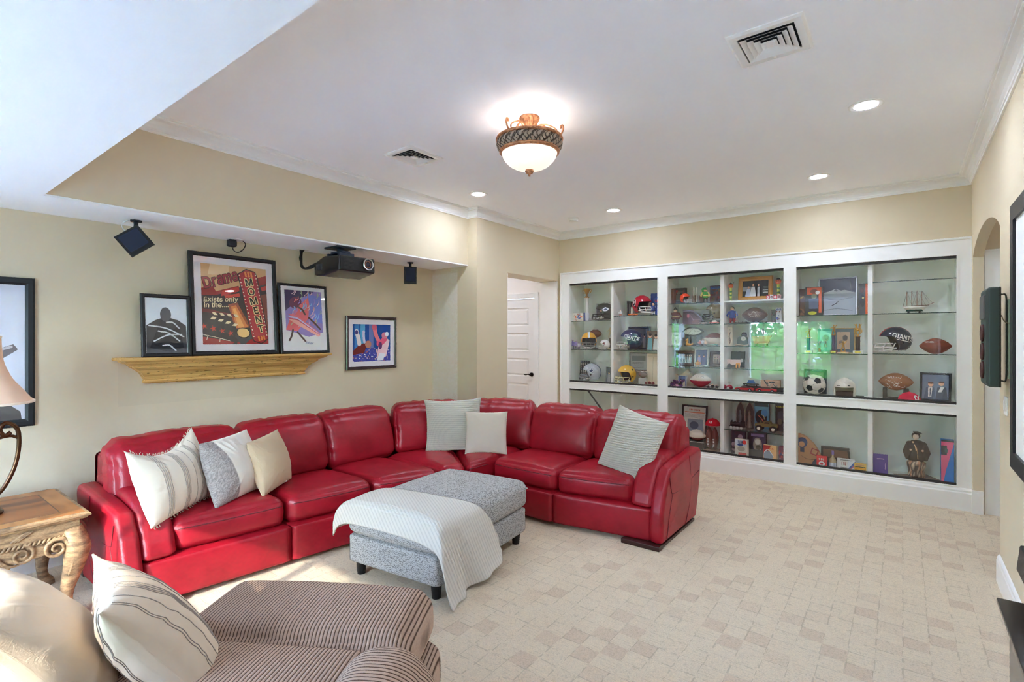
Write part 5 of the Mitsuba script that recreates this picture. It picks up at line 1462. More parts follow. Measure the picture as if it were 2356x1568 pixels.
for q in range(4):
    # cabriole leg bowed outwards at the knee, out on the diagonal
    ctrl = [(.0, .50, .046), (.018, .44, .058), (.03, .38, .062), (.012, .28, .047), (-.018, .17, .033), (-.022, .10, .026), (-.004, .05, .028), (.016, .022, .036), (.018, .0, .038)]
    pts = bez([(o, 0, z) for o, z, r in ctrl], 40); rad = np.interp(np.linspace(0, 1, 40), np.linspace(0, 1, len(ctrl)), [r for *_, r in ctrl])
    lg = tube(pts, rad, 12)
    lg = xf(xf(lg, (0, 0, 0), 45), (.305, .305, 0))
    obj('leg', xf(lg, (TX, TY, 0), 90 * q), 'carved_wood', et, smooth=True)
    kn = []
    for s_, dr_ in ((0, 1), (1, -1)):
        sp = cat(spiral(.235, .415, .056, 1.8, 1, -.345, .012, start=.2), *[tube(bez([(.275 + .012 * i, -.352, .45), (.300 + .012 * i, -.362, .38), (.300 + .008 * i, -.36, .31), (.285 + .004 * i, -.345, .25)], 14), .008, 6) for i in range(5)])
        if s_:
            sp = tm(sp).copy(); sp.apply_transform(np.diag([-1.0, 1, 1, 1])); sp.invert(); sp = xf(sp, (0, 0, 0), 90)
        kn.append(sp)
    obj('knee_carving', xf(cat(*kn), (TX, TY, 0), 90 * q), 'carved_wood', et, smooth=True)
lp = thing('table_lamp', 'table lamp with a flared peach shade and scrolled bronze base on the end table', 'lamp')
LX, LY = -3.97, 0.45
l_ = lambda m: xf(m, (LX, LY, 0))
def shade_prof():
    o = [(.221, 1.192), (.225, 1.198), (.207, 1.214), (.176, 1.262), (.148, 1.30), (.130, 1.33), (.106, 1.39), (.096, 1.43), (.090, 1.50), (.088, 1.555)]
    return o + [(r - .003, z) for r, z in reversed(o[1:])] + [o[0]]
B('lamp_fabric', twosided(pr(lin(238, 200, 172), 0.85, spec=0.15)))
sh = obj('lamp_shade', l_(lathe(shade_prof(), 56)), 'lamp_fabric', lp, smooth=40)
obj('trim', l_(cat(lathe([(.220, 1.190), (.227, 1.190), (.227, 1.200), (.220, 1.202)], 56), lathe([(.085, 1.552), (.091, 1.552), (.091, 1.56), (.085, 1.56)], 40))), 'satin', sh, smooth=40, color=lin(246, 226, 206))
BRZ = lin(92, 64, 46)
obj('stem', l_(lathe([(0, .586), (.095, .586), (.098, .598), (.085, .612), (.05, .622), (.028, .65), (.018, .69), (.026, .72), (.018, .75), (.013, .9), (.013, 1.05), (.03, 1.09), (.02, 1.12), (.012, 1.15), (.012, 1.30), (0, 1.30)], 32)), 'metal', lp, smooth=40, color=BRZ)
for i in range(4):
    q = bez([(.02, 0, .66), (.09, 0, .70), (.145, 0, .82), (.165, 0, .95), (.155, 0, 1.04), (.11, 0, 1.075), (.085, 0, 1.04), (.105, 0, 1.005), (.13, 0, 1.02)], 44)
    q2 = bez([(.013, 0, .93), (.06, 0, .985), (.125, 0, 1.0), (.16, 0, .985)], 16)
    obj('scroll', l_(xf(cat(tube(q, .011, 8), tube(q2, .008, 8)), (0, 0, 0), 45 + 90 * i - 37)), 'metal', lp, smooth=True, color=BRZ)
obj('harp', l_(tube(bez([(.03, 0, 1.28), (.06, 0, 1.38), (.04, 0, 1.5), (0, 0, 1.54), (-.04, 0, 1.5), (-.06, 0, 1.38), (-.03, 0, 1.28)], 30), .003, 6)), 'metal', lp, smooth=True, color=BRZ)
obj('finial', l_(ball(.016, c=(0, 0, 1.57))), 'metal', lp, smooth=True, color=BRZ)
obj('spider', l_(cat(tube([(-.088, 0, 1.548), (.088, 0, 1.548)], .0025, 6), tube([(0, -.088, 1.548), (0, .088, 1.548)], .0025, 6))), 'metal', lp, color=BRZ)

# ------------------------------------------------------------------ things on the cabinet shelves.  Local axes: x right, z up, front towards -y, origin under the centre
def P_(k, nm, m, M, col, b='satin', smooth=False, lab=None, parent=None, **kw):
    return obj(nm, place(m, M), b, parent or k, smooth=smooth, color=col, label=lab, **kw)
SK = lin(226, 180, 150)

def ellipsoid(a, b, c, n=40):
    return m3.Manifold.sphere(1.0, n).scale((a, b, c))
_HEL = {}
def helmet_parts():
    """shell facing -x; about 0.26 long, 0.215 wide, 0.235 high"""
    if _HEL: return _HEL
    o = ellipsoid(.130, .108, .122, 56).translate((0, 0, .125))
    i = ellipsoid(.120, .098, .112, 40).translate((0, 0, .123))
    cut = m3.Manifold.cube((.5, .5, .12), True).translate((.02, 0, -.030))
    fo = m3.Manifold.batch_hull([m3.Manifold.sphere(.028, 12).translate(p) for p in [(-.16, y, z) for y in (-.3, .3) for z in (.06, .138)] + [(-.052, y, .132) for y in (-.3, .3)] + [(-.018, y, .055) for y in (-.3, .3)] + [(-.055, y, -.06) for y in (-.3, .3)] + [(-.2, y, -.06) for y in (-.3, .3)]])
    jaw = m3.Manifold.batch_hull([m3.Manifold.sphere(.016, 10).translate(p) for p in [(-.02, y, .06) for y in (-.098, .098)] + [(.06, y, .02) for y in (-.085, .085)]])
    shell = o - i - cut - fo
    ear = m3.Manifold.cylinder(.4, .013, .013, 16, True).rotate((90, 0, 0)).translate((.022, 0, .10))
    shell = shell - ear
    _HEL['shell'] = shell
    _HEL['pad'] = ellipsoid(.118, .096, .110, 32).translate((.004, 0, .123)) - ellipsoid(.10, .082, .098, 28).translate((-.012, 0, .115)) - cut - fo
    thick = ellipsoid(.1315, .1095, .1235, 56).translate((0, 0, .125)) - ellipsoid(.1295, .1075, .1215, 56).translate((0, 0, .125)) - fo - cut
    _HEL['skin'] = thick
    def bar(z, out, w, dz=0.0):
        a = np.linspace(-1, 1, 15)
        return tube(np.column_stack([-.045 - out * (1 - np.abs(a) ** 2.6), w * a, z + dz * (1 - a ** 2)]), .0048, 7)
    bars = [bar(.092, .118, .100), bar(.058, .125, .098), bar(.022, .128, .088, -.004)]
    bars += [tube(bez([(-.150, y, .094), (-.168, y, .06), (-.170, y, .018)], 10), .0045, 7) for y in (-.03, .03)]
    bars += [tube(bez([(-.03, s * .103, .098), (-.045, s * .1, .06), (-.06, s * .088, .022)], 10), .0048, 7) for s in (-1, 1)]
    bars += [tube(bez([(-.10, s * .075, .093), (-.112, s * .074, .058), (-.116, s * .068, .021)], 10), .0042, 7) for s in (-1, 1)]
    _HEL['mask'] = cat(*bars)
    _HEL['chin'] = tube(bez([(-.02, -.098, .05), (-.09, -.05, .03), (-.105, 0, .028), (-.09, .05, .03), (-.02, .098, .05)], 20), .008, 7)
    return _HEL
def helmet(name, label, loc, rz, s, shell, mask, stripe=None, logo=None, logocol=WHITE, outline=None, group='football helmets in the cabinet', tilt=0, gloss='gloss', pad=lin(52, 50, 50)):
    H = helmet_parts()
    k = thing(name, label, 'helmet', group)
    M = mat4(loc, rz=rz, rx=0, ry=tilt, s=s)
    P_(k, 'shell', H['shell'], M, shell, gloss, 40)
    P_(k, 'padding', H['pad'], M, pad, 'matte', 40)
    P_(k, 'face_mask', H['mask'], M, mask, 'satin', True)
    P_(k, 'chin_strap', H['chin'], M, lin(224, 222, 218), 'satin', True)
    if stripe is not None:
        st = H['skin'] ^ m3.Manifold.cube((.4, .03, .3), True).translate((0, 0, .2))
        P_(k, 'stripe', st, M, stripe, gloss, 40)
    for g, c in (logo or []):
        e = extrude(g, .3)
        m = m3.Manifold(m3.Mesh(np.asarray(e.vertices, np.float32), np.asarray(e.faces, np.uint32)))
        if m.is_empty(): continue
        # drawing plane xz: logo on both cheeks
        m = m.rotate((90, 0, 0)).translate((0, .15, 0))
        lg = (H['skin'] if c[0] != 'top' else H['skin']) ^ m
        sc_ = 1.0 + 0.004 * (1 + [q for q, _ in logo].index(g))
        if not lg.is_empty():
            lm = tm(lg.translate((0, 0, -.125)).scale((sc_, sc_, sc_)).translate((0, 0, .125)))
            P_(k, 'emblem', lm, M, c, 'satin', 40)
    return k
def mini_helmet(name, label, loc, rz, s, shell, mask, stripe=None, logo=None, group='small football helmets in the cabinet'): return helmet(name, label, loc, rz, s, shell, mask, stripe, logo, group=group)
def blur(n, w, h, x, z, rot=0):
    """lettering too small to read: a row of blobs"""
    d = w / n
    return sa.rotate(unary_union([R_(x - w / 2 + d * i + d * .12, z - h / 2, x - w / 2 + d * i + d * (.5 + .3 * (i % 2)), z + h / 2) for i in range(n)]), rot)
def mirror_free(g): return g
def hs(g, x=.045, z=.155): return sa.translate(g, x, z)

def football_mesh(L=.28, D=.17, n=40):
    x = np.linspace(-1, 1, 41)
    x = np.sign(x) * np.abs(x) ** .8
    r = D / 2 * np.clip(1 - np.abs(x) ** 1.9, 0, 1) ** .86
    m = lathe(np.column_stack([r, x * L / 2]), n)
    m.apply_transform(trimesh.transformations.rotation_matrix(math.pi / 2, (0, 1, 0)))
    return m
LEATHER_B = lin(112, 58, 38)
def football(name, label, loc, rz=0, s=1.0, ry=0, rx=0, colf=None, laces=True, script=None, cat_='football', group='footballs in the cabinet', D=.17, base_z=None):
    k = thing(name, label, cat_, group)
    M = mat4((loc[0], loc[1], loc[2] + (D / 2) * s), rz=rz, ry=ry, rx=rx, s=s)
    m = football_mesh(D=D).subdivide()
    c = np.array([colf(v) for v in m.vertices]) if colf else np.tile(LEATHER_B, (len(m.vertices), 1))
    P_(k, 'ball', m, M, c, 'satin', True)
    if laces:
        ps = [tube([(-.05, -.03, .0805), (.05, -.03, .0805)], .003, 6)] + [tube([(x, -.045, .074), (x, -.015, .0845)], .003, 6) for x in np.linspace(-.042, .042, 6)]
        P_(k, 'laces', cat(*ps), M, WHITE, 'matte')
    if script:
        P_(k, 'signature', cat(*[tube(surf(q), .0018, 5) for q in script]), M, lin(226, 220, 214), 'matte', lab='pale handwriting')
    return k
def surf(pts, L=.28, D=.17):
    """(x, z) marks laid on the front of the ball"""
    o = []
    for x, z in bez(np.asarray(pts, float), 24)[:, :2] if len(pts[0]) == 2 else []:
        r = D / 2 * (1 - abs(2 * x / L) ** 1.9) ** .86
        y = -math.sqrt(max(1e-6, r * r - z * z)) - .001
        o.append((x, y, z))
    return np.array(o)
def scribbles(seed, n=6, w=.09, h=.035):
    r = random.Random(seed); o = []
    for i in range(n):
        x0, z0 = r.uniform(-w, w * .5), r.uniform(-h, h)
        p = [(x0, z0)]
        for j in range(5): p.append((p[-1][0] + r.uniform(.004, .014), z0 + r.uniform(-.012, .012)))
        o.append(p)
    return o

def figurine(name, label, loc, h, body, legs, head=SK, hat=None, hatcol=None, arms=None, rz=0, base=None, trim=None, cat_='figurine', group='figurines in the cabinet', wide=1.0, cape=None, beard=None):
    k = thing(name, label, cat_, group)
    M = mat4(loc, rz=rz, s=h)
    if base is not None:
        P_(k, 'base', cyl(.20 * wide, 0, .045, 24), M, base, 'satin', 40)
    for s in (-1, 1):
        lg = cat(m3.Manifold.batch_hull([m3.Manifold.sphere(.055 * wide, 10).translate((s * .075 * wide, 0, .40)), m3.Manifold.sphere(.045, 10).translate((s * .085 * wide, 0, .07))]), m3.Manifold.sphere(.05, 10).scale((1, 1.7, .8)).translate((s * .09 * wide, -.03, .05)))
        P_(k, 'leg', lg, M, legs, 'satin', 40)
        ar = m3.Manifold.batch_hull([m3.Manifold.sphere(.05, 10).translate((s * .15 * wide, 0, .68)), m3.Manifold.sphere(.042, 10).translate((s * .24 * wide, -.03, .48))]) + m3.Manifold.batch_hull([m3.Manifold.sphere(.042, 10).translate((s * .24 * wide, -.03, .48)), m3.Manifold.sphere(.032, 10).translate((s * .19 * wide, -.12, .42))])
        P_(k, 'arm', ar, M, body if arms is None else arms, 'satin', 40)
    P_(k, 'body', lathe([(0, .30), (.15 * wide, .31), (.165 * wide, .38), (.13 * wide, .50), (.15 * wide, .64), (.12 * wide, .72), (.05, .755), (0, .76)], 24), M, body, 'satin', True)
    if trim is not None:
        P_(k, 'belt', lathe([(.14 * wide, .44), (.152 * wide, .45), (.150 * wide, .49), (.135 * wide, .50)], 24), M, trim, 'satin', 40)
    hd = P_(k, 'head', ball(.105, c=(0, -.01, .845)), M, head, 'satin', True)
    P_(k, 'nose', ball(.018, c=(0, -.118, .84)), M, tuple(.8 * c for c in head), 'satin', True, parent=hd)
    P_(k, 'eyes', cat(ball(.012, c=(-.038, -.104, .868)), ball(.012, c=(.038, -.104, .868))), M, lin(24, 20, 20), 'satin', parent=hd)
    if beard is not None:
        P_(k, 'beard', ball(.075, c=(0, -.06, .775), s=(1, .8, 1)), M, beard, 'matte', True)
    if hat == 'cone': P_(k, 'hat', lathe([(0, .885), (.125, .885), (.118, .91), (.06, .98), (.018, 1.04), (0, 1.05)], 20), M, hatcol, 'satin', 40)
    if hat == 'hair': P_(k, 'hair', m3.Manifold.sphere(.113, 20).translate((0, .0, .862)) - m3.Manifold.cube((.4, .2, .4), True).translate((0, -.15, .80)), M, hatcol, 'satin', 40)
    if hat == 'wide': P_(k, 'hat', lathe([(0, .90), (.19, .90), (.19, .912), (.10, .925), (.085, 1.0), (0, 1.01)], 24), M, hatcol, 'satin', 40)
    if cape is not None:
        P_(k, 'cape', sheet(np.array([[(x * (.13 + .10 * t), .09 + .05 * t + .02 * math.cos(x * 6), .72 - .58 * t) for x in np.linspace(-1, 1, 9)] for t in np.linspace(0, 1, 7)]), .012), M, cape, 'satin', True)
    return k

def boxed(name, label, loc, w, h, d, col, art=None, rz=0, cat_='toy box', group='boxed toys in the cabinet', rx=0, b='satin'):
    k = thing(name, label, cat_, group)
    M = mat4(loc, rz=rz) @ mat4((0, 0, 0), rx=rx)
    P_(k, 'body', rbx(-w / 2, w / 2, 0, d, 0, h, .002, 6), M, col, b)
    if art:
        m, c = layers(clip(art(w, h), w, h, .0015), y0=-.0006)
        P_(k, 'print', m, M, c, 'satin')
    return k
def blotch(seed, pal, n=9, bg=None, bar=None, fig=None):
    """simple packaging print: ground, title bar, patches of colour, an outline figure"""
    def f(w, h):
        r = random.Random(seed); ls = []
        if bg is not None: ls.append((R_(-w / 2, 0, w / 2, h), bg))
        for i in range(n):
            x, z = r.uniform(-.4, .4) * w, r.uniform(.08, .85) * h
            ls.append((ell(x, z, w * r.uniform(.06, .2), h * r.uniform(.03, .12), r.uniform(0, 180)), r.choice(pal)))
        if fig is not None:
            ls += [(ell(0, h * .68, w * .12, h * .09), fig), (poly((-w * .22, h * .2), (w * .22, h * .2), (w * .16, h * .58), (-w * .16, h * .58)), fig)]
        if bar is not None:
            ls += [(R_(-w * .42, h * .82, w * .42, h * .93), bar)]
            for i in range(5): ls.append((R_(w * (-.32 + .14 * i), h * .845, w * (-.24 + .14 * i), h * .905), bg if bg is not None else WHITE))
        return ls
    return f
def people(seed, bg, pal, n=2, dark=lin(40, 40, 48)):
    """snapshot: small standing figures"""
    def f(w, h):
        r = random.Random(seed); ls = [(R_(-w / 2, 0, w / 2, h), bg), (R_(-w / 2, 0, w / 2, h * .25), tuple(.7 * c for c in bg))]
        for i in range(6): ls.append((ell(r.uniform(-.5, .5) * w, r.uniform(.5, 1) * h, w * .12, h * .1), tuple(c * r.uniform(.7, 1.2) for c in bg)))
        for i in range(n):
            x = w * ((i + .5) / n - .5) * .8
            c = pal[i % len(pal)]
            ls += [(poly((x - w * .32 / n, 0), (x + w * .32 / n, 0), (x + w * .22 / n, h * .52), (x - w * .22 / n, h * .52)), c), (ell(x, h * .62, w * .15 / n, h * .09), SK), (ell(x, h * .67, w * .16 / n, h * .06), dark)]
        return ls
    return f
def photo(name, label, loc, w, h, fw, fcol, art, rz=0, lean_=-9, mat=0.0, matcol=WHITE, b='satin', group='framed photos in the cabinet', d=.014, cat_='framed photo'):
    return framed(name, label, cat_, mat4(loc, rz=rz) @ mat4((0, 0, 0), rx=lean_), w, h, fw, d, fcol, mat, matcol, art, b, group)

def toy_car(name, label, loc, L, col, rz=0, cabin=.55, group='toy cars in the cabinet', wheel=lin(24, 24, 24), roof=None, hub=lin(200, 200, 200), hi=.26):
    k = thing(name, label, 'toy car', group)
    M = mat4(loc, rz=rz, s=L)
    s = lambda pts, t: poly_prism2(pts, t)
    P_(k, 'body', s([(-.5, .09), (-.49, .17), (-.40, .20), (.30, .21), (.48, .18), (.5, .09)], .36), M, col, 'gloss')
    P_(k, 'cabin', s([(-.24, .20), (-.14, hi + .06), (.16, hi + .06), (.30, .20)], .32), M, roof if roof is not None else lin(40, 44, 52), 'gloss')
    for x in (-.30, .30):
        for y in (-.18, .18):
            wk = P_(k, 'wheel', xf(cyl(.085, -.03, .03, 18), (x, y, .085), rx=90), M, wheel, 'satin', 40)
            P_(k, 'hub', xf(cyl(.042, -.034, .034, 12), (x, y, .085), rx=90), M, hub, 'satin', 40, parent=wk)
    return k
def poly_prism2(pts, t):
    """(x, z) outline extruded along y by t, centred"""
    m = up2y(extrude(sg.Polygon(pts), t)); m.apply_translation((0, t / 2, 0)); return m
GOLD, SILVER, MARBLE = lin(214, 168, 84), lin(196, 196, 200), lin(226, 222, 214)
def trophy(name, label, loc, h, colh=.5, colcol=GOLD, base=MARBLE, top='figure', rz=0, group='trophies in the cabinet', w=.07, metal_=GOLD):
    k = thing(name, label, 'trophy', group)
    M = mat4(loc, rz=rz)
    P_(k, 'base', rbx(-w / 2, w / 2, -w / 2, w / 2, 0, h * .10, .003, 6), M, base, 'gloss')
    P_(k, 'plaque', bx(-w * .3, w * .3, -w / 2 - .001, -w / 2, h * .025, h * .075), M, metal_, 'metal')
    zc = h * (.10 + colh)
    P_(k, 'column', cyl(w * .22, h * .10, zc, 24), M, colcol, 'satin', 40)
    P_(k, 'cap', lathe([(0, zc), (w * .30, zc), (w * .32, zc + h * .02), (w * .18, zc + h * .035), (0, zc + h * .035)], 24), M, metal_, 'metal', 40)
    z0, H = zc + h * .035, h * (1 - .10 - colh) - h * .035
    if top == 'figure':
        f = [m3.Manifold.batch_hull([m3.Manifold.sphere(H * .055, 8).translate((s * H * .05, 0, z0 + H * .38)), m3.Manifold.sphere(H * .04, 8).translate((s * H * .13, 0, z0 + H * .03))]) for s in (-1, 1)]
        f += [m3.Manifold.batch_hull([m3.Manifold.sphere(H * .08, 8).translate((0, 0, z0 + H * .42)), m3.Manifold.sphere(H * .09, 8).translate((0, 0, z0 + H * .62))]), m3.Manifold.sphere(H * .075, 10).translate((0, 0, z0 + H * .78))]
        f += [m3.Manifold.batch_hull([m3.Manifold.sphere(H * .04, 8).translate((s * H * .1, 0, z0 + H * .64)), m3.Manifold.sphere(H * .03, 8).translate((s * H * .26, -H * .05, z0 + H * (.86 if s > 0 else .52)))]) for s in (-1, 1)]
        P_(k, 'figure', m3.Manifold.batch_boolean(f, m3.OpType.Add), M, metal_, 'metal', 40)
    elif top == 'cup':
        P_(k, 'cup', lathe([(0, z0), (w * .20, z0), (w * .08, z0 + H * .2), (w * .16, z0 + H * .4), (w * .36, z0 + H * .75), (w * .40, z0 + H), (w * .36, z0 + H), (w * .30, z0 + H * .75), (0, z0 + H * .5)], 28), M, metal_, 'metal', 40)
        for s in (-1, 1):
            P_(k, 'handle', tube(bez([(s * w * .36, 0, z0 + H * .85), (s * w * .6, 0, z0 + H * .8), (s * w * .5, 0, z0 + H * .5), (s * w * .2, 0, z0 + H * .42)], 14), w * .04, 6), M, metal_, 'metal', True)
    else:   # ornate openwork crown
        o = [tube(bez([(0, 0, z0), (math.cos(a) * w * .4, math.sin(a) * w * .4, z0 + H * .35), (math.cos(a) * w * .2, math.sin(a) * w * .2, z0 + H * .7), (math.cos(a) * w * .35, math.sin(a) * w * .35, z0 + H * .95)], 12), w * .05, 6) for a in np.arange(6) * np.pi / 3]
        P_(k, 'crown', cat(*o, ball(w * .2, c=(0, 0, z0 + H * .5))), M, metal_, 'metal', True)
    return k
def clear_case(k, M, w, h, d, base=None):
    """acrylic cover: five thin sheets"""
    q = [[(-w / 2, 0, 0), (w / 2, 0, 0), (w / 2, 0, h), (-w / 2, 0, h)], [(-w / 2, 0, 0), (-w / 2, d, 0), (-w / 2, d, h), (-w / 2, 0, h)], [(w / 2, 0, 0), (w / 2, d, 0), (w / 2, d, h), (w / 2, 0, h)], [(-w / 2, 0, h), (w / 2, 0, h), (w / 2, d, h), (-w / 2, d, h)]]
    for nm, p in zip(('front_sheet', 'side_sheet', 'side_sheet', 'top_sheet'), q):
        obj(nm, place(trimesh.Trimesh(p, [(0, 1, 2), (0, 2, 3)], process=False), M), 'glass', k)
    e = [tube([(x, y, 0), (x, y, h)], .0012, 4) for x in (-w / 2, w / 2) for y in (0, d)] + [tube([(-w / 2, y, h), (w / 2, y, h)], .0012, 4) for y in (0, d)]
    P_(k, 'edges', cat(*e), M, lin(190, 204, 200), 'satin', kind='stuff')
    if base is not None: P_(k, 'base', bx(-w / 2 - .004, w / 2 + .004, -.004, d + .004, -.0001, .012), M, base, 'satin')

YF, YM, YK = 6.27, 6.36, 6.45      # front, middle and back of the shelves

# ---- first bay, left half
Z = 1.786
trophy('trophy', 'gold cup on a tall pale marble column, top left of the cabinet', (-3.53, YM, Z), .455, .62, MARBLE, MARBLE, 'cup', w=.115)
boxed('card_case', 'small case of trading cards lying below the gold cup on the marble column', (-3.605, YF - .03, Z), .165, .112, .02, lin(206, 200, 192), blotch(3, [lin(226, 120, 80), lin(90, 110, 170), lin(236, 220, 180), lin(200, 170, 150)], 14, lin(222, 214, 204)), cat_='card display', group='card displays in the cabinet')
for i, (x, c) in enumerate(((-3.497, lin(60, 70, 130)), (-3.468, lin(206, 206, 214)))):
    k = thing('shot_glass', ('small dark blue shot glass beside the case of trading cards', 'small pale shot glass beside the dark blue shot glass')[i], 'glass', 'little glasses on the top left shelf')
    P_(k, 'body', lathe([(0, 0), (.016, 0), (.020, .07), (.0185, .07), (.015, .006), (0, .006)], 20), mat4((x, YF - .01 * i, Z), s=1.6), c, 'gloss', 40)
photo('framed_photo', 'grey metal framed picture standing behind the black helmet', (-3.30, YK + .02, Z), .31, .255, .018, SILVER, people(2, lin(96, 90, 92), [lin(70, 66, 72), lin(120, 110, 110)], 3), b='metal')
helmet('football_helmet', 'black football helmet with a white emblem, on the top left shelf of the cabinet', (-3.235, YM - .04, Z), 18, .98, lin(26, 28, 34), lin(30, 30, 34), None, [(hs(ell(0, 0, .042, .024, 10), .03, .15), lin(210, 214, 222)), (hs(ell(0, 0, .022, .012, 10), .03, .15), lin(40, 56, 96))])
Z = 1.392
helmet('football_helmet', 'yellow helmet with an oval G emblem and grey face mask, second shelf', (-3.47, YM - .05, Z), 118, .98, lin(226, 164, 40), lin(120, 120, 116), lin(230, 230, 226), [(hs(ell(0, 0, .046, .034), .03, .15), lin(240, 240, 236)), (hs(ell(0, 0, .041, .029), .03, .15), lin(30, 70, 50)), (hs(textat('G', .042, 0, 0, 0, 1.2), .03, .15), lin(244, 244, 240))])
k = football('football', 'brown football resting behind the yellow helmet with the G emblem', (-3.46, YK + .03, Z + .16), s=.72, D=.17)
P_(k, 'stand', cat(cyl(.05, 0, .012, 20), cyl(.012, .012, .165, 12), lathe([(.012, .16), (.035, .175), (.03, .175), (.01, .165)], 16)), mat4((-3.46, YK + .03, Z)), lin(60, 44, 36), 'satin', 40)
for i, (x, c) in enumerate(((-3.685, lin(110, 96, 160)), (-3.625, lin(150, 130, 190)), (-3.575, lin(190, 180, 196)))):
    figurine('figurine', ('small deep purple figurine at the left end of the second shelf', 'small light purple figurine between the purple and the silver ones', 'small silver-lilac figurine in front of the yellow helmet')[i], (x, YF - .035 - .01 * i, Z), .15 - .02 * i, c, lin(90, 84, 120), head=lin(180, 160, 176), base=lin(70, 60, 80))
trophy('trophy', 'trophy of a pale gold figure on a dark block, second shelf from the left end', (-3.215, YK, Z), .33, .36, lin(70, 48, 44), lin(60, 44, 42), 'figure', w=.085, metal_=lin(226, 214, 180))
mini_helmet('small_helmet', 'small white helmet with a dark bird emblem beside the divider', (-3.205, YF, Z), 0, .55, lin(232, 230, 226), lin(220, 218, 214), None, [(hs(poly((-.04, .0), (.0, .03), (.04, .025), (.02, .0), (.045, -.03), (-.01, -.015)), .02, .15), lin(120, 40, 44))])
Z = .945
boxed('card_display', 'black display of small pale emblems, bottom left of the upper cabinet', (-3.645, YK - .02, Z), .20, .285, .02, lin(30, 28, 30), lambda w, h: [(R_(-w / 2, 0, w / 2, h), lin(30, 28, 30))] + [(R_(-w * .42 + .031 * i, .02 + .034 * j, -w * .42 + .031 * i + .012, .02 + .034 * j + .022), [lin(190, 184, 176), lin(150, 120, 110), lin(120, 124, 150)][(i * 3 + j * 5) % 3]) for i in range(6) for j in range(8)], rz=12, cat_='card display', group='card displays in the cabinet', rx=-8)
helmet('football_helmet', 'silver football helmet with a blue star, bottom shelf of the first bay', (-3.425, YM - .05, Z), 8, 1.03, lin(176, 180, 186), lin(150, 152, 156), lin(60, 70, 100), [(hs(star(0, 0, .042), .03, .15), lin(240, 240, 244)), (hs(star(0, 0, .034), .03, .15), lin(30, 48, 92))])
photo('framed_photo', 'tall narrow grey picture beside the divider, next to the silver helmet', (-3.19, YM, Z), .095, .21, .012, lin(120, 122, 120), people(8, lin(90, 100, 104), [lin(150, 150, 150)], 1), lean_=-6)
trophy('trophy', 'little silver trophy behind the tall narrow grey picture', (-3.165, YK + .02, Z), .28, .5, SILVER, lin(80, 76, 76), 'figure', w=.06, metal_=SILVER)
# ---- first bay, right half
Z = 1.841
for i, (x, c, hh) in enumerate(((-2.905, lin(54, 46, 46), .198), (-2.876, lin(70, 66, 62), .19), (-2.847, lin(176, 166, 150), .12))):
    k = thing('upright_case', ('dark brown case standing at the left of the red helmet', 'grey-brown case standing between the dark and the pale one', 'low pale case touching the red helmet')[i], 'case', 'cases standing beside the red helmet')
    P_(k, 'body', rbx(-.013, .013, 0, .13, 0, hh, .002), mat4((x, YM - .02, Z)), c)
    P_(k, 'spine_label', bx(-.008, .008, -.001, 0, hh * .2, hh * .8), mat4((x, YM - .02, Z)), tuple(min(1, 1.8 * q + .03) for q in c))
figurine('figurine', 'small white and orange figurine at the left of the standing cases', (-2.975, YF, Z), .085, lin(230, 226, 222), lin(214, 120, 90), head=lin(230, 200, 180), wide=1.3)
helmet('football_helmet', 'glossy red football helmet with a dark round emblem, top shelf of the first bay', (-2.70, YM - .03, Z + .012), 166, 1.02, lin(184, 26, 46), lin(236, 232, 228), None, [(hs(ell(0, 0, .034, .044), .05, .15), lin(236, 232, 230)), (hs(ell(0, 0, .028, .038), .05, .15), lin(40, 30, 34)), (hs(ell(0, .004, .013, .020, -15), .05, .15), lin(220, 200, 190))])
for i in range(4):
    k = thing('toy_tiger', 'tiny orange animal figure lying under the red helmet', 'toy animal', 'tiny orange animals under the red helmet')
    P_(k, 'body', cat(ball(.012, c=(0, 0, .012), s=(1.7, .9, .9)), ball(.008, c=(-.02, 0, .018))), mat4((-2.82 + .032 * i, YF - .06, Z), rz=20 * i - 20), [lin(222, 110, 40), lin(230, 140, 60), lin(214, 96, 36), lin(226, 126, 52)][i], 'satin', True)
boxed('sign_box', 'blue box with a red sign on its front, top right of the first bay', (-2.53, YK, Z), .20, .292, .05, lin(24, 60, 150), lambda w, h: [(R_(-w / 2, 0, w / 2, h), lin(28, 66, 160)), (ell(0, h * .66, w * .34, h * .16), lin(48, 96, 186)), (blur(4, w * .46, h * .10, 0, h * .66), lin(226, 60, 90))], cat_='box', group='boxes in the cabinet')
figurine('figurine', 'bobble-head player in blue and white below the blue sign box', (-2.522, YF, Z), .16, lin(40, 60, 130), lin(226, 226, 230), base=lin(40, 40, 44), hat='hair', hatcol=lin(40, 50, 110), wide=1.1)
Z = 1.394
photo('framed_photo', 'navy framed team picture behind the navy helmet', (-2.81, YK + .02, Z), .31, .31, .026, lin(28, 44, 76), people(5, lin(84, 84, 100), [lin(60, 66, 96), lin(130, 120, 130)], 4), lean_=-7)
def giants(c=WHITE): return [(hs(textat('GIANTS', .040, 0, 0, -14, .82), .035, .15), c), (hs(sa.rotate(R_(-.075, -.034, .06, -.028), -14, origin=(0, 0)), .035, .15), c)]
helmet('football_helmet', 'navy helmet lettered GIANTS with a pale face mask, in front of the navy picture', (-2.845, YM - .05, Z), 6, 1.10, lin(24, 38, 78), lin(214, 210, 206), None, giants())
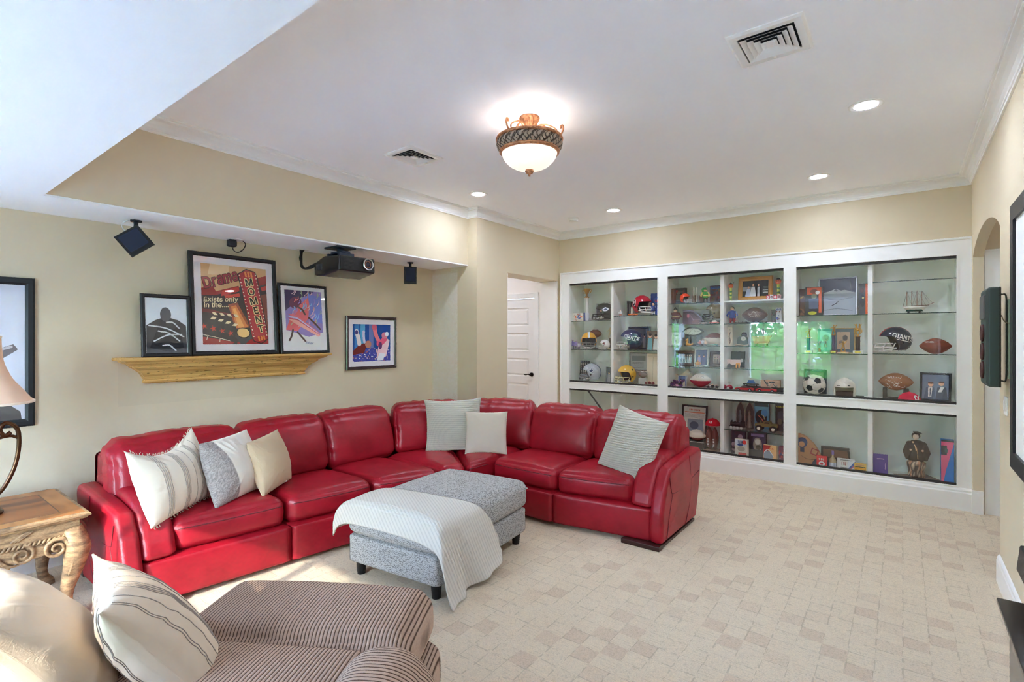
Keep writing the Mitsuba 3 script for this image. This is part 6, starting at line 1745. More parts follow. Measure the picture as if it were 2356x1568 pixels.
boxed('photo_standee', 'cut-out photograph of two standing men beside the navy helmet', (-2.58, YM + .03, Z), .175, .25, .008, lin(90, 60, 50), lambda w, h: [(R_(-w / 2, 0, w / 2, h), lin(108, 84, 66)), (poly((-w * .42, 0), (-w * .04, 0), (-w * .06, h * .62), (-w * .4, h * .62)), lin(120, 170, 176)), (poly((.02 * w, 0), (.42 * w, 0), (w * .38, h * .58), (w * .06, h * .58)), lin(206, 210, 206)), (ell(-w * .23, h * .74, w * .12, h * .12), SK), (ell(w * .22, h * .70, w * .12, h * .12), SK), (ell(-w * .23, h * .80, w * .12, h * .07), lin(60, 40, 34)), (ell(w * .22, h * .76, w * .12, h * .07), lin(50, 36, 32))], rx=-6, cat_='photograph', group='loose photographs in the cabinet')
Z = .945
photo('framed_document', 'grey framed certificate at the back of the bottom shelf, above the yellow helmet', (-2.82, YK + .05, Z + .165), .27, .245, .016, lin(110, 100, 94), lambda w, h: [(R_(-w / 2, 0, w / 2, h), lin(170, 170, 166)), (R_(-w * .4, h * .55, w * .4, h * .85), lin(120, 128, 124))] + [(R_(-w * .36, h * (.12 + .08 * i), w * .3, h * (.15 + .08 * i)), lin(130, 128, 124)) for i in range(5)], lean_=-3, cat_='framed document')
k = thing('display_riser', 'low cream riser holding the grey framed certificate', 'riser')
P_(k, 'top', bx(-.15, .15, 0, .10, .155, .165), mat4((-2.82, YK - .005, Z)), lin(206, 196, 180))
for s in (-1, 1): P_(k, 'side', bx(s * .14 - .006, s * .14 + .006, 0, .10, 0, .155), mat4((-2.82, YK - .005, Z)), lin(206, 196, 180))
boxed('cream_board', 'tall cream board leaning in the corner of the bottom shelf', (-2.59, YK, Z), .21, .40, .02, lin(226, 208, 180), lambda w, h: [(R_(-w / 2, 0, w / 2, h), lin(230, 212, 184)), (R_(-w * .1, 0, -w * .07, h), lin(200, 180, 150)), (R_(-w * .45, h * .9, w * .45, h * .96), lin(214, 196, 168))], rx=-5, cat_='board', group='boards in the cabinet')
helmet('football_helmet', 'yellow football helmet facing the room, bottom shelf of the first bay', (-2.90, YM - .06, Z), 62, 1.0, lin(228, 176, 52), lin(206, 196, 150), None, [(hs(ell(0, 0, .012, .012), .02, .19), lin(60, 70, 60))])
football('football', 'small grey football lying between the yellow helmet and the cream board', (-2.70, YM, Z + .085), rz=-12, s=.50, colf=lambda v: lin(128, 120, 110))
k = thing('display_block', 'small clear block under the grey football', 'display stand')
P_(k, 'block', rbx(-.05, .05, -.03, .03, 0, .085, .004), mat4((-2.70, YM, Z)), lin(190, 190, 182), 'gloss')
for i in range(5):
    figurine('figurine', 'tiny toy player in maroon and white at the front of the bottom shelf', (-2.60 + .024 * i, YF - .05 + .012 * (i % 2), Z), .058 + .006 * (i % 3), [lin(120, 50, 50), lin(190, 170, 150)][i % 2], lin(220, 210, 200), wide=1.3, group='tiny players at the right of the bottom shelf')
# ---- second bay, left half
Z = 1.972
boxed('toy_box', 'red and black boxed figure, top shelf of the middle bay', (-2.23, YM, Z), .175, .20, .06, lin(44, 34, 36), blotch(21, [lin(170, 50, 60), lin(120, 36, 44), lin(90, 84, 80)], 16, lin(52, 44, 46), fig=lin(110, 108, 104)))
boxed('wooden_box', 'narrow brown box in the top left corner of the middle bay', (-2.275, YM - .08, Z), .036, .19, .06, lin(110, 66, 54), cat_='box', group='boxes in the cabinet')
mini_helmet('small_helmet', 'small orange football helmet on the top shelf of the middle bay', (-2.115, YF - .01, Z), 165, .50, lin(232, 70, 30), lin(206, 206, 206), lin(120, 60, 40), group='small football helmets in the cabinet')
k = thing('coaster_stack', 'brown wooden block behind the orange helmet', 'block'); P_(k, 'block', rbx(-.022, .022, 0, .05, 0, .10, .002), mat4((-2.035, YM, Z)), lin(96, 62, 40))
for i, x in enumerate((-2.012, -1.993)):
    k = thing('candlestick', ('left of two slim silver candlesticks on the top shelf', 'right of two slim silver candlesticks on the top shelf')[i], 'candlestick', 'slim silver candlesticks')
    P_(k, 'stem', lathe([(0, 0), (.018, 0), (.016, .006), (.006, .012), (.005, .12), (.008, .13), (.0085, .19), (.006, .192), (0, .18)], 20), mat4((x, YF + .03 * i, Z)), lin(220, 216, 206), 'metal', 40)
k = thing('wooden_block', 'brown wooden block right of the candlesticks', 'block'); P_(k, 'block', rbx(-.025, .025, 0, .05, 0, .095, .002), mat4((-1.953, YM, Z)), lin(104, 70, 62))
boxed('picture_book', 'blue and red picture book standing at the back of the top shelf', (-1.80, YK, Z), .155, .215, .02, lin(20, 90, 160), blotch(31, [lin(150, 50, 44), lin(90, 40, 44), lin(60, 60, 90), lin(120, 96, 60)], 26, lin(96, 72, 80), bar=lin(24, 100, 176)), cat_='book', group='books in the cabinet')
figurine('figurine', 'elf figurine in a green hat and yellow coat, holding a green balloon', (-1.875, YF, Z), .172, lin(60, 150, 60), lin(60, 50, 44), hat='cone', hatcol=lin(30, 120, 44), arms=lin(222, 204, 110), trim=lin(224, 206, 120), base=lin(60, 52, 40), wide=1.25)
k = thing('green_balloon', 'bright green balloon ornament behind the elf figurine', 'ornament'); P_(k, 'balloon', ball(.028, c=(0, 0, .155), s=(.8, .8, 1.2)), mat4((-1.925, YM, Z)), lin(30, 170, 70), 'gloss', True); P_(k, 'stick', cyl(.003, 0, .13, 8), mat4((-1.925, YM, Z)), lin(220, 220, 210))
Z = 1.715
figurine('figurine', 'dark red nutcracker-like figurine in a pointed hat, second shelf of the middle bay', (-2.245, YF + .02, Z), .208, lin(96, 30, 34), lin(60, 40, 30), hat='cone', hatcol=lin(40, 30, 30), trim=lin(190, 160, 110), base=lin(50, 36, 30), wide=1.5, beard=lin(224, 196, 160))
def ballprint(w, h):
    return [(poly((-w * .5, h), (-w * .05, h * .98), (w * .28, h * .62), (w * .5, h * .2), (w * .5, 0), (-w * .5, 0)), lin(126, 104, 124)), (stroke([(-w * .5, h * .95), (-w * .05, h * .93), (w * .3, h * .55), (w * .48, h * .2)], h * .08), lin(170, 172, 200)), (stroke([(-w * .5, h * .82), (-w * .08, h * .80), (w * .2, h * .5)], h * .04), lin(84, 76, 100)),
            (stroke([(-w * .2, h * .75), (-w * .05, h * .4), (w * .05, h * .1)], h * .03), lin(196, 160, 180)), (stroke([(-w * .05, h * .38), (w * .15, h * .36), (w * .32, h * .35)], h * .05), lin(200, 180, 196)), (ell(w * .1, h * .2, w * .18, h * .1), lin(146, 116, 124)), (ell(-w * .25, h * .6, w * .06, h * .14), lin(206, 130, 150))]
k = boxed('cut_out_print', 'violet print cut in the curve of a football, middle of the second shelf', (-2.06, YM + .04, Z), .262, .185, .012, lin(120, 110, 120), None, cat_='print', group='prints in the cabinet')
del scene[k + '__body']
m = poly_prism2([(-.131, .185), (-.013, .181), (.073, .115), (.131, .037), (.131, 0), (-.131, 0)], .012); P_(k, 'panel', m, mat4((-2.06, YM + .05, Z)), lin(110, 100, 112))
m, c = layers(clip(ballprint(.258, .181), .258, .181), y0=-.0065); P_(k, 'print', m, mat4((-2.06, YM + .05, Z)), c)
P_(k, 'foot', bx(-.12, .14, -.02, .06, 0, .008), mat4((-2.06, YM + .05, Z)), lin(196, 160, 130))
boxed('grey_card', 'pale grey card standing behind the violet cut-out print', (-2.02, YK + .04, Z), .24, .185, .006, lin(176, 184, 184), None, cat_='card', group='cards in the cabinet')
helmet('football_helmet', 'gold-brown football helmet with a dark mask, second shelf against the divider', (-1.79, YM - .01, Z + .045), 0, .82, lin(128, 116, 84), lin(36, 34, 36), None)
k = thing('helmet_block', 'black block under the gold-brown helmet', 'display stand'); P_(k, 'block', rbx(-.06, .06, -.04, .04, 0, .045, .003), mat4((-1.78, YM - .01, Z)), lin(36, 34, 34))
toy_car('toy_car', 'small black and white toy truck at the front of the second shelf', (-1.895, YF - .03, Z), .095, lin(210, 210, 212), -8, roof=lin(40, 40, 44), hi=.36)
toy_car('toy_car', 'red toy fire truck at the front of the second shelf, against the divider', (-1.765, YF - .03, Z), .105, lin(206, 36, 44), 4, roof=lin(222, 200, 196), hi=.34)
Z = 1.457
photo('framed_photo', 'square white framed print at the left end of the third shelf', (-2.245, YF + .03, Z), .13, .165, .018, lin(214, 210, 206), lambda w, h: [(R_(-w / 2, 0, w / 2, h), lin(196, 190, 184)), (ell(0, h * .55, w * .14, h * .16), lin(226, 224, 220)), (R_(-w * .3, h * .82, w * .3, h * .88), lin(110, 106, 104)), (ell(0, h * .25, w * .1, h * .1), lin(150, 150, 148))], lean_=-7, mat=.008)
k = thing('football_clock', 'football-shaped clock with a pale dial on a black stand, third shelf', 'clock')
M = mat4((-2.06, YM, Z))
fb = football_mesh(L=.272, D=.125); fb.apply_scale((1, .55, 1))
P_(k, 'body', xf(fb, (0, .03, .172)), M, lin(78, 82, 74), 'satin', True)
fd = poly((-.118, .165), (-.09, .19), (-.04, .212), (.03, .214), (.09, .196), (.122, .172), (.09, .146), (.03, .126), (-.04, .126), (-.09, .144))
m, c = layers([(fd, lin(196, 204, 186)), (fd.difference(fd.buffer(-.004)), lin(60, 60, 56))] + [(ell(-.02 + .055 * math.sin(a), .17 + .034 * math.cos(a), .0028, .005), lin(40, 40, 40)) for a in np.arange(12) * np.pi / 6] + [(stroke([(-.02, .17), (-.036, .152)], .004, 3), lin(24, 24, 24)), (stroke([(-.02, .17), (-.008, .195)], .003, 3), lin(24, 24, 24)), (stroke([(.05, .168), (.08, .172), (.1, .166)], .003), lin(70, 74, 66)), (R_(-.045, .135, .03, .139), lin(50, 50, 48))], y0=-.008)
P_(k, 'dial', m, M, c, 'satin', lab='pale dial with black hands')
P_(k, 'base', cat(rbx(-.10, .10, 0, .10, 0, .012, .003), rbx(-.09, -.03, .02, .08, .012, .13, .003), rbx(.045, .10, .01, .08, .012, .125, .003)), M, lin(24, 24, 24), 'gloss')
k = thing('fox_figure', 'golden fox figure sitting in front of the football clock', 'figurine')
M = mat4((-2.085, YF, Z))
P_(k, 'body', cat(m3.Manifold.batch_hull([m3.Manifold.sphere(.016, 10).translate((-.01, 0, .018)), m3.Manifold.sphere(.012, 10).translate((-.004, 0, .055))]), m3.Manifold.batch_hull([m3.Manifold.sphere(.012, 8).translate((.03, 0, .012)), m3.Manifold.sphere(.014, 8).translate((-.005, 0, .018))])), M, lin(214, 164, 90), 'satin', 40)
hd = P_(k, 'head', m3.Manifold.batch_hull([m3.Manifold.sphere(.015, 10).translate((-.006, 0, .068)), m3.Manifold.sphere(.006, 8).translate((-.028, 0, .063))]), M, lin(222, 176, 104), 'satin', 40)
P_(k, 'ears', cat(*[cyl(.006, 0, .016, 8, .001).apply_translation((0, s * .009, .077)) for s in (-1, 1)]), M, lin(206, 150, 80), 'satin', parent=hd)
P_(k, 'tail', tube(bez([(.03, 0, .014), (.05, 0, .016), (.062, 0, .03)], 10), [.007 + .003 * math.sin(i * .35) for i in range(10)], 8), M, lin(206, 150, 84), 'satin', True)
def twotone(c1, c2, z=0.0): return lambda v: c1 if v[2] > z else c2
football('football', 'brown and white football at the right end of the third shelf', (-1.795, YM, Z), s=.92, rz=8, colf=twotone(lin(110, 48, 40), lin(226, 216, 204), .018), laces=False, script=None)
for i, (x, c) in enumerate(((-1.93, lin(210, 130, 120)), (-1.90, lin(200, 200, 206)), (-1.868, lin(226, 190, 160)))):
    figurine('figurine', ('tiny pink figurine below the brown and white football', 'tiny pale grey figurine between the pink and the tan ones', 'tiny tan figurine below the brown and white football')[i], (x, YF - .03, Z), .07 + .012 * (i == 1), c, lin(130, 90, 90), wide=1.4, group='tiny figurines on the third shelf')
toy_car('toy_car', 'small teal toy car at the right end of the third shelf', (-1.762, YF - .045, Z), .085, lin(24, 110, 130), 6)
Z = 1.201
photo('framed_photo', 'dark wood framed group photograph, fourth shelf of the middle bay', (-2.15, YM, Z), .245, .192, .036, lin(74, 56, 40), lambda w, h: [(R_(-w / 2, 0, w / 2, h), lin(44, 52, 50))] + [(poly((w * (-.46 + .115 * i), 0), (w * (-.36 + .115 * i), 0), (w * (-.375 + .115 * i), h * .7), (w * (-.445 + .115 * i), h * .7)), [lin(214, 230, 222), lin(170, 200, 196)][i % 2]) for i in range(8)] + [(ell(w * (-.41 + .115 * i), h * .8, w * .032, h * .09), lin(206, 190, 176)) for i in range(8)], d=.022)
k = thing('white_card', 'small white card lying in front of the dark wood framed group photograph', 'card'); P_(k, 'card', bx(-.07, .07, -.01, .01, 0, .006), mat4((-2.18, YF - .05, Z)), lin(232, 230, 222))
photo('framed_photo', 'silver framed blue portrait in the middle of the fourth shelf', (-1.945, YM - .02, Z), .165, .222, .018, lin(214, 210, 200), people(13, lin(70, 74, 104), [lin(150, 140, 170), lin(90, 80, 120)], 2), b='metal', rz=8)
figurine('figurine', 'honey-coloured teddy bear figure sitting before the silver framed portrait', (-1.955, YF - .03, Z), .088, lin(196, 140, 60), lin(190, 132, 56), head=lin(206, 152, 74), wide=1.7)
toy_car('toy_car', 'tiny blue toy car beside the teddy bear figure', (-1.865, YF - .02, Z), .078, lin(24, 48, 110), 5, roof=lin(226, 230, 236), hi=.3)
photo('framed_photo', 'brown framed pale photograph at the right end of the fourth shelf', (-1.79, YM + .05, Z), .155, .19, .04, lin(78, 54, 42), people(17, lin(196, 186, 170), [lin(150, 140, 126), lin(110, 100, 92)], 2), d=.022)
Z = .945
k = thing('flower_bunch', 'bunch of purple silk flowers at the left end of the bottom shelf', 'flowers')
rng = np.random.default_rng(8)
for i in range(16):
    c = np.array([rng.uniform(-.085, .08), rng.uniform(-.03, .03), rng.uniform(.02, .12)]); c[2] -= abs(c[0]) * .5; c[2] = max(c[2], .018)
    pet = cat(*[xf(ball(.012, c=(.014, 0, 0), s=(1, .7, .35)), (0, 0, 0), 72 * j, 0, 20) for j in range(5)], ball(.006))
    P_(k, 'blossom', xf(pet, c, rng.uniform(0, 90), rng.uniform(40, 100)), mat4((-2.225, YF, Z)), [lin(84, 52, 96), lin(110, 70, 116), lin(214, 150, 176), lin(64, 40, 74)][i % 4 if i % 5 else 3], 'satin', True)
P_(k, 'stems', cat(*[tube([(0, 0, 0.004), (x, 0, .03 + .5 * abs(x))], .003, 5) for x in np.linspace(-.07, .07, 7)]), mat4((-2.225, YF, Z)), lin(60, 80, 50), 'satin', kind='stuff')
photo('framed_photo', 'blue photograph on a clear stand behind the purple flowers', (-2.175, YF + .06, Z), .115, .14, .008, lin(206, 210, 214), people(19, lin(90, 110, 160), [lin(70, 66, 70), lin(200, 190, 170)], 2), lean_=-10)
k = thing('paper_bag', 'folded cream paper bag with a pointed top behind the blue photograph', 'paper bag')
V = [(-.13, 0, 0), (.13, 0, 0), (.13, .06, 0), (-.13, .06, 0), (-.13, .0, .17), (-.06, .02, .125), (.0, .0, .16), (.055, .01, .215), (.085, .0, .17), (.13, 0, .05), (.13, .06, .05), (.085, .06, .165), (.055, .05, .21), (0, .06, .155), (-.06, .04, .12), (-.13, .06, .165)]
m = m3.Manifold.extrude(m3.CrossSection([[(-.13, 0), (.13, 0), (.13, .05), (.085, .17), (.055, .215), (0, .16), (-.06, .125), (-.13, .17)]]), .05)
P_(k, 'bag', up2y(tm(m)), mat4((-2.20, YK + .04, Z)), lin(236, 218, 190))
k = football('football', 'red and white football in a clear display case, bottom shelf of the middle bay', (-1.955, YM - .02, Z + .012), s=.95, colf=twotone(lin(226, 216, 200), lin(176, 46, 62), .0), laces=False)
P_(k, 'marks', cat(*[tube(surf([(x + .015 * math.cos(a), .045 + .01 * math.sin(a)) for a in np.linspace(0, 6.28, 9)]), .0014, 5) for x in (-.01, .04)]), mat4((-1.955, YM - .02, Z + .012 + .085 * .95), s=.95), lin(110, 106, 104))
clear_case(k, mat4((-1.95, YM - .125, Z + .001)), .30, .185, .22, lin(170, 150, 140))
for i in range(5):
    figurine('figurine', 'tiny black and white toy player at the front right of the bottom shelf', (-1.825 + .025 * i, YF - .06 + .015 * (i % 2), Z), .055 + .008 * (i % 3), [lin(40, 40, 40), lin(222, 220, 216)][i % 2], [lin(216, 214, 210), lin(60, 56, 50)][i % 2], wide=1.35, group='tiny black and white players on the bottom shelf')
# ---- second bay, right half
Z = 1.978
for i, (x, h_) in enumerate(((-1.598, .222), (-1.098, .245))):
    k = thing('pumpkin_figure', ('pumpkin-headed striped stick figure left of the gold frame', 'pumpkin-headed striped stick figure right of the gold frame')[i], 'figurine', 'pumpkin-headed stick figures')
    M = mat4((x, YF + .04, Z), s=h_ / .24)
    P_(k, 'stick', cyl(.014, 0, .17, 16), M, lin(206, 206, 96), 'satin', 40)
    P_(k, 'bands', cat(*[cyl(.0148, z, z + .018, 16) for z in (.02, .065, .11)]), M, lin(70, 130, 80), 'satin', 40)
    P_(k, 'base', cyl(.024, 0, .008, 16), M, lin(90, 80, 40), 'satin', 40)
    hd = P_(k, 'head', ball(.03, c=(0, 0, .195), s=(1, .9, 1.05)), M, lin(226, 110, 66), 'satin', True)
    P_(k, 'face', cat(ball(.004, c=(-.01, -.027, .20)), ball(.004, c=(.01, -.027, .20)), xf(bx(-.01, .01, -.028, -.024, .182, .186))), M, lin(120, 30, 24), 'satin', parent=hd)
    P_(k, 'cap', lathe([(0, .215), (.026, .213), (.018, .226), (.004, .236), (0, .24)], 16), M, lin(34, 28, 30), 'satin', 40)
    P_(k, 'twig', tube([(.02, 0, .18), (.035, 0, .225), (.04, 0, .245)], .002, 5), M, lin(40, 34, 30), 'satin')
framed('framed_photo', 'large gold framed wedding photograph on the top shelf of the middle bay', 'framed photo', mat4((-1.345, YM, Z), rz=0) @ mat4((0, 0, 0), rx=-8), .365, .278, .046, .03, lin(190, 132, 58), 0.0, WHITE,
       lambda w, h: [(R_(-w / 2, 0, w / 2, h), lin(44, 50, 56)), (R_(-w * .5, h * .35, -w * .1, h * .62), lin(150, 150, 160)), (poly((-w * .4, 0), (-w * .14, 0), (-w * .2, h * .5), (-w * .32, h * .5)), lin(190, 200, 224)), (poly((-w * .22, 0), (w * .04, 0), (-w * .03, h * .62), (-w * .14, h * .62)), lin(222, 224, 232)), (ell(-w * .085, h * .72, w * .035, h * .08), SK), (ell(-w * .26, h * .58, w * .03, h * .07), SK), (poly((w * .06, 0), (w * .18, 0), (w * .16, h * .6), (w * .08, h * .6)), lin(206, 204, 214)), (poly((w * .02, 0), (w * .08, 0), (w * .08, h * .64), (w * .04, h * .64)), lin(24, 24, 30)), (poly((w * .17, 0), (w * .24, 0), (w * .22, h * .64), (w * .16, h * .64)), lin(24, 24, 30)), (ell(w * .12, h * .70, w * .03, h * .07), SK), (R_(w * .28, h * .2, w * .48, h * .28), lin(196, 200, 206)), (R_(w * .28, h * .36, w * .48, h * .42), lin(170, 176, 180)), (R_(w * .3, h * .5, w * .5, h * .6), lin(90, 100, 96))], 'gloss', 'framed photos in the cabinet')
for i, c in enumerate((lin(206, 60, 90), lin(224, 216, 220), lin(190, 50, 70), lin(226, 190, 190))):
    k = thing('toy_block', ('small pink block, first of four by the gold frame', 'small white block with a ring, second of four by the gold frame', 'small red block, third of four by the gold frame', 'small pale pink block, last of four by the gold frame')[i], 'block', 'small red and white blocks by the gold frame')
    P_(k, 'block', rbx(-.017, .017, -.017, .017, 0, .042 + .006 * (i % 2), .002), mat4((-1.185 + .037 * i, YF - .04, Z)), c)
    m, cc = layers([(ell(0, .022, .012, .014).difference(ell(0, .022, .005, .006)), lin(120, 24, 50) if i % 2 else WHITE)], y0=-.0176); P_(k, 'ring_mark', m, mat4((-1.185 + .037 * i, YF - .04, Z)), cc)
Z = 1.715
figurine('figurine', 'caped toy figure in blue and red on the second shelf', (-1.575, YF + .02, Z), .205, lin(36, 56, 140), lin(176, 36, 44), hat='hair', hatcol=lin(30, 28, 34), cape=lin(170, 30, 40), base=lin(40, 40, 44), wide=1.15, arms=lin(40, 60, 150))
k = football('football', 'signed dark brown football in a clear case, second shelf of the middle bay', (-1.35, YM - .01, Z + .014), s=1.0, colf=lambda v: lin(104, 72, 66), laces=False, script=scribbles(3, 7, .085, .03))
clear_case(k, mat4((-1.36, YM - .115, Z + .001)), .33, .19, .21, lin(40, 38, 36))
boxed('toy_card', 'carded toy figure in red and white at the right end of the second shelf', (-1.095, YF + .05, Z), .058, .172, .016, lin(226, 226, 232), blotch(41, [lin(90, 110, 190), lin(206, 70, 60), lin(120, 60, 60)], 7, lin(222, 222, 230), bar=lin(60, 80, 160)), group='carded toys in the cabinet')
boxed('toy_card', 'dim clear blister toy beside the carded red and white figure', (-1.15, YM, Z), .06, .155, .03, lin(110, 116, 112), blotch(43, [lin(120, 80, 96), lin(70, 74, 76), lin(150, 120, 130)], 10, lin(104, 110, 108)), group='carded toys in the cabinet')
for i in range(9):
    k = thing('toy_animal', 'tiny dark toy animal in the row along the second shelf', 'toy animal', 'row of tiny toy animals on the second shelf')
    P_(k, 'body', cat(ball(.009, c=(0, 0, .010), s=(1.6, .8, .8)), ball(.006, c=(-.015, 0, .016))), mat4((-1.52 + .042 * i, YF - .055, Z), rz=(37 * i) % 60 - 30), [lin(40, 38, 36), lin(120, 116, 108), lin(70, 62, 54)][i % 3], 'satin', True)
Z = 1.457
boxed('scroll_print', 'tall narrow cream print with dark brush marks, third shelf', (-1.622, YM, Z), .062, .222, .012, lin(206, 190, 170), lambda w, h: [(R_(-w / 2, 0, w / 2, h), lin(222, 208, 190)), (stroke([(-w * .1, h * .1), (w * .1, h * .3), (-w * .1, h * .5), (w * .1, h * .72)], w * .14), lin(110, 84, 76)), (stroke([(w * .15, h * .15), (-w * .15, h * .35)], w * .1), lin(150, 120, 106)), (ell(0, h * .85, w * .12, h * .02), lin(150, 140, 130))], rz=10, cat_='print', group='prints in the cabinet')
k = thing('mantel_clock', 'black mantel clock on the third shelf, right of the narrow print', 'clock')
M = mat4((-1.48, YM - .03, Z))
P_(k, 'case', cat(rbx(-.075, .075, 0, .05, 0, .014, .003), poly_prism2([(-.06, .014), (-.05, .09), (-.03, .11), (.02, .12), (.05, .10), (.06, .014)], .04).apply_translation((0, .025, 0)), ball(.03, c=(.02, .02, .13))), M, lin(50, 52, 50), 'gloss', 30)
P_(k, 'dial', xf(cyl(.027, 0, .004, 24), (.015, .002, .085), rx=90), M, lin(206, 204, 190), 'satin', 40)
P_(k, 'hands', cat(bx(.014, .016, -.0035, -.0025, .085, .105), bx(.015, .03, -.0035, -.0025, .084, .086)), M, lin(20, 20, 20))
P_(k, 'trim', tube(bez([(-.075, -.01, .008), (-.03, -.014, .016), (.03, -.014, .008), (.075, -.01, .016)], 16), .006, 6), M, lin(206, 190, 160), 'satin', True)
k = thing('wooden_boat', 'tan wooden model boat with a grey superstructure on the third shelf', 'model boat')
M = mat4((-1.275, YM, Z))
P_(k, 'hull', poly_prism2([(-.10, .115), (-.075, .03), (.07, .03), (.10, .12)], .07), M, lin(196, 150, 112), 'satin')
P_(k, 'keel_stand', cat(bx(-.06, -.05, -.03, .03, 0, .03), bx(.05, .06, -.03, .03, 0, .03)), M, lin(90, 66, 50))
P_(k, 'cabin', cat(bx(-.07, .06, -.025, .025, .116, .15), bx(-.04, .04, -.02, .02, .15, .18), bx(.0, .02, -.012, .012, .18, .20)), M, lin(140, 136, 144))
Z = 1.201
photo('framed_photo', 'dark landscape photograph in a thin frame, fourth shelf right of the divider', (-1.545, YM + .05, Z), .155, .19, .008, lin(40, 40, 42), lambda w, h: [(R_(-w / 2, 0, w / 2, h), lin(60, 72, 66)), (R_(-w / 2, h * .3, w / 2, h * .5), lin(84, 90, 84)), (ell(w * .3, h * .45, w * .1, h * .12), lin(206, 206, 200))])
boxed('postcard', 'pale postcard with a dark hilly skyline, leaning before the dark landscape photograph', (-1.565, YF + .03, Z), .15, .10, .003, lin(220, 200, 190), lambda w, h: [(R_(-w / 2, 0, w / 2, h), lin(226, 200, 190)), (poly((-w * .5, 0), (w * .5, 0), (w * .5, h * .3), (w * .2, h * .5), (-w * .1, h * .34), (-w * .35, h * .55), (-w * .5, h * .3)), lin(56, 50, 48)), (R_(w * .15, 0, w * .45, h * .6), lin(226, 160, 80)), (poly((w * .24, 0), (w * .36, 0), (w * .33, h * .45), (w * .27, h * .45)), lin(60, 46, 40))], rx=-14, cat_='postcard', group='loose photographs in the cabinet')
Z = .945
for i, x in enumerate((-1.655, -1.59)):
    mini_helmet('small_helmet', ('small maroon and white helmet beside the divider on the bottom shelf', 'small maroon and white helmet next to the first red toy car')[i], (x, YF - .045, Z), 20, .27, lin(150, 30, 54), lin(226, 222, 220), stripe=WHITE, group='small football helmets in the cabinet')
boxed('pale_card', 'pale green card lying behind the small maroon helmets', (-1.60, YM + .02, Z), .12, .055, .02, lin(190, 206, 190), None, rx=-20, cat_='card', group='cards in the cabinet')
toy_car('toy_car', 'long red toy convertible on the bottom shelf, left of the two big red cars', (-1.43, YF - .035, Z), .20, lin(190, 28, 44), 3, roof=lin(60, 30, 34), hi=.22)
toy_car('toy_car', 'long red toy convertible on the bottom shelf, right of the two big red cars', (-1.205, YF - .035, Z), .21, lin(204, 32, 48), 2, roof=lin(70, 34, 38), hi=.22)
k = thing('car_plinth', 'black plinth holding a row of toy cars behind the red convertibles', 'plinth'); P_(k, 'plinth', bx(-.215, .21, 0, .12, 0, .05), mat4((-1.27, YM - .03, Z)), lin(40, 40, 38))
toy_car('toy_car', 'black and blue toy car on the plinth behind the red convertibles', (-1.395, YM + .02, Z + .05), .165, lin(44, 48, 56), 4, roof=lin(50, 96, 160), hi=.34)
boxed('toy_box', 'tan and grey toy car box on the plinth behind the red convertibles', (-1.19, YM, Z + .05), .20, .078, .07, lin(190, 150, 124), blotch(47, [lin(206, 190, 170), lin(60, 60, 70), lin(150, 150, 140)], 8, lin(206, 166, 140)))
toy_car('toy_car', 'small black toy car at the right end of the bottom shelf', (-1.05, YF + .03, Z), .09, lin(30, 30, 34), 8)
k = thing('green_mat', 'strip of green felt under the red toy convertibles', 'felt mat'); P_(k, 'mat', bx(-.21, .21, -.05, .05, 0, .003), mat4((-1.25, YF - .03, Z - .0035)), lin(50, 96, 44), 'matte')
# ---- third bay, left half
Z = 1.787
boxed('toy_box', 'orange and black boxed figure with a grey suit, top shelf of the right bay', (-.76, YM, Z), .165, .312, .07, lin(70, 40, 30), lambda w, h: [(R_(-w / 2, 0, w / 2, h), lin(54, 46, 46)), (R_(-w * .4, h * .74, w * .42, h * .98), lin(216, 90, 40)), (ell(0, h * .84, w * .22, h * .08), lin(120, 50, 36)), (ell(0, h * .68, w * .16, h * .08), lin(120, 120, 90)), (poly((-w * .28, h * .25), (w * .22, h * .25), (w * .26, h * .60), (-w * .3, h * .60)), lin(96, 104, 130)), (R_(w * .26, h * .1, w * .42, h * .88), lin(222, 100, 60)), (ell(w * .2, h * .80, w * .12, h * .06), lin(230, 224, 216)), (ell(-w * .1, h * .10, w * .25, h * .06), lin(196, 190, 50))])
boxed('toy_box', 'brown boxed figure in the top left corner of the right bay', (-.868, YM + .02, Z), .065, .30, .07, lin(84, 56, 44), blotch(52, [lin(130, 90, 60), lin(60, 44, 40), lin(190, 150, 60)], 9, lin(92, 62, 48)))
photo('framed_photo', 'silver framed grey photograph of a mountain across a field', (-.553, YK - .03, Z), .352, .408, .014, lin(196, 198, 204), lambda w, h: [(R_(-w / 2, 0, w / 2, h), lin(176, 184, 196)), (R_(-w / 2, h * .6, w / 2, h), lin(88, 94, 116)), (poly((-w * .5, h * .58), (-w * .2, h * .66), (-w * .05, h * .72), (w * .1, h * .66), (w * .2, h * .68), (w * .5, h * .58)), lin(200, 206, 214)), (poly((-w * .1, h * .66), (-w * .05, h * .72), (w * .02, h * .66), (-w * .03, h * .64)), lin(120, 126, 140)), (stroke([(w * .35, h * .65), (w * .37, h * .8), (w * .34, h * .95)], w * .02), lin(60, 64, 74)), (stroke([(-w * .15, h * .25), (-w * .05, h * .3), (w * .02, h * .36)], w * .02), lin(60, 66, 80)), (stroke([(-w * .3, h * .45), (0, h * .4), (w * .4, h * .46)], w * .03), lin(150, 158, 172)), (stroke([(-w * .4, h * .12), (0, h * .16), (w * .4, h * .1)], w * .02), lin(130, 138, 150))], lean_=-6, b='metal', d=.018)
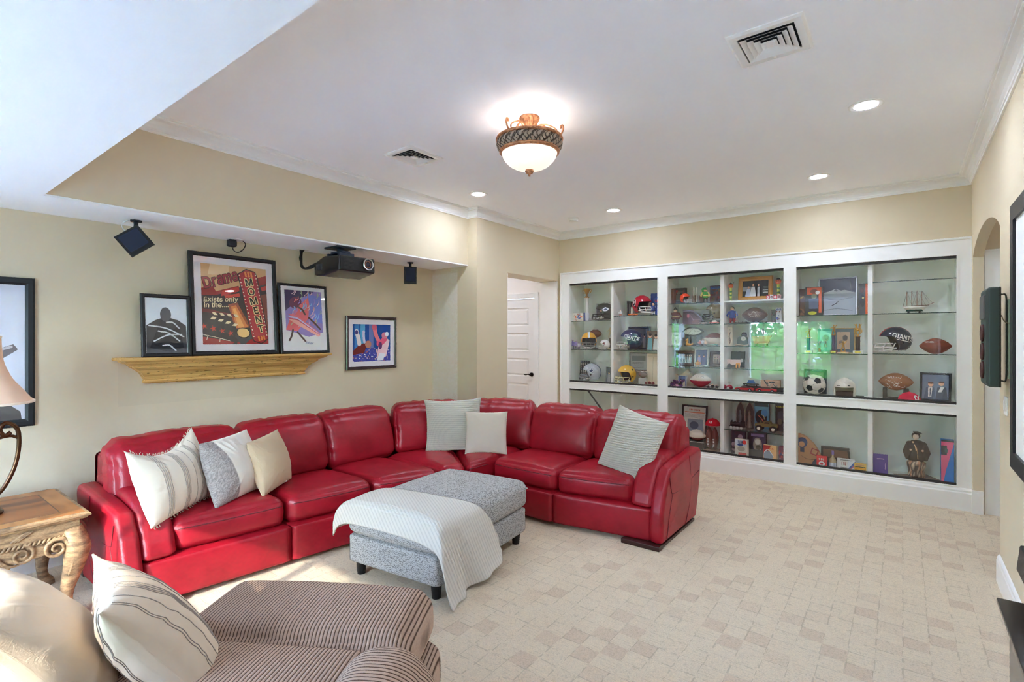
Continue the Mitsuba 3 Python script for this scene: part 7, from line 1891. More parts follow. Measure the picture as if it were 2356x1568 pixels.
boxed('toy_box', 'grey and orange boxed figure against the divider, top shelf of the right bay', (-.32, YM, Z), .082, .322, .07, lin(70, 60, 60), lambda w, h: [(R_(-w / 2, 0, w / 2, h), lin(84, 82, 88)), (R_(w * .2, 0, w * .5, h), lin(214, 96, 40)), (ell(-w * .15, h * .78, w * .22, h * .08), lin(90, 44, 36)), (ell(-w * .1, h * .45, w * .25, h * .2), lin(60, 60, 66)), (ell(-w * .05, h * .54, w * .1, h * .03), lin(226, 210, 150))])
Z = 1.390
trophy('trophy', 'gold trophy with a teal column, leftmost on the second shelf of the right bay', (-.81, YM, Z), .275, .48, lin(40, 130, 130), MARBLE, 'figure', w=.075)
boxed('plaque', 'teal plaque standing behind the left trophies', (-.665, YK, Z), .15, .262, .015, lin(60, 130, 120), lambda w, h: [(R_(-w / 2, 0, w / 2, h), lin(80, 150, 140)), (R_(-w * .36, h * .1, w * .36, h * .9), lin(120, 190, 176)), (ell(0, h * .6, w * .2, h * .14), lin(90, 110, 100))], rx=-5, cat_='plaque', group='plaques in the cabinet')
for i, x in enumerate((-.70, -.645)):
    trophy('trophy', ('small silver and red trophy before the teal plaque, left one', 'small silver and teal trophy before the teal plaque, right one')[i], (x, YF + .01, Z), .14 + .02 * i, .3, [lin(150, 60, 50), lin(60, 150, 150)][i], lin(120, 124, 120), 'figure', w=.05, metal_=SILVER)
trophy('trophy', 'slim gold trophy on a maroon base between the two plaques', (-.575, YF + .03, Z), .312, .50, lin(80, 70, 92), lin(110, 46, 50), 'figure', w=.065)
boxed('plaque', 'slate plaque with a gilt edge and pale picture, second shelf of the right bay', (-.49, YK, Z), .19, .268, .016, lin(176, 146, 90), lambda w, h: [(R_(-w * .44, h * .03, w * .44, h * .97), lin(86, 100, 108)), (R_(-w * .36, h * .15, w * .24, h * .84), lin(186, 160, 136)), (ell(w * .02, h * .6, w * .12, h * .12), lin(90, 84, 82)), (ell(-w * .15, h * .42, w * .14, h * .08), lin(140, 120, 110))], rx=-5, cat_='plaque', group='plaques in the cabinet')
trophy('trophy', 'low gold athlete trophy in front of the slate plaque', (-.49, YF + .01, Z), .145, .06, GOLD, lin(206, 170, 150), 'figure', w=.10, metal_=lin(222, 184, 110))
trophy('trophy', 'tall ornate gold trophy with a black column beside the divider', (-.365, YM - .03, Z), .308, .46, lin(60, 44, 36), MARBLE, 'crown', w=.085, metal_=lin(226, 180, 90))
Z = .945
boxed('grey_box', 'narrow grey box at the left end of the bottom shelf, beside the soccer ball', (-.885, YM, Z), .06, .25, .06, lin(150, 146, 140), lambda w, h: [(R_(-w * .35, h * .1, w * .35, h * .9), lin(170, 166, 158))], cat_='box', group='boxes in the cabinet')
photo('framed_photo', 'dark teal framed picture standing behind the soccer ball', (-.76, YK, Z), .215, .262, .03, lin(40, 56, 66), lambda w, h: [(R_(-w / 2, 0, w / 2, h), lin(120, 120, 110)), (R_(-w * .3, h * .5, w * .3, h * .9), lin(150, 140, 124))], lean_=-5)
k = thing('soccer_ball', 'black and white soccer ball on the bottom shelf of the right bay', 'soccer ball')
rb = .108
ico = trimesh.creation.icosahedron(); dirs = ico.vertices / np.linalg.norm(ico.vertices, axis=1, keepdims=True)
Rm = trimesh.transformations.euler_matrix(.55, .2, .35)[:3, :3]; dirs = dirs @ Rm.T
M = mat4((-.755, YM - .02, Z))
P_(k, 'ball', ball(rb, 30, (0, 0, rb)), M, lin(232, 222, 208), 'satin', True)
for d_ in dirs:
    a = np.cross(d_, [0, 0, 1.0] if abs(d_[2]) < .9 else [1.0, 0, 0]); a /= np.linalg.norm(a); b_ = np.cross(d_, a)
    ring = [d_ * math.cos(.34) + (a * math.cos(t) + b_ * math.sin(t)) * math.sin(.34) for t in np.arange(5) * 2 * np.pi / 5]
    pts = [d_]; F = []
    for q in range(5):
        for t in np.linspace(0, 1, 5)[:-1]:
            pts.append(ring[q] * (1 - t) + ring[(q + 1) % 5] * t)
    pts = np.array(pts); inner_ = pts[1:] * .5 + d_ * .5
    pts = np.vstack([pts, inner_]); pts /= np.linalg.norm(pts, axis=1, keepdims=True)
    n_ = 20
    for q in range(n_):
        F += [(0, 1 + n_ + q, 1 + n_ + (q + 1) % n_), (1 + n_ + q, 1 + q, 1 + (q + 1) % n_), (1 + n_ + q, 1 + (q + 1) % n_, 1 + n_ + (q + 1) % n_)]
    m = trimesh.Trimesh(pts * (rb + .0012) + [0, 0, rb], F, process=False)
    P_(k, 'black_patch', m, M, lin(28, 40, 38), 'satin')
sm = []
for i, d_ in enumerate(dirs):
    for j in range(i):
        if d_ @ dirs[j] > .3:
            mid = [d_ * (1 - t) + dirs[j] * t for t in np.linspace(.32, .68, 6)]
            sm.append(tube(np.array([p / np.linalg.norm(p) * (rb + .0006) + [0, 0, rb] for p in mid]), .0012, 4))
P_(k, 'seams', cat(*sm), M, lin(150, 140, 130), 'matte', kind='stuff')
k = thing('hockey_helmet', 'white hockey helmet with a clear visor on the bottom shelf of the right bay', 'helmet')
M = mat4((-.48, YM - .03, Z), rz=0)
H_ = m3.Manifold.sphere(1, 40).scale((.098, .125, .098)).translate((0, 0, .09)) - m3.Manifold.sphere(1, 32).scale((.09, .117, .09)).translate((0, 0, .088)) - m3.Manifold.cube((.5, .5, .2), True).translate((0, 0, -.06)) - m3.Manifold.cube((.16, .2, .14), True).translate((0, -.12, .03))
P_(k, 'shell', H_, M, lin(232, 224, 208), 'gloss', 40)
P_(k, 'ridge', m3.Manifold.sphere(1, 32).scale((.06, .118, .102)).translate((0, 0, .094)) - m3.Manifold.cube((.5, .5, .28), True).translate((0, 0, 0)), M, lin(238, 230, 214), 'gloss', 40)
P_(k, 'vents', cat(*[xf(rbx(-.012, .012, -.004, .004, -.004, .004, .002), (x, -.108, .118)) for x in (-.045, -.015, .015, .045)]), M, lin(50, 46, 44), 'satin')
for s in (-1, 1): P_(k, 'ear_guard', m3.Manifold.batch_hull([m3.Manifold.sphere(.01, 8).translate((s * .088, -.05, .09)), m3.Manifold.sphere(.01, 8).translate((s * .088, .03, .07)), m3.Manifold.sphere(.01, 8).translate((s * .084, -.045, .012))]), M, lin(226, 216, 200), 'satin', 40)
P_(k, 'padding', rbx(-.078, .078, -.03, .06, .004, .05, .01), M, lin(90, 74, 66), 'matte')
k = thing('puck', 'black puck lying at the right of the hockey helmet', 'puck'); P_(k, 'disc', cyl(.036, 0, .018, 28), mat4((-.345, YF, Z)), lin(34, 32, 32), 'satin', 40)
# ---- third bay, right half
Z = 1.790
k = thing('model_ship', 'model sailing ship with four bare masts and a white and green hull', 'model ship')
M = mat4((.105, YM - .02, Z))
hull = m3.Manifold.batch_hull([m3.Manifold.sphere(.006, 8).translate(p) for p in [(-.098, -.018, .062), (-.098, .018, .062), (.085, 0, .068), (-.07, 0, .028), (.045, 0, .028), (0, -.024, .058), (0, .024, .058), (-.075, -.02, .05), (-.075, .02, .05), (.05, -.016, .058), (.05, .016, .058)]])
P_(k, 'hull', hull, M, lin(226, 222, 210), 'satin', 40)
P_(k, 'keel', m3.Manifold.batch_hull([m3.Manifold.sphere(.005, 8).translate(p) for p in [(-.078, 0, .022), (.045, 0, .022), (-.075, -.013, .032), (-.075, .013, .032), (.04, -.012, .032), (.04, .012, .032)]]), M, lin(30, 70, 60), 'satin', 40)
P_(k, 'deck', poly_prism2([(-.105, .066), (.092, .072), (.096, .078), (-.105, .072)], .03), M, lin(96, 70, 54))
for x in (-.06, .025): P_(k, 'stand', cat(cyl(.008, 0, .022, 10), rbx(-.014, .014, -.02, .02, 0, .005, .001)).apply_translation((x, 0, 0)), M, lin(40, 30, 26))
for i, x in enumerate((-.072, -.035, .005, .042)):
    ms_ = P_(k, 'mast', cyl(.0022, .07, .225 - .012 * abs(i - 1.5), 8).apply_translation((x, 0, 0)), M, lin(150, 96, 70), 'satin')
    P_(k, 'yards', cat(*[tube([(x - .002, -.024 + .004 * j, .10 + .03 * j), (x - .002, .024 - .004 * j, .10 + .03 * j)], .0014, 5) for j in range(4)]), M, lin(170, 120, 90), 'satin', parent=ms_)
    sl = np.array([[(x + .014 + .010 * math.sin(t * 3.1), (s - .5) * .04 * (1 - .35 * t), .095 + .095 * t) for s in np.linspace(0, 1, 5)] for t in np.linspace(0, 1, 6)])
    P_(k, 'sail', sheet(sl, .0012), M, lin(222, 216, 206), 'matte', True, parent=ms_)
P_(k, 'bowsprit', tube([(.08, 0, .074), (.135, 0, .098)], .0022, 6), M, lin(150, 96, 70))
P_(k, 'rigging', cat(*[tube([(a, 0, .215), (b, 0, .08)], .0008, 4) for a, b in ((.042, .13), (.042, .10), (.005, .07), (-.035, .0), (-.072, -.035), (-.072, -.10), (.005, -.03), (.042, .01))], *[tube([(a, 0, .21), (b, 0, .205)], .0008, 4) for a, b in ((-.072, -.035), (-.035, .005), (.005, .042))], tube([(-.10, 0, .07), (-.085, 0, .15)], .0012, 4)), M, lin(96, 84, 76), 'satin', kind='stuff')
Z = 1.398
helmet('football_helmet', 'navy helmet lettered GIANTS with a red stripe and grey mask, right bay', (-.06, YM - .05, Z), 18, 1.06, lin(32, 38, 56), lin(214, 206, 200), lin(176, 40, 50), giants(lin(230, 228, 226)))
football('football', 'reddish brown football with a white mark, beside the navy helmet with the red stripe', (.247, YM - .03, Z), s=.88, rz=-4, colf=lambda v: lin(128, 60, 40), laces=False, script=[[(-.09, .045), (-.07, .052), (-.05, .044), (-.03, .052), (-.01, .046)], [(-.085, .038), (-.05, .04), (-.01, .038)]])
Z = .945
k = football('football', 'signed tan football on a dark wooden stand, bottom shelf of the right bay', (-.055, YM, Z + .085), s=1.02, rz=-3, colf=lambda v: lin(160, 108, 74), laces=False, script=scribbles(9, 12, .09, .05))
P_(k, 'stand', cat(rbx(-.105, -.07, -.04, .04, 0, .11, .003), rbx(.06, .105, -.04, .04, 0, .105, .003), rbx(-.105, .105, -.05, .05, 0, .015, .003)), mat4((-.055, YM + .01, Z)), lin(66, 56, 46), 'satin')
k = thing('baseball_cap', 'bright red cap with a white emblem lying before the tan football', 'cap', 'red caps in the cabinet')
def cap(k, M, col, emb=None, embcol=WHITE):
    cr = m3.Manifold.sphere(1, 36).scale((.085, .095, .082)) - m3.Manifold.sphere(1, 30).scale((.082, .092, .079)) - m3.Manifold.cube((1, 1, 1), True).translate((0, 0, -.5))
    P_(k, 'crown', cr, M, col, 'matte', 40)
    br = np.array([[(.075 * math.sin(a) * (1 + .04 * t), -.075 * math.cos(a) * (1 - .2 * t) - .075 * t * math.cos(a * .75), .006 + .012 * math.cos(a) * (1 - t * .8)) for a in np.linspace(-1.15, 1.15, 17)] for t in np.linspace(0, 1, 8)])
    P_(k, 'brim', sheet(br, .004), M, col, 'matte', True)
    P_(k, 'button', ball(.006, c=(0, 0, .082)), M, col, 'matte', True)
    if emb is not None:
        m, c = layers([(emb, embcol)], y0=0); v = np.array(m.vertices); v[:, 1] = -.097 * np.sqrt(np.clip(1 - (v[:, 0] / .086) ** 2 - (v[:, 2] / .084) ** 2, .01, 1)); m = trimesh.Trimesh(v, m.faces, process=False)
        P_(k, 'emblem', m, M, c, 'matte')
cap(k, mat4((.05, YF + .0, Z), rz=38) @ mat4((0, 0, 0), s=1.0), lin(206, 30, 66), ell(0, .035, .019, .022).difference(ell(0, .035, .010, .013)).union(stroke([(.018, .02), (.024, .04), (.034, .05)], .007)))
photo('framed_photo', 'dark framed photograph of two men in suits, bottom right of the upper cabinet', (.245, YM - .02, Z), .235, .272, .018, lin(36, 34, 36), lambda w, h: [(R_(-w / 2, 0, w / 2, h), lin(120, 128, 146)), (poly((-w * .42, 0), (0, 0), (-w * .04, h * .48), (-w * .34, h * .48)), lin(96, 102, 120)), (poly((.0, 0), (w * .46, 0), (w * .4, h * .5), (w * .08, h * .5)), lin(84, 84, 96)), (poly((-w * .26, h * .1), (-w * .14, h * .1), (-w * .1, h * .50), (-w * .26, h * .50)), lin(232, 226, 220)), (poly((w * .1, h * .3), (w * .22, h * .3), (w * .34, h * .52), (w * .2, h * .52)), lin(236, 230, 224)), (R_(-w * .2, h * .12, -w * .17, h * .45), lin(70, 74, 90)), (ell(-w * .17, h * .60, w * .1, h * .09), SK), (ell(w * .22, h * .64, w * .1, h * .09), SK), (ell(-w * .17, h * .66, w * .1, h * .04), lin(120, 90, 80)), (ell(w * .22, h * .70, w * .1, h * .04), lin(130, 100, 90))], rz=-10, lean_=-8)
# ---- lower middle bay
Z = .19
k = thing('step_riser', 'dark wooden riser at the back of the lower middle bay', 'riser'); P_(k, 'riser', rbx(-.19, .19, 0, .13, 0, .10, .003), mat4((-2.06, YM + .04, Z)), lin(60, 56, 50))
photo('framed_document', 'black framed newspaper page in the lower middle bay, behind the sofa', (-2.075, YK + .0, Z + .10), .315, .42, .022, lin(26, 26, 26), lambda w, h: [(R_(-w / 2, 0, w / 2, h), lin(226, 222, 214)), (blur(8, w * .5, h * .05, 0, h * .9), lin(206, 90, 70)), (R_(-w * .45, h * .80, w * .45, h * .835), lin(214, 130, 100)), (R_(-w * .3, h * .2, w * .4, h * .6), lin(150, 160, 170)), (ell(0, h * .4, w * .2, h * .12), lin(90, 100, 116))] + [(R_(-w * .45, h * (.64 + .03 * i), w * .45, h * (.65 + .03 * i)), lin(170, 166, 160)) for i in range(5)], cat_='framed document')
k = thing('ball_box', 'dark box under the white football in the lower middle bay', 'box'); P_(k, 'body', rbx(-.085, .085, 0, .11, 0, .11, .003), mat4((-1.975, YF + .0, Z)), lin(70, 66, 62)); P_(k, 'edge', bx(-.086, .086, -.001, 0, .1, .106), mat4((-1.975, YF, Z)), lin(190, 186, 176))
football('football', 'cream and brown football on the dark box in the lower middle bay', (-1.99, YF + .055, Z + .11), s=.80, rz=-6, colf=twotone(lin(226, 214, 196), lin(120, 50, 44), -.03), laces=False, script=None)
k = thing('cap_case', 'tall clear case holding brown footballs, beside the divider in the lower middle bay', 'display case')
M = mat4((-1.815, YF + .0, Z + .013)); clear_case(k, M, .175, .30, .16, lin(150, 120, 100))
for i, (x, rz_) in enumerate(((-1.85, 84), (-1.785, 96))):
    k2 = thing('football', ('left of two brown footballs standing on end in the tall clear case', 'right of two brown footballs standing on end in the tall clear case')[i], 'football', 'footballs in the tall clear case')
    fm = xf(football_mesh(D=.15).subdivide(), (0, 0, .14), ry=90); fm.apply_scale((.55, .8, 1.0))
    P_(k2, 'ball', fm, mat4((x, YF + .075, Z + .014)), lin(112, 66, 56) if i else lin(126, 80, 66), 'satin', True)
    P_(k2, 'lettering', xf(layers([(blur(6, .10, .018, 0, 0, 90), WHITE)], y0=0)[0], (0, -.062, .10)), mat4((x, YF + .075, Z + .014)), WHITE, 'matte')
k = thing('baseball_cap', 'red cap with white letters on top of the tall clear case', 'cap', 'red caps in the cabinet')
cap(k, mat4((-1.815, YF + .085, Z + .3145), s=.98), lin(196, 26, 44), blur(3, .045, .026, 0, .045))

# right half
for i, (x, w_) in enumerate(((-1.515, .10), (-1.415, .10))):
    k = thing('arched_case', ('left of two dark arched cases at the back of the lower middle bay', 'right of two dark arched cases at the back of the lower middle bay')[i], 'display case', 'arched cases on the lower glass shelf')
    M = mat4((x, YM + .06, .501))
    arcp = [(-.048, 0), (.048, 0), (.048, .20), (.030, .26), (0, .30), (-.030, .26), (-.048, .20)]
    P_(k, 'back', poly_prism2(arcp, .02), M, lin(70, 60, 58))
    P_(k, 'arch_trim', tube([(p[0], -.012, p[1]) for p in arcp[1:] + arcp[:1]], .004, 6), M, lin(170, 150, 140), 'satin')
    P_(k, 'figure', lathe([(0, .01), (.03, .01), (.018, .10), (.022, .14), (.01, .165), (.016, .185), (.008, .21), (0, .212)], 16), M @ mat4((0, -.02, 0)), lin(100, 96, 98) if i == 0 else lin(130, 110, 100), 'satin', True)
boxed('toy_box', 'light blue boxed dark vehicle figure at the back of the lower middle bay', (-1.295, YK - .01, .501), .155, .30, .05, lin(60, 110, 140), lambda w, h: [(R_(-w / 2, 0, w / 2, h), lin(110, 160, 190)), (ell(-w * .02, h * .45, w * .4, h * .28), lin(30, 30, 36)), (ell(w * .2, h * .62, w * .22, h * .14), lin(80, 140, 190)), (stroke([(-w * .2, h * .5), (0, h * .4), (w * .1, h * .3)], w * .06), lin(206, 90, 70)), (stroke([(0, h * .55), (w * .15, h * .5), (w * .2, h * .38)], w * .05), lin(214, 190, 150)), (R_(-w * .46, h * .86, w * .46, h * .98), lin(60, 80, 84))])
boxed('toy_card', 'black carded toy with yellow lettering at the right end of the lower middle bay', (-1.09, YM + .05, .501), .11, .305, .03, lin(30, 30, 34), lambda w, h: [(R_(-w / 2, 0, w / 2, h), lin(34, 34, 40)), (blur(7, w * .8, h * .06, 0, h * .9), lin(206, 200, 60)), (ell(0, h * .55, w * .3, h * .2), lin(54, 56, 70)), (ell(-w * .1, h * .35, w * .2, h * .12), lin(90, 80, 60)), (stroke([(w * .2, h * .2), (w * .3, h * .4), (w * .25, h * .6)], w * .06), lin(96, 100, 110))], group='carded toys in the cabinet')
k = thing('monster_truck', 'olive toy monster truck with big black tyres on the lower glass shelf', 'toy car', None)
M = mat4((-1.215, YF + .03, .501))
P_(k, 'body', poly_prism2([(-.115, .055), (-.11, .085), (-.04, .092), (-.02, .115), (.04, .115), (.055, .09), (.11, .088), (.115, .055)], .085), M, lin(110, 92, 50), 'satin')
P_(k, 'windows', poly_prism2([(-.015, .094), (-.005, .11), (.03, .11), (.04, .094)], .088), M, lin(40, 40, 40), 'gloss')
for x in (-.07, .075):
    for y in (-.045, .045):
        wk = P_(k, 'tyre', xf(cyl(.036, -.018, .018, 24), (x, y, .036), rx=90), M, lin(30, 28, 26), 'satin', 40)
        P_(k, 'hub', xf(cyl(.018, -.020, .020, 16), (x, y, .036), rx=90), M, lin(214, 206, 190), 'satin', 40, parent=wk)
P_(k, 'exhaust', cat(tube([(-.06, -.03, .09), (-.06, -.03, .125)], .004, 6), tube([(-.06, .03, .09), (-.06, .03, .125)], .004, 6)), M, lin(120, 110, 80), 'satin')
k = thing('toy_train', 'black toy locomotive with pale wheels on the lower glass shelf', 'toy train')
M = mat4((-1.525, YF + .02, .501))
P_(k, 'boiler', xf(cyl(.022, -.06, .05, 20), (-.01, 0, .055), ry=90), M, lin(30, 30, 32), 'satin', 40)
P_(k, 'cab', cat(rbx(.04, .085, -.026, .026, .025, .088, .002), rbx(-.085, .085, -.022, .022, .022, .034, .002)), M, lin(26, 26, 28), 'satin')
P_(k, 'chimney', cat(cyl(.008, .07, .096, 12).apply_translation((-.055, 0, 0)), ball(.01, c=(-.02, 0, .078))), M, lin(30, 30, 30), 'satin', 40)
for x in (-.06, -.025, .01, .05):
    for y in (-.024, .024): P_(k, 'wheel', xf(cyl(.015, -.003, .003, 16), (x, y, .015), rx=90), M, lin(200, 200, 196), 'satin', 40)
boxed('toy_box', 'dark violet boxed figure standing on the floor of the lower middle bay', (-1.535, YM + .02, Z), .15, .285, .06, lin(60, 48, 66), blotch(61, [lin(150, 110, 130), lin(90, 60, 80), lin(60, 70, 90), lin(190, 160, 170)], 16, lin(64, 52, 70)))
boxed('toy_box', 'large dark boxed silver figure in the middle of the lower middle bay floor', (-1.33, YM, Z), .195, .275, .07, lin(44, 40, 48), lambda w, h: [(R_(-w / 2, 0, w / 2, h), lin(70, 58, 80)), (R_(-w * .5, h * .1, -w * .2, h), lin(40, 36, 44)), (ell(w * .05, h * .5, w * .24, h * .3), lin(160, 146, 130)), (ell(w * .05, h * .62, w * .14, h * .12), lin(206, 200, 186)), (ell(w * .1, h * .4, w * .14, h * .1), lin(110, 100, 84)), (R_(-w * .46, h * .02, w * .46, h * .3), lin(92, 90, 84)), (R_(-w * .3, h * .85, w * .4, h * .95), lin(130, 110, 150))])
boxed('toy_box', 'white box with blue and red print at the front of the lower middle bay', (-1.475, YF - .01, Z), .14, .20, .05, lin(226, 214, 196), lambda w, h: [(R_(-w / 2, 0, w / 2, h), lin(214, 206, 192)), (R_(-w * .48, h * .62, w * .45, h * .97), lin(206, 212, 222)), (blur(4, w * .5, h * .16, -w * .1, h * .84), lin(50, 56, 90)), (ell(w * .28, h * .84, w * .16, h * .12), lin(206, 60, 56)), (ell(-w * .05, h * .68, w * .24, h * .08), lin(60, 76, 130)), (ell(w * .02, h * .45, w * .3, h * .14), lin(170, 160, 144)), (R_(-w * .2, h * .04, w * .45, h * .24), lin(206, 96, 90))], rz=-8)
boxed('toy_card', 'orange and cream carded toy in the right front of the lower middle bay', (-1.175, YF - .02, Z), .14, .168, .04, lin(226, 190, 140), lambda w, h: [(R_(-w / 2, 0, w / 2, h), lin(226, 178, 120)), (poly((-w * .5, h), (-w * .5, h * .3), (-w * .1, h * .6), (w * .1, h)), lin(176, 60, 60)), (ell(-w * .1, h * .3, w * .36, h * .34), lin(150, 156, 164)), (stroke([(-w * .4, h * .5), (-w * .1, h * .72), (w * .3, h * .3)], w * .05), lin(226, 226, 224)), (blur(5, w * .5, h * .08, w * .1, h * .8, -8), lin(206, 70, 40))], rz=-10, group='carded toys in the cabinet')
boxed('toy_box', 'red and blue box in the right corner of the lower middle bay', (-1.062, YF + .03, Z), .06, .16, .07, lin(120, 60, 76), blotch(67, [lin(80, 90, 150), lin(190, 60, 66), lin(200, 190, 200)], 8, lin(130, 66, 84)))
# ---- lower right bay
boxed('football_plaque', 'tan football-shaped board with a blue helmet painted on it, lower right bay', (-.79, YM, Z), .26, .32, .018, lin(170, 120, 80), None, cat_='plaque', group='plaques in the cabinet')
k = [q for q in labels if q.startswith('football_plaque')][0]
del scene[k + '__body']
pts = [(-.118, 0), (.125, 0), (.115, .06), (.085, .14), (.03, .23), (-.04, .295), (-.1, .32), (-.118, .32)]
P_(k, 'board', poly_prism2(pts, .018), mat4((-.79, YM, Z)), lin(176, 124, 84))
m, c = layers([(poly(*pts).buffer(-.006), lin(190, 138, 96)), (ell(-.08, .225, .05, .055), lin(40, 60, 110)), (ell(-.085, .205, .028, .03), lin(200, 150, 110)), (R_(-.1, .12, -.06, .17), lin(50, 60, 90)), (sa.rotate(R_(.0, .10, .07, .17), -18), lin(160, 50, 50)), (sa.rotate(R_(.012, .112, .058, .158), -18), lin(196, 146, 106)), (stroke([(-.09, .08), (-.02, .05), (.06, .06)], .005), lin(140, 90, 60))], y0=-.0098)
P_(k, 'painting', m, mat4((-.79, YM, Z)), c, 'satin')
k = thing('shadow_box', 'dark wooden shadow box lying at the back of the lower right bay', 'display case')
M = mat4((-.56, YM + .02, Z))
P_(k, 'box', poly_prism2([(-.135, 0), (.135, 0), (.115, .205), (-.135, .205)], .05), M, lin(60, 50, 46)); P_(k, 'window', poly_prism2([(-.115, .10), (.115, .10), (.10, .18), (-.115, .18)], .056), M, lin(120, 84, 60))
k = thing('navy_cap', 'navy cap with white stitching behind the red and white packet', 'cap'); cap(k, mat4((-.69, YF + .06, Z), s=1.0), lin(54, 58, 76), star(0, .045, .02))
boxed('snack_packet', 'red and white packet at the front of the lower right bay', (-.675, YF - .035, Z), .095, .125, .02, lin(214, 40, 46), lambda w, h: [(R_(-w / 2, 0, w / 2, h), lin(222, 50, 54)), (ell(0, h * .35, w * .3, h * .2), lin(236, 236, 236)), (blur(3, w * .6, h * .16, 0, h * .72), lin(240, 236, 230)), (ell(0, h * .35, w * .16, h * .1), lin(206, 40, 50))], cat_='packet', group='packets in the cabinet')
k = thing('bottle', 'clear bottle with a purple cap and pale label in the lower right bay', 'bottle')
M = mat4((-.578, YF - .02, Z))
P_(k, 'body', lathe([(0, 0), (.030, 0), (.031, .08), (.026, .105), (.010, .13), (.009, .165), (0, .166)], 24), M, lin(170, 150, 116), 'gloss', 40)
P_(k, 'label', lathe([(.0315, .01), (.0318, .012), (.0318, .068), (.0315, .07)], 24), M, lin(206, 210, 224), 'satin', 40)
P_(k, 'cap', cyl(.012, .150, .19, 16), M, lin(130, 110, 170), 'satin', 40)
boxed('license_plate', 'white novelty license plate leaning on the shadow box', (-.468, YF + .03, Z), .16, .115, .004, lin(216, 212, 204), lambda w, h: [(R_(-w / 2, 0, w / 2, h).buffer(-.003), lin(222, 218, 210)), (blur(3, w * .3, h * .3, -w * .1, h * .52), lin(150, 60, 60)), (R_(-w * .3, h * .8, w * .3, h * .87), lin(110, 104, 100)), (R_(-w * .3, h * .12, w * .3, h * .19), lin(110, 104, 100))], rx=-20, cat_='license plate', group=None)
boxed('yellow_packet', 'yellow and black box at the front of the lower right bay, beside the divider', (-.342, YF - .03, Z), .10, .092, .03, lin(222, 170, 60), lambda w, h: [(R_(-w / 2, 0, w / 2, h), lin(228, 186, 90)), (R_(-w * .48, h * .34, w * .48, h * .56), lin(226, 160, 40)), (R_(-w * .45, h * .58, w * .45, h * .66), lin(60, 50, 46)), (R_(-w * .45, h * .26, w * .45, h * .32), lin(60, 50, 46)), (R_(-w * .35, h * .75, w * .35, h * .86), lin(206, 150, 110)), (ell(0, h * .14, w * .4, h * .08), lin(226, 220, 206))], cat_='packet', group='packets in the cabinet')
boxed('booklet', 'blue and white booklet leaning beside the yellow and black box', (-.415, YF - .005, Z), .07, .10, .006, lin(206, 210, 222), lambda w, h: [(R_(-w / 2, 0, w / 2, h), lin(206, 206, 210)), (stroke([(-w * .4, h * .1), (0, h * .5), (w * .4, h * .9)], w * .25), lin(60, 86, 150)), (stroke([(-w * .4, 0), (0, h * .3), (w * .4, h * .6)], w * .12), lin(190, 60, 66))], rx=-24, cat_='booklet', group='books in the cabinet')
k = thing('purple_book', 'purple hardback book standing beside the divider in the lower right bay', 'book', 'books in the cabinet')
M = mat4((-.178, YF + .06, Z), rz=4)
P_(k, 'cover', cat(bx(-.062, .058, -.013, -.010, 0, .195), bx(-.062, .058, .010, .013, 0, .195), bx(-.062, -.058, -.013, .013, 0, .195)), M, lin(96, 72, 152)); P_(k, 'pages', bx(-.058, .056, -.010, .010, .003, .192), M, lin(224, 218, 204))
P_(k, 'title', cat(bx(-.03, .03, -.0136, -.013, .145, .155), bx(.035, .042, -.0136, -.013, .05, .11)), M, lin(176, 150, 186))
k = thing('statue', 'dark carved statue of a robed lady with a fan hat on a square base', 'statue')
M = mat4((.105, YM - .05, Z))
P_(k, 'base', rbx(-.15, .15, -.10, .10, 0, .02, .004), M @ mat4((0, 0, 0), rz=28), lin(110, 90, 76), 'satin')
DKB = lin(60, 46, 36)
def robe(prof, n=40, fold_=.06, k_=7, sx=1.0, sy=.8):
    m = lathe(prof, n); v = np.array(m.vertices); a = np.arctan2(v[:, 1], v[:, 0])
    f = 1 + fold_ * np.cos(a * k_ + v[:, 2] * 20); v[:, 0] *= f * sx; v[:, 1] *= f * sy
    return trimesh.Trimesh(v, m.faces, process=False)
rng = np.random.default_rng(12)
sk = robe([(0, .02), (.062, .02), (.066, .04), (.058, .08), (.072, .13), (.075, .16), (.05, .185), (0, .19)]); 
P_(k, 'skirt', sk, M, np.array([[lin(206, 186, 160), lin(96, 70, 56), lin(190, 140, 104), lin(70, 54, 46)][int(rng.integers(4))] for _ in sk.vertices]), 'satin', True, lab='patterned skirt in cream and brown')
P_(k, 'robe', robe([(0, .17), (.055, .17), (.07, .20), (.075, .24), (.06, .27), (.078, .31), (.07, .345), (.035, .37), (0, .375)], fold_=.09, k_=5), M, DKB, 'satin', True)
for s in (-1, 1):
    P_(k, 'sleeve', m3.Manifold.batch_hull([m3.Manifold.sphere(.026, 12).translate((s * .055, 0, .335)), m3.Manifold.sphere(.022, 12).translate((s * .085, -.02, .26)), m3.Manifold.sphere(.016, 10).translate((s * .07, -.03, .20)), m3.Manifold.sphere(.014, 10).translate((s * .05, -.055, .275))]), M, lin(70, 54, 42), 'satin', 40)
    P_(k, 'hand', m3.Manifold.sphere(.011, 10).scale((.9, 1.2, 1)).translate((s * .045, -.065, .285)), M, lin(214, 186, 160), 'satin', 40)
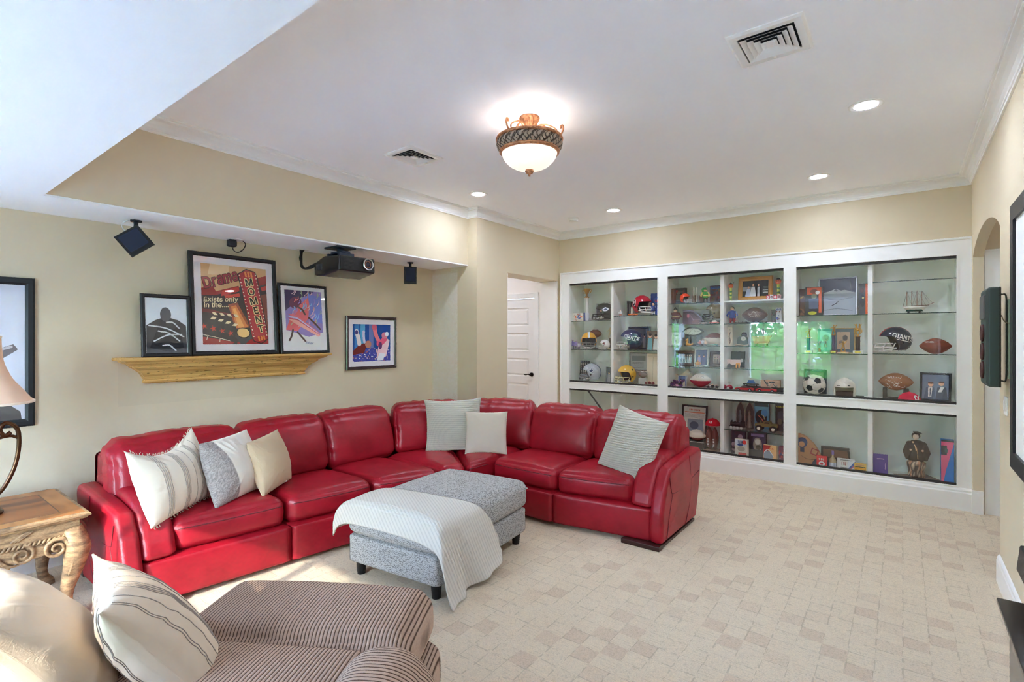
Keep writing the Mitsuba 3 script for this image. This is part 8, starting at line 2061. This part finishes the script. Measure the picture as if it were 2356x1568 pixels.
P_(k, 'collar', tube(bez([(-.03, -.03, .36), (-.008, -.055, .32), (.0, -.06, .28)], 10), .007, 6), M, lin(206, 170, 130), 'satin', True)
hd = P_(k, 'head', ball(.028, c=(-.005, -.012, .405), s=(.85, .95, 1.1)), M, lin(222, 200, 180), 'satin', True)
P_(k, 'hair', m3.Manifold.sphere(.034, 20).translate((-.004, .0, .415)) - m3.Manifold.cube((.1, .06, .06), True).translate((-.008, -.045, .40)), M, lin(50, 32, 24), 'satin', 40, parent=hd)
P_(k, 'hat', xf(lathe([(0, .012), (.038, .0), (.036, -.003), (0, .006)], 20), (.008, .0, .447), ry=12), M, lin(70, 56, 44), 'satin', 40)
P_(k, 'hat_cord', cat(tube([(.034, -.01, .44), (.036, -.012, .39)], .0015, 5), tube([(.0, -.03, .36), (.01, -.06, .20)], .003, 5)), M, lin(170, 140, 90), 'satin')
k = boxed('tall_box', 'tall pink and blue box with a black top, right end of the lower right bay', (.335, YM - .04, Z), .095, .40, .07, lin(36, 110, 176), lambda w, h: [(R_(-w / 2, 0, w / 2, h), lin(40, 120, 190)), (poly((-w * .5, h * .96), (w * .5, h * .96), (w * .42, h * .84), (-w * .1, h * .3), (-w * .3, 0), (-w * .5, 0)), lin(226, 96, 130)), (R_(-w * .48, h * .64, -w * .05, h * .86), lin(60, 60, 60)), (R_(-w / 2, h * .955, w / 2, h), lin(56, 56, 54)), (ell(-w * .1, h * .75, w * .12, h * .06), lin(60, 96, 80))], cat_='box', group='boxes in the cabinet')
for i in range(4):
    k = thing('dice', 'small white die with black dots in front of the tall pink and blue box', 'die', 'dice before the tall pink and blue box')
    M = mat4((.305 + .026 * i, YF - .045 + .01 * (i % 2), Z), rz=17 * i)
    P_(k, 'cube', rbx(-.011, .011, -.011, .011, 0, .022, .002), M, lin(226, 216, 206)); P_(k, 'dots', cat(*[xf(cyl(.003, 0, .0006, 8), (x, -.011, z), rx=90) for x, z in ((-.005, .006), (.005, .016), (0, .011))], cyl(.003, .0215, .0226, 8)), M, lin(24, 24, 24), kind='stuff')
